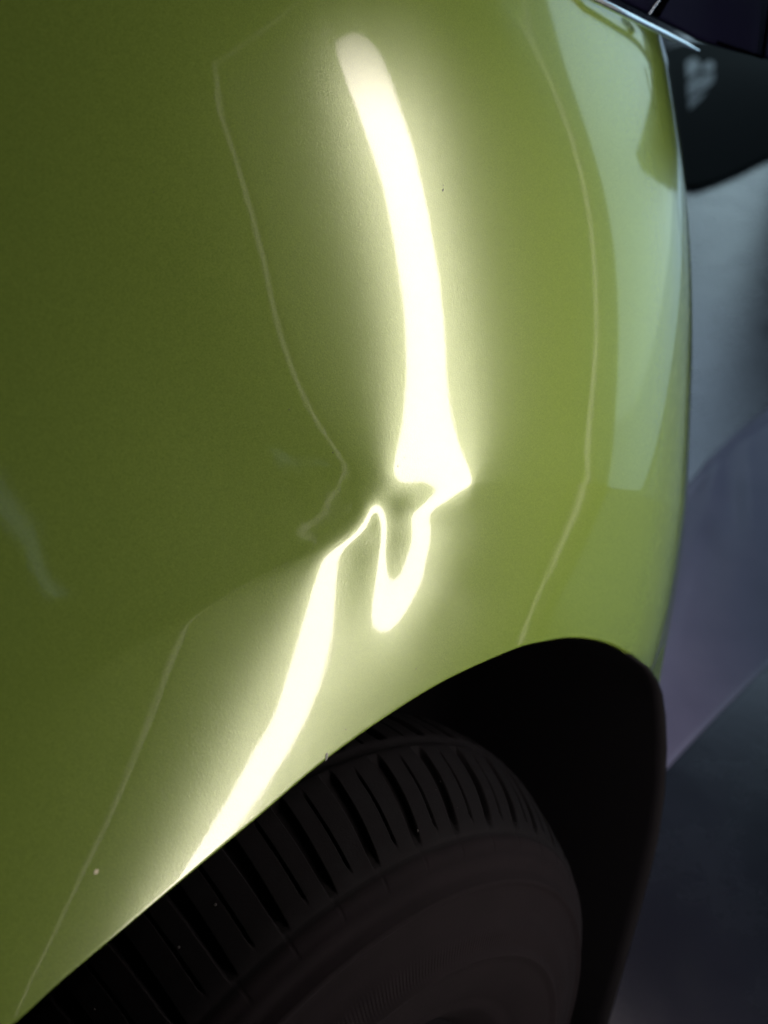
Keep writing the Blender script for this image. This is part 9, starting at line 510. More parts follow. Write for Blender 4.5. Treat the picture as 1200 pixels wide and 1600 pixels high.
[-1,2,-2,2,-1,0,-1,2,-2,2,-2,1,1,-2,2,-1,-1,3,-3,1,0,1,-3,2,1,-2,3,-4,2,1,-1,-1,1,1,-2,3,-3,1,0,0,0,0,1,-3,2,0,0,2,-4,4,-2,-2,4,-3,2,-3,3,0,-2,2,-2,2,-1,-2,3,-1,-1,1,0,0,0,0,1,-1,0,-1,2,-2,2,-1,0,0,0,-1,2,-2,2,0,-2,1,0,0,0,0,1,-1,-2,3,-1,0,1,-1,0,0,0,0,-1,0,2,-1,0,0,0,1,-1,0,-2,2,2,-4,4,-2,0,-1,1,1,0,-3,3,-2,0,3,-4,3,-2,2,-1,1,-2,3,-4,2,0,0,1,-2,2,-2,2,-1,-1,0,2,-1,1,-1,-1,1,0,0,0,-2,3,1,-3,-1,3,-1,0,0,-2,1,1,0,0,4,11,-14,-9,5,0,3,-2,3,-2,1,-1,1,-1],
[-1,1,0,0,1,-2,2,-2,1,0,0,1,-1,0,-1,2,-1,-1,1,1,-1,-2,4,-1,-3,4,-4,4,-2,-2,2,2,-2,-2,4,-4,3,-1,0,0,-1,1,1,0,-1,0,0,-2,3,-2,1,1,-2,3,-4,4,-4,3,-1,-1,2,-2,2,0,-2,1,0,0,1,-1,0,0,-2,2,0,1,-2,2,-1,-1,1,1,-2,2,-1,0,-1,1,1,0,-3,4,-4,3,-1,-1,3,-2,-1,1,0,0,0,0,0,1,-2,2,-2,2,-1,-1,1,-1,1,0,2,-2,-1,2,-3,2,0,2,-2,-2,2,1,-1,-1,3,-3,2,-1,0,0,0,-2,3,-2,2,-1,0,0,0,1,-3,4,-2,-2,4,-1,-2,0,1,1,-2,1,0,0,0,1,-2,-1,4,-2,-1,0,1,-1,3,-2,-1,2,3,1,-6,-2,4,-4,2,0,2,-3,4,-3,0,1,1],
[-1,1,1,-2,1,0,0,0,2,-4,3,-1,-1,2,-1,-1,1,0,1,-2,1,2,-3,-1,4,-3,2,-2,1,1,-1,-1,1,1,-2,2,-1,0,0,0,1,-1,-2,3,-2,1,0,1,0,-2,2,-1,-1,0,3,-3,2,-2,1,0,1,-2,0,2,-2,2,-1,0,-1,1,0,0,1,-1,0,0,0,-1,1,1,-1,0,0,0,-1,2,0,-2,0,1,2,-4,4,-2,-1,2,-1,-1,2,-1,-1,2,-2,2,-1,-1,2,-2,1,-1,2,-1,0,0,1,-1,-1,1,0,0,1,-1,0,-2,2,1,-1,0,0,1,-2,0,2,-1,-1,1,0,2,-2,-1,2,-2,1,0,0,0,1,-3,2,3,-5,2,1,-1,-1,1,0,0,1,-3,3,-2,1,2,-5,4,-1,1,-2,2,-1,0,2,-1,0,1,-5,0,4,0,-2,1,0,0,-2,3,0,-2,1],
[0,-1,1,1,-1,1,-3,4,-4,4,-3,0,1,0,0,1,-1,1,-3,3,-1,-1,1,2,-4,3,-1,0,0,0,0,0,0,0,0,0,0,0,0,-1,2,-1,1,-3,4,-3,1,1,-3,4,-4,2,2,-2,-2,2,1,-1,-1,2,-2,3,-2,-2,4,-3,1,0,0,0,0,0,0,0,0,0,-1,3,-3,2,-3,2,2,-3,2,-2,1,1,-1,-1,1,0,0,0,0,0,-1,3,-3,0,3,-4,4,-4,3,-2,2,-1,1,-1,-1,1,1,-1,-2,3,-2,2,-2,1,1,-1,0,1,-1,0,-1,2,-2,2,-2,2,-2,0,3,-2,0,-2,2,2,-4,4,-2,-1,1,1,-2,2,-1,-1,1,0,0,1,-1,-1,2,-2,0,3,-4,3,0,-3,4,-4,2,1,0,-2,1,0,1,1,-1,-2,0,-1,2,0,1,-1,-1,1,1,-2,0,2,-2],
[0,1,-2,1,-1,1,2,-4,2,0,1,-1,1,-3,3,-2,2,-2,3,-3,1,0,1,-3,4,-4,3,-1,0,0,0,0,0,0,0,0,0,0,0,1,-2,0,1,2,-4,4,-2,-2,4,-4,3,0,-3,3,0,-1,-1,1,1,-2,1,-1,1,2,-3,1,0,0,0,0,0,0,0,0,0,0,1,-3,3,-3,5,-4,-1,3,-1,1,-2,1,1,0,-2,2,-2,0,3,-3,2,-3,4,-1,-3,3,-2,2,-2,3,-3,1,-2,3,-1,0,-1,1,2,-4,4,-4,4,-2,-1,0,1,0,0,0,2,-4,4,-4,3,-1,-1,3,-3,1,0,1,-1,-1,2,-2,0,3,-2,-2,4,-2,-1,1,1,-2,1,0,1,-1,-1,2,-2,0,3,-2,-2,3,-2,3,-2,-2,2,2,-3,4,-4,1,1,-2,0,0,1,0,0,0,0,1,-3,3,0,-3,3],
[-1,0,3,-3,2,-2,1,1,0,-2,0,2,-2,3,-3,2,-2,1,-1,1,1,-1,-1,3,-4,4,-3,0,2,-1,0,0,0,0,0,0,0,0,-1,2,-2,3,-2,-2,4,-4,2,2,-4,4,-2,-2,4,-4,3,-1,-1,2,-1,0,0,0,0,-1,1,0,0,1,-2,1,1,-1,0,0,-1,1,0,1,-1,1,-3,4,-2,0,-1,1,1,-2,1,-1,2,-1,1,-1,-2,3,-1,1,-3,2,1,-1,0,1,-2,0,1,0,2,-3,1,0,0,0,-1,3,-3,2,-2,1,-1,3,-2,0,0,0,-2,3,-2,2,-1,0,1,-2,1,0,0,0,0,0,0,-1,3,-3,1,1,-3,2,2,-3,1,1,-2,1,-1,2,0,-2,2,-1,-1,0,2,-2,2,-2,1,2,-2,-1,3,-4,5,-3,-1,0,1,0,-2,3,-1,1,-1,-2,4,-3,0,3,-3],
[0,1,-3,3,-2,3,-3,0,1,1,0,-2,1,0,0,-1,2,-1,0,1,-2,1,0,-1,3,-4,2,2,-4,3,-1,0,-1,2,-2,1,1,-2,3,-4,4,-4,2,2,-4,4,-2,-2,4,-4,2,2,-3,2,-3,3,0,-2,1,0,0,1,-1,0,0,0,0,-2,4,-2,-2,2,1,-2,3,-2,-1,1,0,0,1,-3,3,-2,2,-1,-1,2,-2,2,-1,-1,1,1,0,-1,-1,1,1,-1,0,0,-1,0,2,-1,1,-1,-1,0,2,-1,0,1,-1,-2,2,1,-1,0,1,-2,1,0,-1,1,2,-2,-1,1,0,0,0,0,0,-1,2,-1,0,-1,2,0,-2,1,0,0,1,-1,-2,3,-1,0,1,-2,2,-1,-1,2,-2,1,-1,2,-1,1,-2,2,-1,-1,2,-1,0,1,-3,3,-1,1,-2,-1,3,-1,0,-1,1,2,-3,1,0,-1,1],
[-1,1,1,-1,1,-3,3,0,-2,0,1,0,1,-2,2,-1,-1,2,-1,-1,1,1,-1,0,-1,3,-2,-1,2,-2,1,-1,3,-3,2,-1,-2,4,-3,2,-3,4,-2,-2,4,-4,2,2,-4,4,-2,-2,2,0,2,-4,3,-2,2,-1,1,-3,2,0,0,0,1,0,-2,1,1,-1,-2,4,-4,2,1,-1,0,-1,1,1,-1,1,-2,1,0,0,1,-1,-1,2,-2,1,0,-1,3,-3,1,-1,1,0,2,-3,2,-1,-2,3,-2,3,-3,1,1,-3,2,2,-2,-2,2,0,1,-1,-1,1,2,-2,-2,2,2,-3,2,-1,0,-1,1,1,-3,3,-1,1,-2,1,0,0,-1,1,1,-1,1,-1,0,-1,1,1,-1,-1,2,-2,2,-2,2,-3,2,0,1,-2,2,-1,-1,2,-1,1,0,-2,0,1,0,1,-1,-1,2,-1,0,-1,1,0,0,0,1]]
FINE = [
[0,0,0,1,1,1,0,0,0,0,0,0,0,0,0,0,0,0,0,-1,0,0,0,0,0,0,0,0,-1,-1,-1,-1,0,0,-1,-1,-1,0,0,0,0,0,0,0,0,-1,-1,0,0,0,0,0,0,0,0,0,0,0,0,1,1,1,0,-1,0,0,0,-1,-1,-1,-1,0,0,0,0,0,0,0,0,0,-1],
[0,-1,0,0,0,0,0,0,-1,-1,0,1,1,1,1,0,0,1,0,-1,0,1,1,1,1,1,0,0,0,0,-1,-1,-1,-1,-1,-1,-1,0,0,1,1,0,1,1,0,-1,-1,-1,-1,-1,0,0,0,0,0,0,0,1,0,0,0,1,0,-1,0,0,0,0,0,0,0,0,0,0,1,1,1,1,0,-1,-1],
[0,-1,0,1,0,0,0,0,0,-1,0,1,1,1,1,0,0,0,0,-1,0,0,1,1,0,0,0,0,0,-1,0,0,0,-1,0,0,0,0,0,0,0,0,1,1,0,-1,-1,-1,0,0,0,0,0,-1,-1,0,0,1,0,0,0,1,1,0,0,0,0,0,0,0,0,0,0,1,1,1,1,1,0,0,0],
[0,0,0,1,0,-1,0,1,0,-1,0,1,1,1,1,0,-1,0,0,0,-1,-1,0,1,0,-1,0,1,0,-1,0,0,0,0,0,1,1,1,0,-1,-1,0,0,0,0,-1,0,0,0,0,0,0,-1,-1,-1,-1,0,1,0,0,0,1,1,1,1,0,0,1,1,1,0,0,1,1,1,1,1,1,0,0,1],
[0,-1,0,0,0,-1,0,1,0,-1,0,0,1,0,0,0,-1,0,0,-1,0,0,0,1,0,-1,0,1,0,0,0,0,0,0,0,1,1,1,0,-1,-1,0,0,0,-1,-1,0,0,0,0,0,-1,0,0,-1,-1,0,0,0,0,0,1,1,1,1,0,0,0,0,0,0,0,0,1,1,0,0,0,0,0,0],
[0,-1,-1,-1,-1,-1,0,0,0,0,0,0,0,0,0,-1,0,0,0,-1,0,0,1,1,0,0,0,0,1,1,0,-1,-1,0,0,0,0,0,0,0,0,0,-1,-1,-1,-1,0,0,0,0,-1,-1,0,1,0,-1,0,0,0,0,0,1,1,1,0,0,-1,-1,-1,-1,-1,0,0,1,0,0,0,-1,-1,0,0],
[0,0,-1,-1,-1,-1,0,0,0,0,0,-1,-1,0,0,0,-1,0,0,0,0,0,0,0,0,0,0,0,1,1,0,-1,-1,0,0,0,0,0,0,0,0,0,0,-1,0,0,0,0,0,0,-1,-1,0,0,0,0,0,0,0,-1,0,0,0,0,0,0,0,0,-1,-1,0,0,0,0,0,-1,-1,-1,-1,-1,0],
[0,0,-1,-1,-1,-1,0,0,0,0,0,-1,-1,-1,0,0,-1,-1,0,1,0,0,-1,0,0,0,0,0,1,1,0,-1,0,0,0,-1,-1,0,0,1,1,1,0,0,0,1,1,0,0,-1,-1,-1,-1,-1,0,1,1,0,0,-1,-1,0,-1,-1,0,1,1,0,0,-1,0,0,0,0,0,-1,-1,-1,-1,0,0],
[0,1,0,0,0,0,0,1,1,0,0,0,0,0,0,0,0,0,0,0,0,-1,-1,-1,0,0,0,0,0,0,0,0,0,0,0,0,0,0,0,0,0,1,0,-1,0,0,0,0,0,0,0,-1,0,0,0,1,0,0,0,0,0,0,0,0,0,1,0,0,0,0,0,0,0,0,0,0,-1,-1,0,0,0],
[1,1,0,0,0,0,1,1,1,0,0,1,1,1,1,0,0,1,0,0,-1,-1,-1,-1,0,1,1,0,0,-1,0,1,0,-1,-1,0,0,0,0,-1,0,0,0,-1,-1,-1,0,0,0,0,0,0,0,0,1,0,0,-1,-1,0,0,0,0,1,1,1,0,0,0,0,0,0,0,1,0,0,0,-1,0,0,0],
[0,0,0,0,0,0,0,0,0,-1,0,0,1,1,1,1,0,1,0,0,-1,-1,0,0,0,0,0,0,0,0,0,1,0,0,-1,0,0,0,0,-1,0,0,0,0,0,-1,0,1,0,0,0,0,0,0,0,0,-1,-1,0,0,0,0,0,1,0,0,0,0,0,0,-1,-1,0,1,0,0,0,0,0,0,0],
[0,0,0,0,0,0,0,0,-1,-1,-1,0,0,1,1,1,0,0,0,0,0,-1,0,1,0,-1,0,0,0,0,0,0,0,0,0,0,0,0,0,0,0,1,1,1,0,-1,0,1,0,0,0,1,0,-1,-1,-1,-1,-1,0,0,0,0,0,0,0,0,0,1,0,0,-1,-1,0,0,0,0,0,1,1,0,0],
[0,-1,0,0,0,0,0,0,0,0,0,0,0,1,1,1,0,0,0,0,0,-1,0,0,0,0,0,0,0,0,0,0,-1,-1,0,0,0,0,0,0,0,0,1,1,0,-1,0,0,0,-1,0,1,0,-1,0,0,-1,-1,0,1,0,-1,0,1,0,0,0,1,0,0,0,0,0,0,0,0,0,1,1,0,0],
[0,-1,0,1,0,0,0,1,1,1,1,1,1,1,1,1,0,0,0,0,0,-1,-1,-1,0,0,0,0,0,0,0,0,-1,-1,0,1,0,-1,-1,0,0,0,0,0,0,-1,0,0,-1,-1,0,1,0,0,0,0,-1,-1,0,1,0,-1,0,1,1,0,0,1,0,0,0,1,0,-1,-1,-1,0,0,0,0,1],
[0,0,0,0,0,0,0,1,0,0,1,1,0,0,0,0,0,0,0,0,0,-1,-1,-1,0,0,0,0,0,0,-1,-1,0,0,0,1,0,0,0,0,0,0,0,0,0,0,0,1,0,0,0,1,0,0,0,0,0,0,0,0,0,0,0,0,0,1,1,1,0,0,0,0,-1,-1,-1,0,0,1,1,1,0],
[1,1,0,-1,-1,0,0,0,0,0,0,1,0,-1,-1,-1,0,0,0,0,0,-1,-1,-1,-1,0,0,0,0,0,-1,-1,0,1,1,1,1,1,0,0,0,0,0,0,0,0,1,1,1,0,0,0,0,0,0,-1,0,1,0,-1,0,0,0,-1,0,1,1,1,0,-1,-1,0,-1,-1,0,1,1,1,1,1,0],
[0,0,0,0,0,0,0,0,0,0,0,0,0,-1,0,0,0,0,0,0,0,0,0,-1,0,0,0,0,-1,-1,-1,-1,0,1,0,0,0,0,0,0,0,0,0,0,1,1,1,1,1,0,0,0,0,1,1,0,0,0,0,-1,0,0,0,-1,0,0,1,1,0,0,0,0,0,-1,0,0,0,0,0,0,0],
[0,-1,0,0,0,0,0,0,0,0,-1,-1,-1,-1,0,1,1,0,0,1,0,0,0,0,0,0,0,0,-1,-1,-1,-1,0,0,0,0,-1,-1,-1,0,0,0,0,1,1,1,0,0,0,-1,-1,-1,0,1,1,1,0,-1,-1,-1,0,0,0,-1,0,0,0,0,1,1,1,1,0,0,-1,-1,0,0,0,-1,-1],
[0,0,0,1,0,0,0,0,0,0,0,0,0,0,0,1,1,0,0,0,0,0,0,0,0,0,-1,-1,0,0,0,-1,-1,0,0,0,-1,-1,-1,-1,0,0,1,0,1,1,1,0,0,-1,0,0,0,0,0,0,0,0,0,0,0,0,0,-1,-1,0,0,0,1,1,0,0,0,0,-1,-1,-1,0,0,0,0],
[0,0,1,1,1,0,0,0,0,1,1,1,0,0,0,0,0,0,0,0,-1,-1,0,0,0,-1,-1,-1,0,1,0,-1,0,0,0,0,0,1,0,-1,0,1,1,0,0,1,1,1,0,0,0,1,0,-1,-1,-1,0,0,0,0,0,0,0,-1,-1,-1,0,0,1,1,0,0,0,0,0,-1,-1,0,0,1,1],
[0,0,0,1,0,0,0,0,0,0,0,0,0,0,0,1,1,0,0,-1,0,0,0,0,-1,-1,-1,0,0,0,0,0,0,0,-1,-1,0,1,0,0,0,1,0,0,0,0,1,1,0,0,0,0,0,0,0,0,0,0,0,0,0,0,0,0,-1,-1,-1,0,0,1,0,0,0,0,0,0,0,-1,0,0,0],
[0,-1,0,0,0,-1,0,1,0,-1,-1,-1,-1,0,0,1,1,0,0,-1,0,0,0,-1,-1,-1,0,0,0,-1,0,0,0,0,-1,-1,-1,0,0,0,0,0,0,0,0,0,0,0,1,1,0,-1,0,1,1,0,0,0,0,0,0,1,0,0,-1,-1,-1,0,0,1,1,1,0,-1,0,1,0,-1,-1,0,0],
[0,0,0,0,0,0,0,0,0,0,0,-1,0,0,0,0,0,0,0,0,0,0,0,-1,-1,-1,0,0,0,-1,0,1,0,0,-1,-1,-1,0,0,-1,-1,-1,-1,-1,-1,0,0,0,0,1,0,0,0,0,0,0,1,1,0,0,0,0,0,-1,-1,0,0,0,0,0,0,0,0,-1,0,0,0,-1,-1,-1,0],
[1,0,0,0,0,1,0,-1,0,1,0,-1,0,1,0,0,0,0,0,0,0,-1,0,0,0,-1,0,1,0,0,0,1,0,0,-1,-1,0,0,0,-1,-1,-1,-1,-1,-1,-1,0,0,0,0,1,0,0,-1,0,0,1,1,0,0,0,0,-1,-1,0,1,1,0,0,-1,0,0,0,-1,0,1,1,0,-1,-1,0],
[0,0,0,0,1,0,0,-1,0,0,0,-1,0,0,0,0,0,0,0,0,0,0,0,0,0,-1,0,1,0,0,0,1,1,0,0,0,0,0,0,-1,0,0,0,0,0,-1,0,1,1,0,1,1,1,0,0,0,0,1,0,0,0,0,-1,-1,-1,0,0,0,-1,-1,0,0,0,-1,0,1,1,1,0,-1,0],
[-1,0,0,0,1,0,0,0,-1,-1,-1,-1,-1,0,0,1,0,-1,0,1,1,0,1,0,0,-1,0,0,0,0,0,1,1,1,0,0,0,0,0,0,0,0,1,1,0,-1,0,1,1,0,1,1,1,1,0,-1,0,0,0,0,0,0,0,-1,-1,0,0,0,0,0,0,0,0,0,0,1,1,1,0,0,-1],
[0,0,0,0,0,0,0,1,0,-1,-1,0,0,0,0,1,1,0,0,0,0,0,0,0,0,0,0,-1,0,0,0,0,0,0,0,0,0,0,0,0,0,1,1,1,0,0,0,1,1,0,0,0,0,0,0,0,0,0,-1,-1,-1,-1,-1,-1,-1,-1,0,0,0,-1,0,1,1,0,1,1,0,0,0,1,0],
[0,0,0,1,0,-1,0,1,0,-1,-1,0,0,0,0,1,1,1,0,0,0,0,-1,-1,0,1,0,-1,-1,0,0,0,0,0,0,0,0,0,0,0,0,0,0,0,0,1,0,0,0,0,0,0,0,1,1,1,0,0,-1,-1,-1,0,0,0,0,0,0,0,-1,-1,0,1,1,1,1,1,0,-1,0,1,1],
[0,-1,0,1,1,0,0,0,0,0,0,0,0,0,0,0,0,0,0,-1,0,0,0,0,0,1,0,0,0,0,0,0,0,0,0,0,0,1,0,0,0,0,0,0,0,1,0,-1,-1,0,0,0,1,1,0,0,0,-1,-1,-2,-1,0,0,0,0,0,0,0,0,0,1,1,1,0,0,0,0,0,0,1,1],
[0,-1,0,1,1,1,0,-1,-1,0,0,0,0,0,0,0,0,-1,-1,-1,0,0,0,1,1,1,1,1,0,0,0,0,0,0,-1,0,0,1,0,0,0,0,0,0,0,1,0,0,0,1,0,-1,0,0,0,0,0,1,0,0,0,1,0,0,0,-1,0,0,1,1,1,1,0,-1,0,0,0,0,0,1,1],
[0,-1,0,0,1,1,0,0,0,1,1,0,0,0,0,0,0,-1,0,0,0,0,0,0,1,1,1,1,1,0,0,0,0,-1,-2,-1,-1,0,0,0,0,1,1,0,1,1,1,0,0,0,-1,-2,-2,-3,-3,-2,-1,0,0,0,0,0,0,0,0,0,0,1,1,1,1,1,0,0,0,0,0,1,1,1,1],
[0,0,-1,-1,0,0,0,0,0,1,1,0,-1,-1,-1,0,0,0,0,0,0,-1,-1,-1,0,1,1,1,1,0,-1,-1,-1,-1,-1,0,-1,-1,-1,-1,0,1,1,0,0,0,0,0,-1,-1,-1,0,0,-1,-1,-1,-1,0,1,1,0,-1,-1,0,0,0,0,1,0,0,0,0,0,0,0,0,0,1,1,1,1],
[0,0,-1,-1,-1,0,0,0,0,1,0,0,-1,-1,0,0,0,0,0,0,0,0,0,0,1,1,1,1,1,0,0,0,0,1,1,1,0,0,0,-1,0,1,1,0,-1,-1,-1,-2,-2,-2,-2,-1,-1,-1,-1,0,0,0,0,1,1,0,0,1,0,0,0,0,0,0,0,0,0,0,0,0,0,1,0,0,0],
[0,0,0,-1,0,0,1,0,0,1,0,-1,-1,-1,0,1,1,1,0,0,1,1,1,1,1,0,0,1,0,0,-1,-1,0,0,0,0,-1,0,-1,-1,0,0,1,0,0,1,1,0,0,0,0,0,-1,-1,-1,-1,-1,-1,0,1,1,1,1,1,0,-1,-1,-1,0,0,0,-1,-1,-1,-1,-1,0,1,0,-1,0],
[-1,0,-1,-1,-1,-1,1,0,0,0,-1,-1,-1,-1,0,1,0,0,0,0,1,1,1,1,0,0,0,0,0,0,0,-1,-1,-2,-2,-1,-1,0,-1,-1,-1,-2,-1,-2,-1,-1,0,0,0,-1,0,0,0,-1,0,-1,0,0,0,1,1,1,1,1,0,0,0,0,1,1,1,0,0,0,0,0,0,0,0,0,0],
[-1,0,-1,-1,-1,-1,2,1,0,-1,-1,0,-1,-1,0,0,0,-1,0,0,1,1,1,0,0,0,0,-1,0,0,0,0,0,-1,-1,-1,-1,1,0,0,0,-1,0,0,0,1,1,0,0,-1,0,1,0,-1,-1,-1,0,0,0,0,-1,-1,-1,0,0,-1,0,1,1,1,1,1,0,0,0,1,0,0,0,1,0],
[-5,-2,-2,-1,-1,-1,0,-1,-1,-1,-1,-1,0,0,0,0,-1,-1,0,0,1,1,0,0,0,0,0,0,0,0,0,0,0,-1,-2,-2,-3,-1,-2,-2,-2,-2,-1,-1,0,1,1,1,0,0,1,1,0,0,1,1,1,1,1,0,0,0,0,0,0,0,1,1,1,0,0,1,0,-1,0,1,1,0,1,1,0],
[-1,-1,-1,0,-1,-1,1,-1,0,0,0,0,0,1,0,0,-1,-1,0,0,1,0,0,-1,-1,-1,0,1,0,0,-1,-1,0,-1,-2,0,-1,1,0,-1,-1,-1,0,-1,0,1,1,0,0,0,1,1,0,-1,0,1,1,1,0,0,0,1,0,-1,0,1,1,1,0,-1,0,0,0,-1,0,0,1,1,1,1,0],
[-1,-8,-9,-6,-5,-2,0,-1,-1,-3,-3,-1,-1,0,0,0,-1,-1,-1,-1,0,0,1,0,0,-1,0,0,0,-2,-2,-3,-2,-2,-2,-1,-2,-1,-1,-1,0,0,1,0,1,0,1,0,0,1,2,2,1,0,1,1,0,0,0,0,0,0,0,0,1,1,1,0,0,0,0,0,0,0,0,0,0,0,1,1,1],
[2,0,-1,-1,-2,-1,-1,-1,1,1,1,1,-1,-1,0,1,0,-1,-1,-1,0,0,1,1,0,-1,0,0,0,-1,-1,-1,1,0,-2,-1,-2,-1,0,-1,0,0,1,0,0,-1,-1,-1,-1,0,1,0,0,0,0,0,0,-1,0,0,-1,-1,0,1,1,0,0,0,0,0,0,0,0,0,0,0,0,0,0,1,1],
[14,21,18,9,-1,-8,-7,-3,2,4,4,0,-4,-4,-3,-2,-2,-2,-1,-1,0,0,0,0,-1,-1,-2,-1,-1,-2,0,0,1,0,-3,-1,-2,-1,0,1,1,1,2,1,1,1,1,1,0,0,1,1,0,1,1,0,0,0,0,0,-1,-1,0,1,1,0,0,0,0,0,0,0,0,1,1,0,0,0,0,0,0],
[-2,-1,1,1,2,-1,-1,0,1,1,1,1,0,-1,-1,0,0,0,0,0,1,0,0,-1,0,1,1,1,0,-1,1,1,1,0,-3,1,0,-1,0,1,1,0,0,0,0,0,0,0,-1,0,1,0,0,0,-1,-1,-1,-1,-1,-1,-1,-1,0,1,1,0,1,1,0,-1,0,1,1,1,1,1,1,0,0,-1,0],
[-9,-9,-5,4,15,20,18,6,-1,-4,-4,0,2,1,0,0,0,-1,-2,-2,-2,-2,-2,-2,-1,0,0,0,0,-1,0,-1,-1,0,-2,2,2,2,3,3,3,1,2,0,0,0,1,1,1,1,1,1,0,0,0,0,0,0,0,0,-1,-1,0,0,0,-1,0,0,0,-1,0,0,0,0,0,0,0,0,-1,-1,-1],
[0,1,-1,-1,-3,-1,4,-1,-1,0,-1,1,1,0,0,0,1,0,0,-1,-1,0,-1,-1,0,1,0,0,0,0,2,0,-1,1,-3,-1,-1,-1,0,-1,0,-1,0,-1,0,0,1,1,0,0,1,0,0,0,0,0,0,1,1,1,0,0,0,-1,-1,-1,-1,0,0,0,0,0,-1,-1,-1,-1,0,0,-1,-1,-1],
[-1,-1,-4,-6,-10,-9,-2,4,11,13,10,6,3,2,2,2,2,2,2,0,-1,-1,-1,0,0,1,0,1,1,1,5,3,1,2,-2,0,0,0,0,0,0,0,1,1,1,1,1,0,0,0,0,0,0,0,0,0,0,0,0,0,0,0,0,-1,-1,-1,0,0,0,0,0,0,0,0,0,-1,0,0,0,0,0],
[0,0,-1,-1,-1,0,-1,-1,0,-1,1,0,0,0,0,-1,-1,0,0,0,0,0,0,0,-1,0,-2,-1,0,-1,3,0,-3,-1,-3,0,1,1,0,0,0,0,1,1,1,1,0,0,0,0,0,0,0,0,-1,0,-1,-1,-1,-1,0,1,0,-1,-1,-1,0,1,1,1,1,1,1,1,0,0,0,0,1,1,1],
[-1,-1,-1,-1,-2,-2,-4,-6,-6,-5,-2,2,5,4,2,1,0,1,1,3,3,2,1,-1,-1,0,-1,0,1,0,4,2,-2,2,0,1,1,1,0,-1,0,-1,0,0,0,-1,-1,0,0,0,1,1,0,0,-1,-1,-1,-1,-1,-1,0,0,0,-1,-1,-1,0,1,0,0,0,1,1,0,0,0,0,0,0,0,0],
[0,-1,-1,0,0,1,0,-1,-1,0,-1,0,1,0,1,1,-1,0,0,1,0,-1,0,-1,-1,1,0,1,1,-1,2,1,-3,1,0,1,1,1,1,0,0,-1,1,1,0,-1,0,1,1,0,1,1,1,0,0,0,0,0,0,0,0,0,0,-1,-1,-1,0,1,0,-1,0,1,0,0,0,0,0,1,0,0,-1],
[-1,-1,-1,0,0,0,-2,-3,-4,-2,-3,-2,-1,-1,1,0,-1,-1,-1,-1,-1,-1,1,1,1,0,0,1,1,-2,-1,-2,-7,-2,-2,-1,-1,0,0,0,0,-1,0,-1,0,-1,0,1,0,-1,-1,0,0,-1,-1,0,0,0,-1,-1,-1,0,0,0,0,0,0,0,-1,-1,-1,0,0,-1,0,0,0,0,0,0,-1],
[-1,-1,0,1,1,0,0,-1,0,1,-1,1,1,1,1,0,0,0,0,-1,0,0,0,0,1,0,1,1,1,-1,0,0,-4,1,1,0,-1,-1,0,0,1,1,0,-1,0,1,1,1,0,-1,0,0,0,0,0,0,0,1,0,-1,-1,-1,0,0,1,1,0,0,0,0,0,-1,-1,-1,0,1,0,0,0,0,0],
[-1,0,0,1,1,0,0,-1,-1,-2,-4,-3,-2,0,0,1,2,0,0,-1,0,-1,-1,0,1,0,2,1,2,1,1,2,-2,1,1,0,0,-1,0,0,1,0,0,-2,-1,0,-1,-1,-2,-2,-1,-1,-1,0,0,0,0,1,0,0,-1,-1,-1,0,0,0,0,-1,0,0,0,-1,-1,0,0,0,0,0,0,0,0],
[0,0,1,1,1,1,0,0,-1,-1,-1,1,0,1,-1,0,1,0,0,-1,0,-1,-1,-1,0,0,3,0,0,1,-1,0,-3,1,1,0,0,0,0,0,0,-1,0,-1,0,1,0,-1,-1,0,0,0,0,1,0,0,0,1,1,1,0,0,0,-1,0,0,0,0,1,1,0,0,0,0,0,0,0,1,1,1,0],
[0,1,0,0,0,1,0,0,0,0,1,1,-1,-2,-4,-1,1,2,3,1,0,-1,-1,-2,-1,1,3,-1,-1,0,-4,-2,-2,1,2,1,0,-1,-1,-2,-2,-3,-2,-3,-2,-1,-2,-2,-2,-1,-1,-1,-1,0,-1,-1,0,0,0,0,0,0,-1,-1,-1,-1,0,0,0,0,0,0,0,-1,-1,0,0,1,0,0,0],
[1,1,0,-1,0,1,0,0,0,1,1,0,0,-1,-1,0,-2,0,1,0,1,-1,0,0,0,1,5,0,-1,0,-4,-1,-1,-1,-1,-1,-1,-1,0,-1,0,0,1,-1,0,1,1,1,0,-1,0,-1,-1,-1,0,0,0,0,0,0,0,0,0,-1,-1,-1,0,1,0,0,0,1,0,-1,-1,-1,0,1,0,-1,0],
[1,1,0,-1,0,1,0,0,1,1,0,0,0,0,-1,-1,-4,-2,-1,1,4,1,2,1,2,2,7,2,0,0,-4,0,-1,-3,-4,-4,-5,-4,-4,-4,-2,-3,-2,-4,-4,-3,-2,-2,-2,-3,-3,-3,-3,-2,-1,0,0,0,0,-1,0,0,-1,-1,-1,-1,-1,0,0,0,0,0,0,0,0,0,0,1,0,-1,0],
[1,0,0,0,0,0,0,0,0,0,-1,-1,0,0,0,0,-1,0,-3,-1,3,0,2,0,0,0,2,-1,-1,0,-4,-1,-1,-1,-1,1,0,1,2,1,1,0,1,0,0,1,1,1,0,0,0,0,-1,-1,0,0,1,1,0,0,0,0,0,-1,-1,-1,-1,-1,0,0,0,0,0,0,1,1,1,0,0,-1,-1],
[0,0,0,0,0,-1,0,1,1,0,0,0,1,1,1,0,0,-1,-6,-2,3,2,4,1,1,-1,0,-3,-3,-3,-7,-5,-5,-5,-4,-2,0,2,5,5,6,6,7,8,7,7,7,6,4,3,3,4,3,1,1,1,0,0,0,0,0,-1,-1,-1,-1,-1,-1,0,0,0,0,-1,0,0,0,1,0,0,-1,0,0],
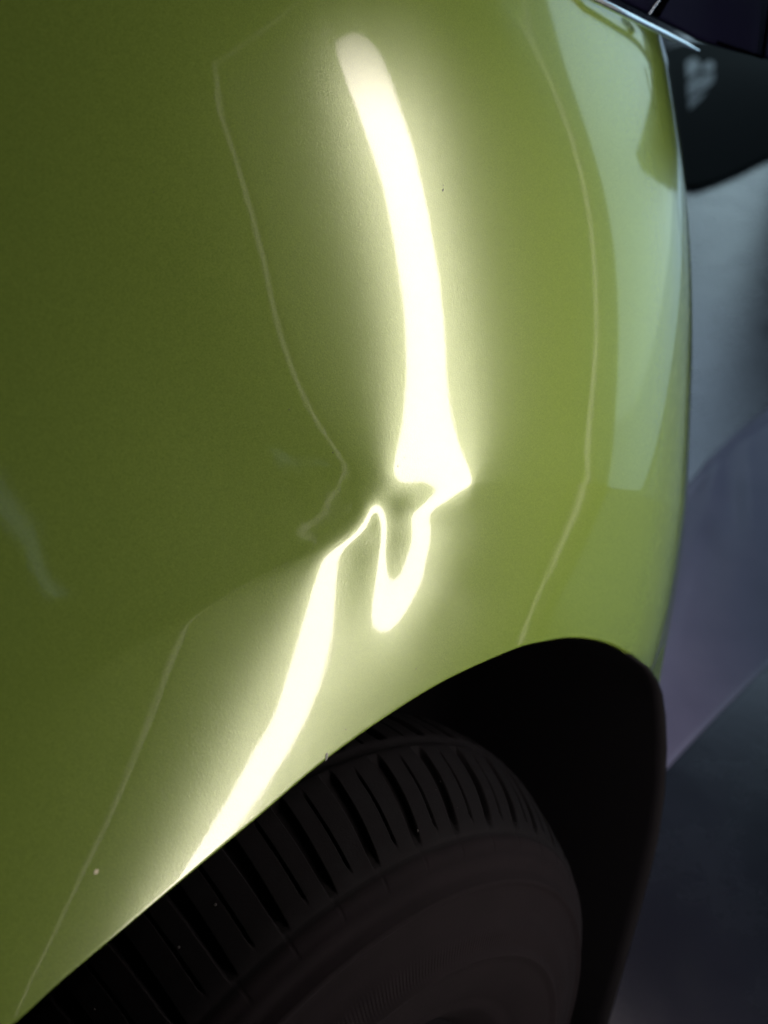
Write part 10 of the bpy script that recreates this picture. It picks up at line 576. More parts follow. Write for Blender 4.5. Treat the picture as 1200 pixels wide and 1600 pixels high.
[-1,-1,-1,0,0,-1,0,1,1,1,1,1,1,1,0,0,0,1,-3,0,1,0,3,0,1,1,1,-1,-2,0,-3,0,0,0,-1,-1,0,0,1,0,1,1,1,1,0,-1,-1,0,0,-1,-1,0,1,1,1,0,-1,-1,0,1,0,-1,-1,-1,-1,-1,0,0,0,0,0,-1,0,0,0,0,0,-1,-1,0,0],
[0,-1,-1,0,1,0,0,1,1,1,1,1,1,1,0,0,1,1,-2,0,-1,-1,3,0,2,2,2,1,0,3,3,7,8,10,10,11,11,10,9,7,7,7,6,5,4,4,4,4,5,5,4,3,4,4,4,2,1,0,0,1,0,-1,-1,-1,-1,-1,0,0,1,0,0,-1,0,0,0,0,0,0,0,0,0],
[0,-1,-1,0,1,0,0,0,0,1,1,0,0,0,0,-1,-1,-1,-2,-1,-1,1,3,-1,1,0,1,1,0,1,-1,-1,-1,-1,-1,0,1,1,0,-1,0,0,0,-1,-1,-1,-1,-1,-1,0,0,-1,0,0,-1,-1,0,0,-1,-1,-1,-1,-1,-1,-1,0,0,0,1,1,0,-1,0,0,1,1,1,1,0,-1,-1],
[-1,-1,-1,0,1,0,0,0,1,1,1,0,0,0,-1,-1,-1,-1,-2,-1,-2,0,2,-2,0,0,1,1,1,2,0,-1,-2,-3,-4,-5,-5,-5,-6,-6,-6,-6,-6,-6,-6,-6,-6,-7,-7,-7,-6,-3,-2,-4,-4,-3,-1,2,2,0,1,1,1,1,0,0,0,0,1,0,0,0,0,0,1,1,1,0,0,0,0],
[-1,-1,0,-1,-1,-1,-1,0,0,1,1,0,-1,0,1,0,0,1,-1,-1,-1,0,2,0,0,0,0,0,-1,0,0,1,1,1,0,0,0,0,0,1,1,1,1,0,0,1,0,0,0,0,-1,0,1,0,1,0,-2,0,2,0,1,1,0,0,0,1,1,1,1,0,0,1,0,0,0,1,0,-1,0,0,1],
[-1,-1,0,-1,0,0,-1,0,0,1,1,1,-2,-2,1,0,-1,0,-2,-1,-2,-1,1,-2,-2,-3,-3,-3,-4,-4,-4,-4,-4,-4,-3,-3,-3,-2,-2,-1,0,0,1,1,2,3,3,3,3,3,3,3,2,4,5,3,0,0,0,-2,-1,-2,-5,-4,-3,0,1,0,0,-1,-1,0,-1,-1,-1,0,-1,-1,-1,0,1],
[0,0,0,0,0,0,0,-1,0,0,0,1,-1,-1,3,0,-1,0,-1,0,-1,1,2,0,0,0,0,0,0,-1,-1,-1,-1,0,0,0,0,0,-1,-1,-1,0,-1,-1,0,1,0,-1,-1,-1,-1,-1,-2,-1,1,0,0,1,1,0,0,-1,-2,0,1,0,0,1,3,1,0,0,-1,0,-1,-1,-1,0,0,0,0],
[0,-1,0,-1,0,0,0,0,0,-1,-2,-1,0,0,2,0,-1,-1,-1,0,-1,0,1,-1,0,0,0,0,0,0,0,0,1,1,1,1,1,1,1,1,0,0,0,0,-1,0,-1,-2,-1,-1,-2,-2,-2,-1,1,1,3,5,7,9,11,9,7,11,10,2,-2,-1,-2,-8,-9,-11,-11,-9,-9,-8,-7,-5,-5,-5,-4],
[0,-1,-1,-1,0,0,1,1,0,-1,-2,0,1,-1,0,-1,-1,-1,-2,0,-1,0,2,1,1,1,1,0,0,-1,-1,-1,-1,-1,0,0,0,0,0,0,-1,0,0,0,0,0,-1,-1,0,1,0,-1,0,0,0,0,0,0,0,1,2,1,-3,1,4,-1,-2,0,0,1,5,1,-2,0,-1,-1,0,1,1,1,1],
[0,0,0,0,0,0,0,1,0,0,-1,1,2,0,0,0,-1,-1,-2,0,0,1,2,2,2,1,2,1,1,1,1,1,1,2,3,3,2,1,0,0,-1,-1,0,0,-1,-1,-1,-1,-1,0,0,-1,0,-2,-3,-3,-4,-4,-4,-4,-3,-4,-5,-4,0,3,7,13,18,25,33,25,18,18,15,12,10,9,9,7,5],
[1,0,0,0,0,-1,0,0,0,1,0,1,2,1,1,0,0,0,-1,0,-1,-1,0,0,0,-1,0,0,0,-1,0,0,0,0,1,1,0,1,0,0,-1,-1,0,0,0,0,0,1,0,-1,-1,-1,0,0,0,0,0,0,-1,0,1,1,0,-1,-1,1,0,0,-2,1,6,0,-3,0,1,0,-1,0,2,1,-1],
[1,1,0,0,-1,-1,-1,0,0,1,1,0,1,1,1,1,0,0,0,1,0,0,1,1,1,0,0,0,1,1,0,0,0,0,1,0,0,0,0,0,0,0,0,0,0,1,1,1,0,-2,-3,-3,-2,-2,0,2,2,1,-2,-3,-2,-2,-3,-3,-4,-4,-6,-9,-14,-14,-10,-12,-10,-6,-3,-1,-1,1,3,4,3],
[1,1,0,0,-1,-1,-1,0,0,0,0,0,0,1,1,1,0,0,0,0,0,0,1,0,0,-1,-1,-1,0,1,0,-1,0,0,1,1,0,0,0,0,0,1,0,-1,-1,0,0,-1,-1,-1,-1,0,0,-1,-1,1,1,0,0,0,0,0,0,0,0,0,1,0,-1,0,1,-1,-1,0,0,0,0,0,0,0,0],
[1,0,0,-1,-1,-1,-1,0,0,1,0,0,0,1,1,1,1,1,0,0,0,1,1,0,0,-1,-1,-1,1,1,0,-1,-1,0,1,0,0,0,0,0,0,1,0,-1,-1,-1,-1,-2,-1,0,0,0,2,0,-2,-1,-1,-2,-1,0,0,-1,-1,-1,0,0,1,0,-1,-1,-1,-3,-3,-3,-3,-3,-4,-4,-5,-5,-4],
[0,0,-1,-1,-1,0,-1,-1,0,1,0,0,0,1,1,0,0,1,0,-1,0,0,0,-1,-1,-1,0,0,1,1,0,-1,0,0,1,1,0,1,0,-1,0,1,0,-1,-1,0,0,0,0,0,0,0,1,0,-1,0,0,0,0,1,0,-1,-1,-1,0,0,1,-1,-1,0,0,-1,0,0,0,0,0,0,-1,-1,0],
[0,0,0,0,0,0,0,-1,0,1,0,0,0,1,1,0,0,0,0,0,0,0,0,-1,-1,-1,0,0,1,0,0,-1,-1,0,0,0,0,0,0,-1,0,1,0,0,0,0,0,0,0,0,0,0,-1,-1,-1,0,0,0,0,0,0,0,0,-1,-1,0,1,0,-1,0,0,0,0,0,0,0,0,-1,-1,0,0],
[0,0,1,1,0,0,-1,-1,0,0,0,0,0,0,0,0,-1,-1,0,0,0,0,0,0,0,0,0,0,1,1,0,-1,-1,-1,0,0,0,0,0,-1,0,1,1,1,1,0,0,0,-1,-1,1,1,0,-1,0,0,0,0,-1,-1,0,1,0,-1,-1,-1,1,0,-1,0,1,1,0,0,0,0,0,-1,0,1,1],
[0,1,1,1,0,0,0,0,0,0,0,0,0,0,0,0,-1,-1,-1,0,0,0,0,0,0,0,0,0,0,0,0,0,0,-1,0,0,0,0,-1,-1,0,0,0,0,0,0,0,0,0,-1,0,0,0,0,0,0,0,0,0,0,0,1,0,-1,-1,-1,0,0,-1,0,1,1,0,0,0,0,-1,-1,0,1,1],
[1,1,0,0,0,0,0,0,1,1,0,-1,-1,-1,-1,-1,0,0,0,-1,-1,0,0,1,1,0,0,0,0,0,1,1,0,-1,0,1,0,0,-1,-1,0,0,0,-1,-1,-1,-1,0,0,0,0,0,0,1,0,-1,-1,0,0,0,0,0,0,-1,0,0,0,0,-1,-1,0,0,0,-1,-1,-1,-1,-1,0,1,1],
[1,0,0,0,0,0,0,0,0,0,0,-1,-1,0,0,-1,0,0,0,-1,-1,0,0,0,0,0,0,0,0,0,0,0,0,0,1,1,0,0,0,0,0,0,0,-1,-1,-1,0,0,0,-1,-1,-1,0,1,0,0,0,0,0,0,0,0,0,0,1,0,-1,0,-1,-1,0,0,0,-1,-1,0,-1,-1,0,0,0],
[0,0,0,1,0,0,-1,-1,0,0,0,-1,0,1,0,-1,0,1,0,0,0,0,0,-1,0,0,0,1,1,0,0,0,0,1,1,1,0,0,0,0,0,1,0,-1,-1,0,0,0,0,-1,-1,-1,0,0,0,0,0,0,-1,0,0,1,1,1,2,0,-1,0,0,-1,0,0,0,-1,0,0,0,-1,-1,-1,-1],
[0,0,1,1,0,0,0,0,0,0,0,-1,0,1,0,0,0,1,0,-1,-1,0,0,0,0,-1,0,0,1,0,0,0,0,1,0,0,0,1,0,-1,0,1,0,-1,0,1,0,0,0,0,0,0,0,0,0,0,0,-1,-1,-1,0,1,1,1,1,0,-1,0,-1,-1,0,0,-1,-1,0,1,0,-1,-1,0,0],
[0,1,1,1,0,0,0,0,0,0,0,0,0,1,0,0,0,1,0,-1,-1,0,0,0,0,-1,0,0,0,1,1,1,1,0,-1,-1,0,1,0,-1,0,0,0,-1,0,1,0,-1,-1,0,1,1,0,-1,0,1,0,-1,-1,-1,0,1,1,0,1,1,-1,0,-1,-1,-1,-1,-1,-1,0,1,0,-1,0,0,1],
[0,1,0,0,0,0,0,0,0,0,0,0,1,1,0,0,0,0,0,0,0,0,0,1,0,-1,0,0,0,0,1,1,1,0,0,0,0,0,0,0,0,0,-1,-1,0,1,0,-1,0,1,2,2,1,0,0,0,0,0,0,-1,0,0,0,0,0,0,-1,0,0,-1,-1,-1,-1,0,0,0,0,0,0,0,0]]
HC = np.array(HQ)
for ax_ in (1, 1, 0, 0): HC = np.cumsum(HC, axis=ax_)
def halve(a):
    p = np.concatenate([2*a[:1]-a[1:2], a, 2*a[-1:]-a[-2:-1]])
    o = np.empty((2*len(a)-1,)+a.shape[1:]); o[::2] = a
    o[1::2] = (-p[:-3]+9*p[1:-2]+9*p[2:-1]-p[3:])/16
    return o
HGT = halve(halve(HC*3e-6).T).T.copy()
HGT[165:246, 115:196] += np.array(FINE)*1.5e-6

def cub(k):
    return [-.5*k+k*k-.5*k**3, 1-2.5*k*k+1.5*k**3, .5*k+2*k*k-1.5*k**3, -.5*k*k+.5*k**3]

def height(s, t):
    x = (s-S0)/STEP; y = (t-T0)/STEP
    i = np.clip(np.floor(x).astype(int), 1, NS-3); j = np.clip(np.floor(y).astype(int), 1, NT-3)
    a, c = cub(np.clip(x-i, -.5, 1.5)), cub(np.clip(y-j, -.5, 1.5))
    return sum(c[q]*a[p]*HGT[j+q-1, i+p-1] for q in range(4) for p in range(4))

def skin(s, t):
    h = height(s, t)
    d = np.hypot(s-0.1918, t-0.1526)              # one small round ding near the lamp line
    h = h - .00022*np.exp(-(d/.0030)**2)
    return ORI + s[..., None]*SA + t[..., None]*TA + h[..., None]*N0

def skin_normal(s, t):
    e = 5e-4
    a = skin(s+e, t)-skin(s-e, t); c = skin(s, t+e)-skin(s, t-e)
    nn = np.cross(a, c); return nn/np.linalg.norm(nn, axis=-1)[..., None]

def W3(P): return to_world(P.reshape(-1, 3)).reshape(P.shape)

# the wheel arch edge and the lamp shut line, in panel coordinates
ARCH = np.array([(-0.3000, -0.3232), (-0.2720, -0.3052), (-0.2540, -0.2882), (-0.2438, -0.2837), (-0.2191, -0.2698), (-0.1806, -0.2512), (-0.1376, -0.2309), (-0.0902, -0.2078), (-0.0388, -0.1799), (0.0174, -0.1547), (0.0775, -0.1314), (0.1437, -0.1143), (0.1820, -0.1102), (0.2250, -0.1108), (0.2760, -0.1207), (0.3277, -0.1400), (0.3610, -0.1567), (0.3895, -0.1694), (0.4195, -0.1827), (0.4520, -0.2027)])
def smooth_curve(P, m):
    d = np.r_[0, np.cumsum(np.hypot(*np.diff(P, axis=0).T))]
    # Catmull-Rom through the points, then even spacing
    Q = np.vstack([2*P[0]-P[1], P, 2*P[-1]-P[-2]]); o = []
    for i in range(1, len(Q)-2):
        for k in np.linspace(0, 1, 20, endpoint=False):
            wts = cub(np.array(k)); o.append(sum(wts[q]*Q[i-1+q] for q in range(4)))
    o.append(P[-1]); return np.array(o)
AC = smooth_curve(ARCH, 20)
S_AX = np.linspace(S0+.001, S1-.004, 500)
T_LO = np.interp(S_AX, AC[:, 0], AC[:, 1])
T_HI = np.interp(S_AX, [-.3, .18, 0.257, 0.312, 0.388, .452], [.508, .508, 0.478, 0.479, 0.500, .508])
kk = np.linspace(0, 1, 560)
SS = np.repeat(S_AX[None], len(kk), 0)
TT = T_LO[None] + (T_HI-T_LO)[None]*kk[:, None]
PS = skin(SS, TT)
# rolled lip along the arch: the skin turns in over a 2.4 mm radius, then a flange runs inboard
edge_s, edge_t = S_AX, T_LO
NE = skin_normal(edge_s, edge_t)
PE = PS[0]
tan = np.gradient(PE, axis=0); tan /= np.linalg.norm(tan, axis=1)[:, None]
dn = np.cross(tan, NE); dn /= np.linalg.norm(dn, axis=1)[:, None]
if dn[200] @ TA > 0: dn = -dn
LR = .0036
lip = []
for a in np.linspace(math.pi*.5, 0.08, 8):
    lip.append(PE + dn*(LR*(1-math.sin(math.pi/2-a)) if False else LR*math.cos(a)) - NE*(LR*(1-math.sin(a))))
for q in (.004, .009, .015):
    lip.append(PE + dn*LR*(1-.5*q/.015) - NE*(LR + q))
lip = np.array(lip[1:])[::-1]
FULL = np.concatenate([lip, PS], 0)

# ------------------------------------------------------------------ the setting
fl_v = [(-14, -6, 0), (22, -6, 0), (22, 40, 0), (-14, 40, 0)]
floor = mesh('floor', fl_v, [(0, 1, 2, 3)], FLOORM, None, False); tag(floor, kind='structure')

def floor_point(px, py, z=0.):
    """where the floor lies along a line of sight, used once to measure the layout"""
    v = vec_world(((px-600)/1300., -(py-800)/1300., -1.))
    k = (z-CAM_H)/v.z
    return Vector((v.x*k, v.y*k, z))

# ------------------------------------------------------------------ the car
car = empty('car', tuple(to_world([[-.0181, -.5177, -.6873]])[0]*np.array([1, 1, 0])))
tag(car, 'lime green car with a creased dent in its fender above the wheel arch', 'car')
fender = grid_mesh('fender', W3(FULL), PAINT, car)
tag(fender, 'lime green fender with a sharp dent on its crease line')

def on_skin(s, t, off=0.):
    s, t = np.array([s]), np.array([t])
    p = skin(s, t)+skin_normal(s, t)*off
    return Vector(to_world(p)[0]), vec_world(skin_normal(s, t)[0])

def fleck(name, s, t, r_, m, thick=.0003, seed=1, stretch=1., ang=0.):
    """a small irregular raised crumb lying on the panel"""
    q = random.Random(seed)
    p, nn = on_skin(s, t, 0)
    a = nn.orthogonal().normalized(); c = nn.cross(a)
    V, F = [], []
    K = 9
    rr = [r_*(.65+.6*q.random()) for _ in range(K)]
    for lev, (sc_, z) in enumerate(((1., -.0002), (.8, thick), )):
        for k in range(K):
            th = 2*math.pi*k/K
            x, y = math.cos(th)*rr[k]*sc_*stretch, math.sin(th)*rr[k]*sc_
            x, y = x*math.cos(ang)-y*math.sin(ang), x*math.sin(ang)+y*math.cos(ang)
            V.append(p+a*x+c*y+nn*z)
    V.append(p+nn*thick*1.2)
    for k in range(K):
        F.append((k, (k+1) % K, K+(k+1) % K, K+k)); F.append((K+k, K+(k+1) % K, 2*K))
    return mesh(name, V, F, m, car, False)
SPECKS = [(0.0524, 0.2429, 0.00148, 0, 1.6), (-0.0471, 0.0406, 0.00102, 0, 1.0), (0.0029, 0.0327, 0.00102, 0, 1.0), (-0.2014, -0.2128, 0.00277, 1, 1.2), (0.0532, 0.2466, 0.00092, 0, 1.0), (-0.0776, 0.0683, 0.00092, 0, 1.0), (0.0086, 0.0388, 0.00074, 0, 1.0), (-0.0180, -0.1592, 0.00092, 0, 1.0), (0.0994, 0.0944, 0.00074, 0, 1.0), (-0.1666, 0.1969, 0.00074, 0, 1.0), (0.0435, -0.1207, 0.00078, 0, 1.0)]
for i, (s_, t_, r_, pale, st) in enumerate(SPECKS):
    fleck('paint_speck', s_, t_, r_*.6, PALEDUST if pale else DUST, .0002, 10+i, st, i*1.1)
fleck('paint_chip', -0.0329, -0.1767, .0016, PRIMER, .0002, 4, 2.6, .6)

# black wheel arch liner: a bowl behind the arch edge, its far leg coming down in front of the floor
legpx = [(1012, 1044, .815), (1026, 1064, .835), (1034, 1085, .84), (1039, 1120, .845), (1041, 1170, .85), (1038, 1240, .86), (1028, 1310, .87), (1014, 1370, .88), (998, 1430, .89), (974, 1515, .90), (948, 1605, .91), (922, 1690, .92)]
leg = np.array([((x-600)/1300.*z, -(y-800)/1300.*z, -z) for x, y, z in legpx])
inner = lip[0][:430]
inner = inner - NE[:430]*.004 - dn[:430]*.003
inner = inner[:np.argmax(edge_s > .30)]
crv = np.vstack([inner[::4], leg])
dirn = -N0*.46 + np.array([0, .05, 0])
rows = []
for k, (f_, g_) in enumerate(((0, 0), (.03, .004), (.10, .012), (.35, .03), (.7, .03), (1., .0))):
    up_ = np.zeros_like(crv); up_[:, 1] = g_
    rows.append(crv + dirn*f_ + up_)
cen = rows[-1].mean(0); cen[1] -= .15
for q in (.5, .0): rows.append(cen + (rows[-1] - cen)*q if q else np.repeat(cen[None], len(crv), 0))
liner = grid_mesh('arch_liner', W3(np.array(rows)), BLACK, car)
sol = liner.modifiers.new('thickness', 'SOLIDIFY'); sol.thickness = .003; sol.offset = 0

# tyre: profile turned about the axle, with cross grooves cut into the shoulder rib
WC = np.array([-.0181, -.5177, -.6873]); az_, ti_ = .8726, .1887
wup = np.array([0, cp, sp]); wfw = np.array([0, sp, -cp]); wrt = np.array([1., 0, 0])
AXL = math.cos(ti_)*(math.cos(az_)*wrt - math.sin(az_)*wfw) + math.sin(ti_)*wup
E1 = wup - AXL*(wup @ AXL); E1 /= np.linalg.norm(E1); E2 = np.cross(AXL, E1)
wheel = empty('wheel', tuple(to_world(WC)[0])); 
wheel.parent = car; wheel.matrix_parent_inverse = car.matrix_world.inverted()
bpy.context.view_layer.update()
prof = [(.112, .000), (.124, .014), (.1375, .0240), (.143, .0270), (.148, .0262), (.153, .0282), (.166, .0318), (.180, .0342), (.189, .0350), (.1945, .0352), (.1972, .0376), (.1995, .0376), (.2018, .0340),
        (.206, .0326), (.212, .0315), (.221, .0298), (.2222, .0280), (.232, .0258), (.243, .0228), (.2475, .0206), (.2500, .0212), (.2527, .0222), (.2552, .0202), (.2568, .0150),
        (.263, .0122), (.270, .0092), (.2706, .0076), (.2755, .0050), (.2782, .0018), (.2795, -.0008), (.2796, -.0034), (.2815, -.0044), (.2835, -.0062)]
crown = [(.2835, -.0062), (.2885, -.0135), (.2940, -.0250), (.3005, -.0400), (.3070, -.0570), (.3125, -.0710), (.3158, -.0830), (.3170, -.0960), (.3165, -.115), (.3135, -.138), (.3070, -.158), (.296, -.175), (.280, -.186), (.24, -.196), (.19, -.198), (.14, -.185)]
pr = np.array(prof); cr = np.array(crown)
fine = []
for (r0, a0), (r1, a1) in zip(crown[:-1], crown[1:]):
    m_ = max(1, int(abs(a1-a0)/.0025)) if a0 > -.15 else 3
    for k in range(m_): fine.append((r0+(r1-r0)*k/m_, a0+(a1-a0)*k/m_))
fine = np.array(fine)
PRF = np.vstack([pr[:-1], fine, cr[-1:]])
NTH = 2100
TH = np.linspace(math.radians(-115), math.radians(70), NTH)
Rg = np.repeat(PRF[:, :1], NTH, 1); Ag = np.repeat(PRF[:, 1:], NTH, 1)
rg = random.Random(5)
thd = np.degrees(TH)[None, :]
def sst(x): x = np.clip(x, 0, 1); return x*x*(3-2*x)
cut = np.zeros_like(Rg)
on = (Ag < -.004) & (Ag > -.165)
arc = (Ag+.006)/-.075
PIT = 8.05
ang = 2.6+PIT*8
while ang > -125:
    jit = rg.uniform(-.35, .35)
    pit2 = rg.uniform(-.3, .3)
    amp = .35+.085*min(45, max(0, -ang-3))
    for wide in (1, 0):
        c_ = ang+jit + (0 if wide else -4.05+pit2)
        hw = (.62 + .30*np.clip(arc, 0, 1.)) if wide else .21
        a_in = -.0055 if wide else -.0125
        dd_ = np.abs(thd - c_ + amp*np.sin(np.clip(arc, 0, 1)*2.2))
        lat = sst((a_in-Ag)/.004)*sst((Ag+(.0805 if wide else .074))/.006)
        depth = .0070*np.clip((-Ag-.003)/.02, .35, 1) if wide else .0042
        cut = np.maximum(cut, np.where(on, depth*lat*(1-sst((dd_-hw*.75)/(hw*.5))), 0))
        # second rib, grooves staggered
        dd2 = np.abs(thd - c_ - 2.6 - (Ag+.10)*-22)
        lat2 = sst((-.0945-Ag)/.004)*sst((Ag+.150)/.006)
        cut = np.maximum(cut, np.where(on, .006*lat2*(1-sst((dd2-hw*.75)/(hw*.5))), 0))
    ang -= PIT
for ga, gw in ((-.0870, .0038), (-.155, .004)):
    cut = np.maximum(cut, .0070*(1-sst((np.abs(Ag-ga)-gw*.6)/.0022)))
Rg = Rg - cut
# fine radial serration band and shallow scallops on the sidewall
ser = ((Rg > .2035) & (Rg < .2205) & (Ag > .02))
Ag = Ag + np.where(ser, .0002*np.sign(np.sin(thd*7.5)), 0)
scal = (PRF[:, :1] > .2706) & (PRF[:, :1] < .2805) & (Ag > -.004)
Ag = Ag - np.where(scal, (.0008)*(1-sst((np.abs(((thd-2.6+PIT/2) % PIT)-PIT/2)-.12)/.3)), 0)
TY = WC + Ag[..., None]*AXL + Rg[..., None]*(np.cos(TH)[None, :, None]*E1 + np.sin(TH)[None, :, None]*E2)
tyre = grid_mesh('tyre', W3(TY), RUBBER, wheel)
# rest of the tyre's circle, out of sight, plain
TH2 = np.linspace(math.radians(70), math.radians(245), 90)
PR2 = np.vstack([pr[::2], cr])
TY2 = WC + PR2[:, 1][:, None, None]*AXL + PR2[:, 0][:, None, None]*(np.cos(TH2)[None, :, None]*E1 + np.sin(TH2)[None, :, None]*E2)
me2 = grid_mesh('tyre_rear_half', W3(TY2), RUBBER, wheel)
tyre.data.materials.append(SIDE)
nside = len(pr)-4
mi = np.zeros(len(tyre.data.polygons), np.int32); mi[:nside*(NTH-1)] = 1
tyre.data.polygons.foreach_set('material_index', mi)
bm = bmesh.new(); bm.from_mesh(tyre.data); bm.from_mesh(me2.data); bm.to_mesh(tyre.data); bm.free()
bpy.data.objects.remove(me2); tyre.data.polygons.foreach_set('use_smooth', [True]*len(tyre.data.polygons))
# rim dish
TH3 = np.linspace(0, 2*math.pi, 96, endpoint=False)
rimp = np.array([(.114, .0), (.106, .004), (.101, -.004), (.096, -.05), (.060, -.06), (.02, -.045), (.001, -.044)])
RM = WC + rimp[:, 1][:, None, None]*AXL + rimp[:, 0][:, None, None]*(np.cos(TH3)[None, :, None]*E1 + np.sin(TH3)[None, :, None]*E2)
grid_mesh('rim', W3(RM), RIM, wheel, closed=True)
# grit stuck to the tread: one joined part
bm = bmesh.new()
for i in range(16):
    a_ = rg.uniform(-.14, -.012); th_ = math.radians(rg.uniform(-62, 25))
    rr_ = np.interp(-a_, -cr[:, 1], cr[:, 0])+.0003
    p = WC + a_*AXL + rr_*(math.cos(th_)*E1+math.sin(th_)*E2)
    s_ = rg.choice([.0004, .0005, .0006, .0009]) * (1.7 if rg.random() < .08 else 1)
    mm = Matrix.Translation(Vector(to_world(p)[0])) @ Matrix.Rotation(rg.random()*6, 4, (rg.random(), rg.random(), .3))
    mm = mm @ Matrix.Diagonal((s_*rg.uniform(.7, 1.5), s_, s_*.8, 1))
    bmesh.ops.create_icosphere(bm, subdivisions=1, radius=1, matrix=mm)
g = bm_obj('grit', bm, GRIT, wheel); tag(g, kind='stuff')

# headlamp and the bright strip along its lower edge
def cam_pt(px, py, z): return np.array([(px-600)/1300.*z, -(py-800)/1300.*z, -z])
line = [(860, -50, .735), (900, -17, .747), (930, -1, .758), (985, 26, .787), (1040, 53, .822), (1070, 68, .842), (1092, 79, .855)]
LW = np.array([to_world(cam_pt(*p))[0] for p in line])
strip = tube_path('trim_strip', LW, [.0020, .0027, .0029, .0030, .0029, .0024, .0008], METAL, car, 14)
strip['label'] = 'thin bright metal strip along the lamp edge'
edge_px = [(840, -70, .735), (930, -13, .766), (985, 14, .795), (1040, 41, .830), (1092, 68, .862), (1120, 78, .87), (1160, 89, .88), (1215, 102, .90), (1300, 118, .94)]
e_ = np.array([cam_pt(*p) for p in edge_px])
rows = []
for k, (u_, o_) in enumerate(((.007, -.001), (.010, -.001), (.016, -.001), (.035, .000), (.07, -.003), (.13, -.016), (.2, -.05))):
    rows.append(e_ + np.array([0, 1, 0])*u_ + np.array([.35, 0, .94])*o_)
lens = grid_mesh('headlamp', W3(np.array(rows)), GLASS, car)
sol = lens.modifiers.new('thickness', 'SOLIDIFY'); sol.thickness = .004; sol.offset = -1
# black divider and seams in the lamp
def lamp_bar(name, a_, c_, rad, m):
    A_, B_ = to_world(cam_pt(*a_))[0], to_world(cam_pt(*c_))[0]
    return tube_path(name, [A_+(B_-A_)*q for q in np.linspace(0, 1, 6)], rad, m, car, 10)
lamp_bar('divider', (1026, 22, .812), (1052, -24, .812), .0040, SEAM)
lamp_bar('divider_edge', (1014, 22, .806), (1030, 0, .806), .0009, METAL)
lamp_bar('seam', (1120, 66, .860), (1192, 90, .880), .0016, SEAM)
lamp_bar('seam', (1192, 90, .878), (1206, -12, .878), .0022, SEAM)

# ------------------------------------------------------------------ the dark mat with its pale patch, far along the floor
mat_px = [(1000, 88), (1085, 62), (1215, 72), (1330, 100), (1330, 205), (1260, 228), (1200, 246), (1160, 266), (1120, 283), (1090, 293), (1060, 292), (1030, 282), (1005, 262), (985, 230)]
top = [floor_point(x, y, .014) for x, y in mat_px]
bot = [Vector((p.x, p.y, .002)) for p in top]
cen_ = sum(top, Vector())/len(top)
rim_ = [cen_+(p-cen_)*.985 for p in top]
K = len(top)
for p in rim_: p.z = .022
V = bot+top+rim_
F = [(k, (k+1) % K, K+(k+1) % K, K+k) for k in range(K)]+[(K+k, K+(k+1) % K, 2*K+(k+1) % K, 2*K+k) for k in range(K)]+[tuple(range(2*K, 3*K))]
mt = empty('floor_mat', (cen_.x, cen_.y, 0))
tag(mt, 'dark rounded mat with a pale patch lying on the blue grey floor', 'mat')
mesh('mat_sheet', V, F, MATM, mt, False)
pieces = [[(1072, 97), (1084, 90), (1092, 95), (1095, 108), (1086, 113), (1074, 125)],
          [(1103, 98), (1110, 95), (1116, 99), (1115, 108), (1100, 112), (1097, 108)],
          [(1074, 131), (1086, 118), (1101, 117), (1116, 113), (1115, 126), (1106, 136), (1090, 144), (1075, 153)],
          [(1076, 158), (1090, 149), (1104, 141), (1096, 153), (1077, 171)]]
for poly in pieces:
    pts = [floor_point(x, y, .0245) for x, y in poly]
    low = [Vector((p.x, p.y, .0222)) for p in pts]
    K = len(pts)
    mesh('pale_piece', low+pts, [tuple(range(K, 2*K))]+[(k, (k+1) % K, K+(k+1) % K, K+k) for k in range(K)], PALE_PATCH, mt, False)

# ------------------------------------------------------------------ crumpled cloth on the floor beside the wheel
UE = [(1020, 800), (1068, 766), (1110, 715), (1150, 676), (1200, 640), (1260, 600), (1330, 560)]        # its far hem
LE = [(960, 1290), (1030, 1215), (1100, 1140), (1180, 1060), (1260, 985), (1350, 905)]       # its near hem
ue = smooth_curve(np.array([tuple(floor_point(*p).xy) for p in UE]), 0); le = smooth_curve(np.array([tuple(floor_point(*p).xy) for p in LE]), 0)
rs = lambda c, m_: np.stack([np.interp(np.linspace(0, 1, m_), np.linspace(0, 1, len(c)), c[:, q]) for q in (0, 1)], 1)
A_, B_ = rs(ue, 220), rs(le, 220)
kv = np.linspace(0, 1, 260)[:, None, None]
XY = A_[None]*(1-kv) + B_[None]*kv
x_, y_ = XY[..., 0], XY[..., 1]
u_ = np.linspace(0, 1, 220)[None, :]; v_ = np.linspace(0, 1, 260)[:, None]
rc = np.random.RandomState(3)
z_ = .006 + .014*np.exp(-((v_-.035)/.03)**2)*(.6+.4*np.sin(u_*9+1))      # rolled far hem
for q in range(9):
    a0, off, wd, amp = rc.uniform(-.5, .5), rc.uniform(-.05, 1.0), rc.uniform(.05, .13), rc.uniform(.002, .007)
    dd_ = (u_-off) - a0*(v_-.3) - .03*np.sin(v_*rc.uniform(4, 9)+q)
    z_ = z_ + amp*np.exp(-(dd_/wd)**2)*sst((v_-.0)/.15)*sst((1.02-v_)/.12)*np.exp(-((v_-rc.uniform(.1, .8))/rc.uniform(.25, .6))**2)
z_ = z_*sst(v_/.012+.25)*sst((1-v_)/.02+.1)+.001
CP = np.stack([x_+0*z_, y_+0*z_, z_], -1)
cloth = grid_mesh('plastic_sheet', CP, CLOTH, None, flip=True)
tag(cloth, 'crumpled grey purple sheet lying on the floor beyond the wheel arch', 'sheet')
sol = cloth.modifiers.new('thickness', 'SOLIDIFY'); sol.thickness = .002; sol.offset = -1

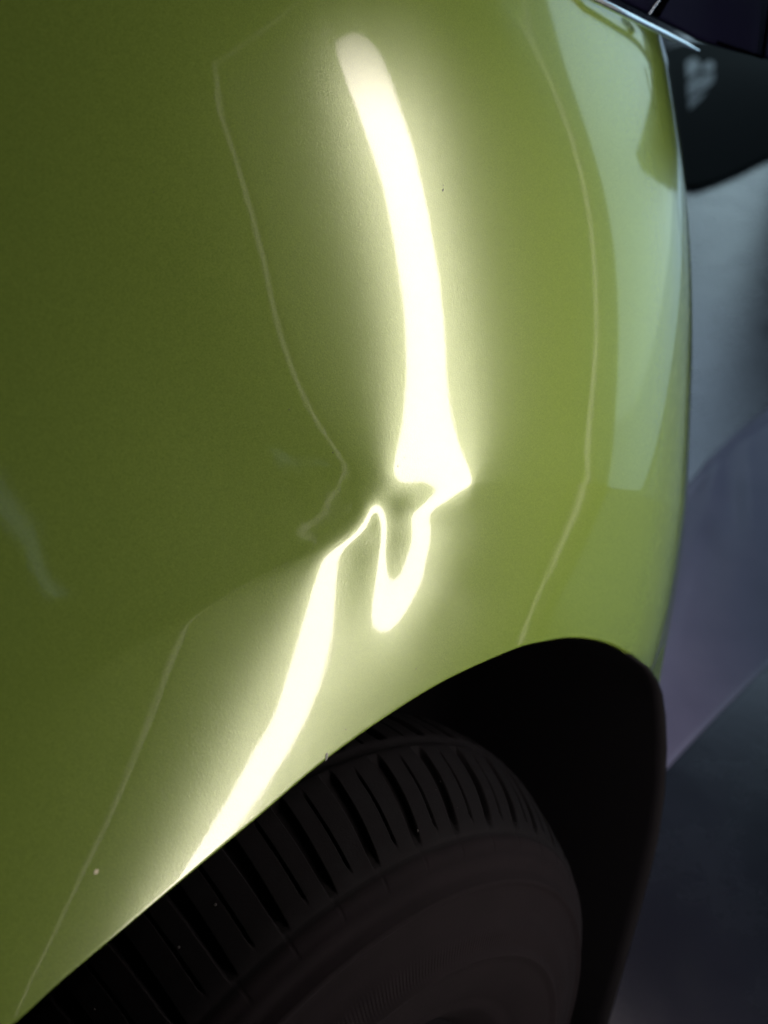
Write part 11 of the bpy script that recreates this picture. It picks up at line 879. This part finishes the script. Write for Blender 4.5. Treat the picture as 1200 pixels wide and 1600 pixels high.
# a cold strip light behind the camera and an added board, cut to block part of the mirrored doorway: both only show as reflections in the paint
ct = empty('strip_light', (1.39, -0.79, 2.0)); tag(ct, 'cold strip light mirrored as a thin streak in the green paint', 'strip light')
CT = [(1.13, -0.66, 2.00), (1.18, -0.69, 2.00), (1.39, -0.79, 2.00), (1.63, -0.99, 2.00)]
tube_path('tube', CT, .009, CEIL, ct, 12)
ca, cb = Vector(CT[0]), Vector(CT[-1]); cm = (ca+cb)/2
bm = bmesh.new(); box_bm(bm, Matrix.Translation(cm+Vector((0, 0, .035))) @ Matrix.Rotation(math.atan2(cb.y-ca.y, cb.x-ca.x), 4, 'Z'), ((cb-ca).length+.1, .06, .03), .005)
bm_obj('housing', bm, TRAYRIM, ct)
BO = [(2.15, 1.98), (2.16, 1.82), (2.50, 1.43), (2.94, 1.07), (3.59, .66), (5.0, .36), (6.6, .30), (6.6, 2.8), (3.66, 2.6), (3.32, 1.63), (2.48, 1.9)]
bo = empty('reflection_blocker', (3.0, 3.6, 0)); tag(bo, 'added dark board out of view, cut to darken part of the doorway mirrored in the fender', 'board')
V = [(3.0, y, z) for y, z in BO]+[(3.04, y, z) for y, z in BO]; K = len(BO)
mesh('board', V, [tuple(range(K)), tuple(range(2*K-1, K-1, -1))]+[(k, K+k, K+(k+1) % K, (k+1) % K) for k in range(K)], TRAYRIM, bo, False)
for yy, zz in ((3.4, .84), (6.2, .36)): tube_path('board_leg', [(3.02, yy, 0.0), (3.02, yy, zz)], .02, TRAYRIM, bo)

# ------------------------------------------------------------------ the inspection lamp whose glow the fender mirrors (stands just out of frame)
th_ = math.radians(70)
LD = np.array([math.sin(th_), 0, math.cos(th_)]); LC = np.array([.024, .1, -.6]) + .38*LD
NL = -LD; AX = np.array([0, 1., 0]); UX = -np.cross(AX, NL)
wm = Matrix.Identity(4)
for c_, v in enumerate((UX, AX, NL)):
    vv = vec_world(v)
    for r_ in range(3): wm[r_][c_] = vv[r_]
lw = Vector(to_world(LC)[0])
LM = Matrix.Translation(lw) @ wm
foot = Vector((lw.x, lw.y, 0)) + vec_world(UX)*.0 + vec_world(LD)*.30
foot.z = 0
lamp = empty('inspection_lamp', foot)
tag(lamp, 'tall black inspection lamp with one bright tube mirrored in the fender', 'lamp')
def lamp_box(bm, u, v, w_, su, sv, sw, bev=.002):
    box_bm(bm, LM @ Matrix.Translation((u, v, w_)), (su, sv, sw), bev)
mid, ln = (V0+V1)/2, V1-V0
HW = .26                                            # half width of the tray; its upper end is cut on a slant
def end_v(u): return V1 + .75*u
def slab(bm, poly, w0, w1):
    """a flat polygon in the tray's plane given thickness"""
    lo = [bm.verts.new(LM @ Vector((u, v, w0))) for u, v in poly]
    hi = [bm.verts.new(LM @ Vector((u, v, w1))) for u, v in poly]
    bm.faces.new(lo[::-1]); bm.faces.new(hi)
    for k in range(len(poly)): bm.faces.new((lo[k], lo[(k+1) % len(poly)], hi[(k+1) % len(poly)], hi[k]))
def ring(bm, a, b_, w0, w1):
    for s_ in (-1, 1):
        q = [(s_*a, V0), (s_*b_, V0), (s_*b_, end_v(s_*b_)), (s_*a, end_v(s_*a))]
        slab(bm, q if s_ > 0 else q[::-1], w0, w1)
    slab(bm, [(-b_, end_v(-b_)+.001), (b_, end_v(b_)+.001), (b_, end_v(b_)+b_-a), (-b_, end_v(-b_)+b_-a)], w0, w1)
    slab(bm, [(-b_, V0-(b_-a)), (b_, V0-(b_-a)), (b_, V0-.001), (-b_, V0-.001)], w0, w1)
bm = bmesh.new()
slab(bm, [(-HW, V0), (HW, V0), (HW, end_v(HW)), (-HW, end_v(-HW))], -.048, -.040)
bm_obj('tray', bm, TRAY, lamp)
lipv = [(-HW, V0), (HW, V0), (HW, end_v(HW)), (-HW, end_v(-HW))]
grow = lambda u, v, d: (u+math.copysign(d, u), v+(d if v > V0 else -d))
Vl = [LM @ Vector((*grow(u, v, d_), w_)) for d_, w_ in ((0, -.007), (.0024, -.001), (.0024, -.007)) for u, v in lipv]
mesh('tray_edge', Vl, [(k, (k+1) % 4, 4+(k+1) % 4, 4+k) for k in range(4)]+[(4+k, 4+(k+1) % 4, 8+(k+1) % 4, 8+k) for k in range(4)], WHITE, lamp, False)
bm = bmesh.new()
ring(bm, HW+.0034, HW+.018, -.066, 0.)
slab(bm, [(HW+.0040, V0), (HW+.0175, V0), (HW+.0175, end_v(HW)), (HW+.0040, end_v(HW))], .0005, .028)  # right wall, raised to keep the tube's light off the sheet
slab(bm, [(-HW-.016, V0-.01), (HW+.016, V0-.01), (HW+.016, end_v(HW)), (-HW-.016, end_v(-HW))], -.080, -.068)
bm_obj('frame', bm, TRAYRIM, lamp)
prf = [(0.002, V0+.04)] + [(.0303*math.sin(a), V0+.075-.0303*math.cos(a)) for a in np.linspace(.1, math.pi/2, 6)] + \
      [(.0303, v) for v in np.linspace(V0+.08, VT-.035, 12)] + [(.0303*math.cos(a), VT-.030+.0303*math.sin(a)) for a in np.linspace(0.05, 1.5, 8)]
me_rows = np.array([[(r_*math.cos(t), v, r_*math.sin(t)) for t in np.linspace(0, 2*math.pi, 40, endpoint=False)] for r_, v in prf])
tube = grid_mesh('tube', me_rows, TUBEM, None, closed=True)
tube.matrix_world = LM
bpy.context.view_layer.update()
tube.parent = lamp; tube.matrix_parent_inverse = lamp.matrix_world.inverted()
for v in (VT-.01, V0+.02):
    bm = bmesh.new(); lamp_box(bm, 0, v, -.034, .03, .03, .03, .004); bm_obj('tube_holder', bm, TRAYRIM, lamp)
back = LM @ Vector((0, .1, -.085))
tube_path('stand_pole', [foot+Vector((0, 0, .01)), Vector((foot.x, foot.y, back.z*.5)), back], .016, TRAYRIM, lamp)
for a in (0, 2.09, 4.19):
    tube_path('stand_leg', [foot+Vector((0, 0, .06)), foot+Vector((math.cos(a)*.10, math.sin(a)*.10, .02))], .012, TRAYRIM, lamp)
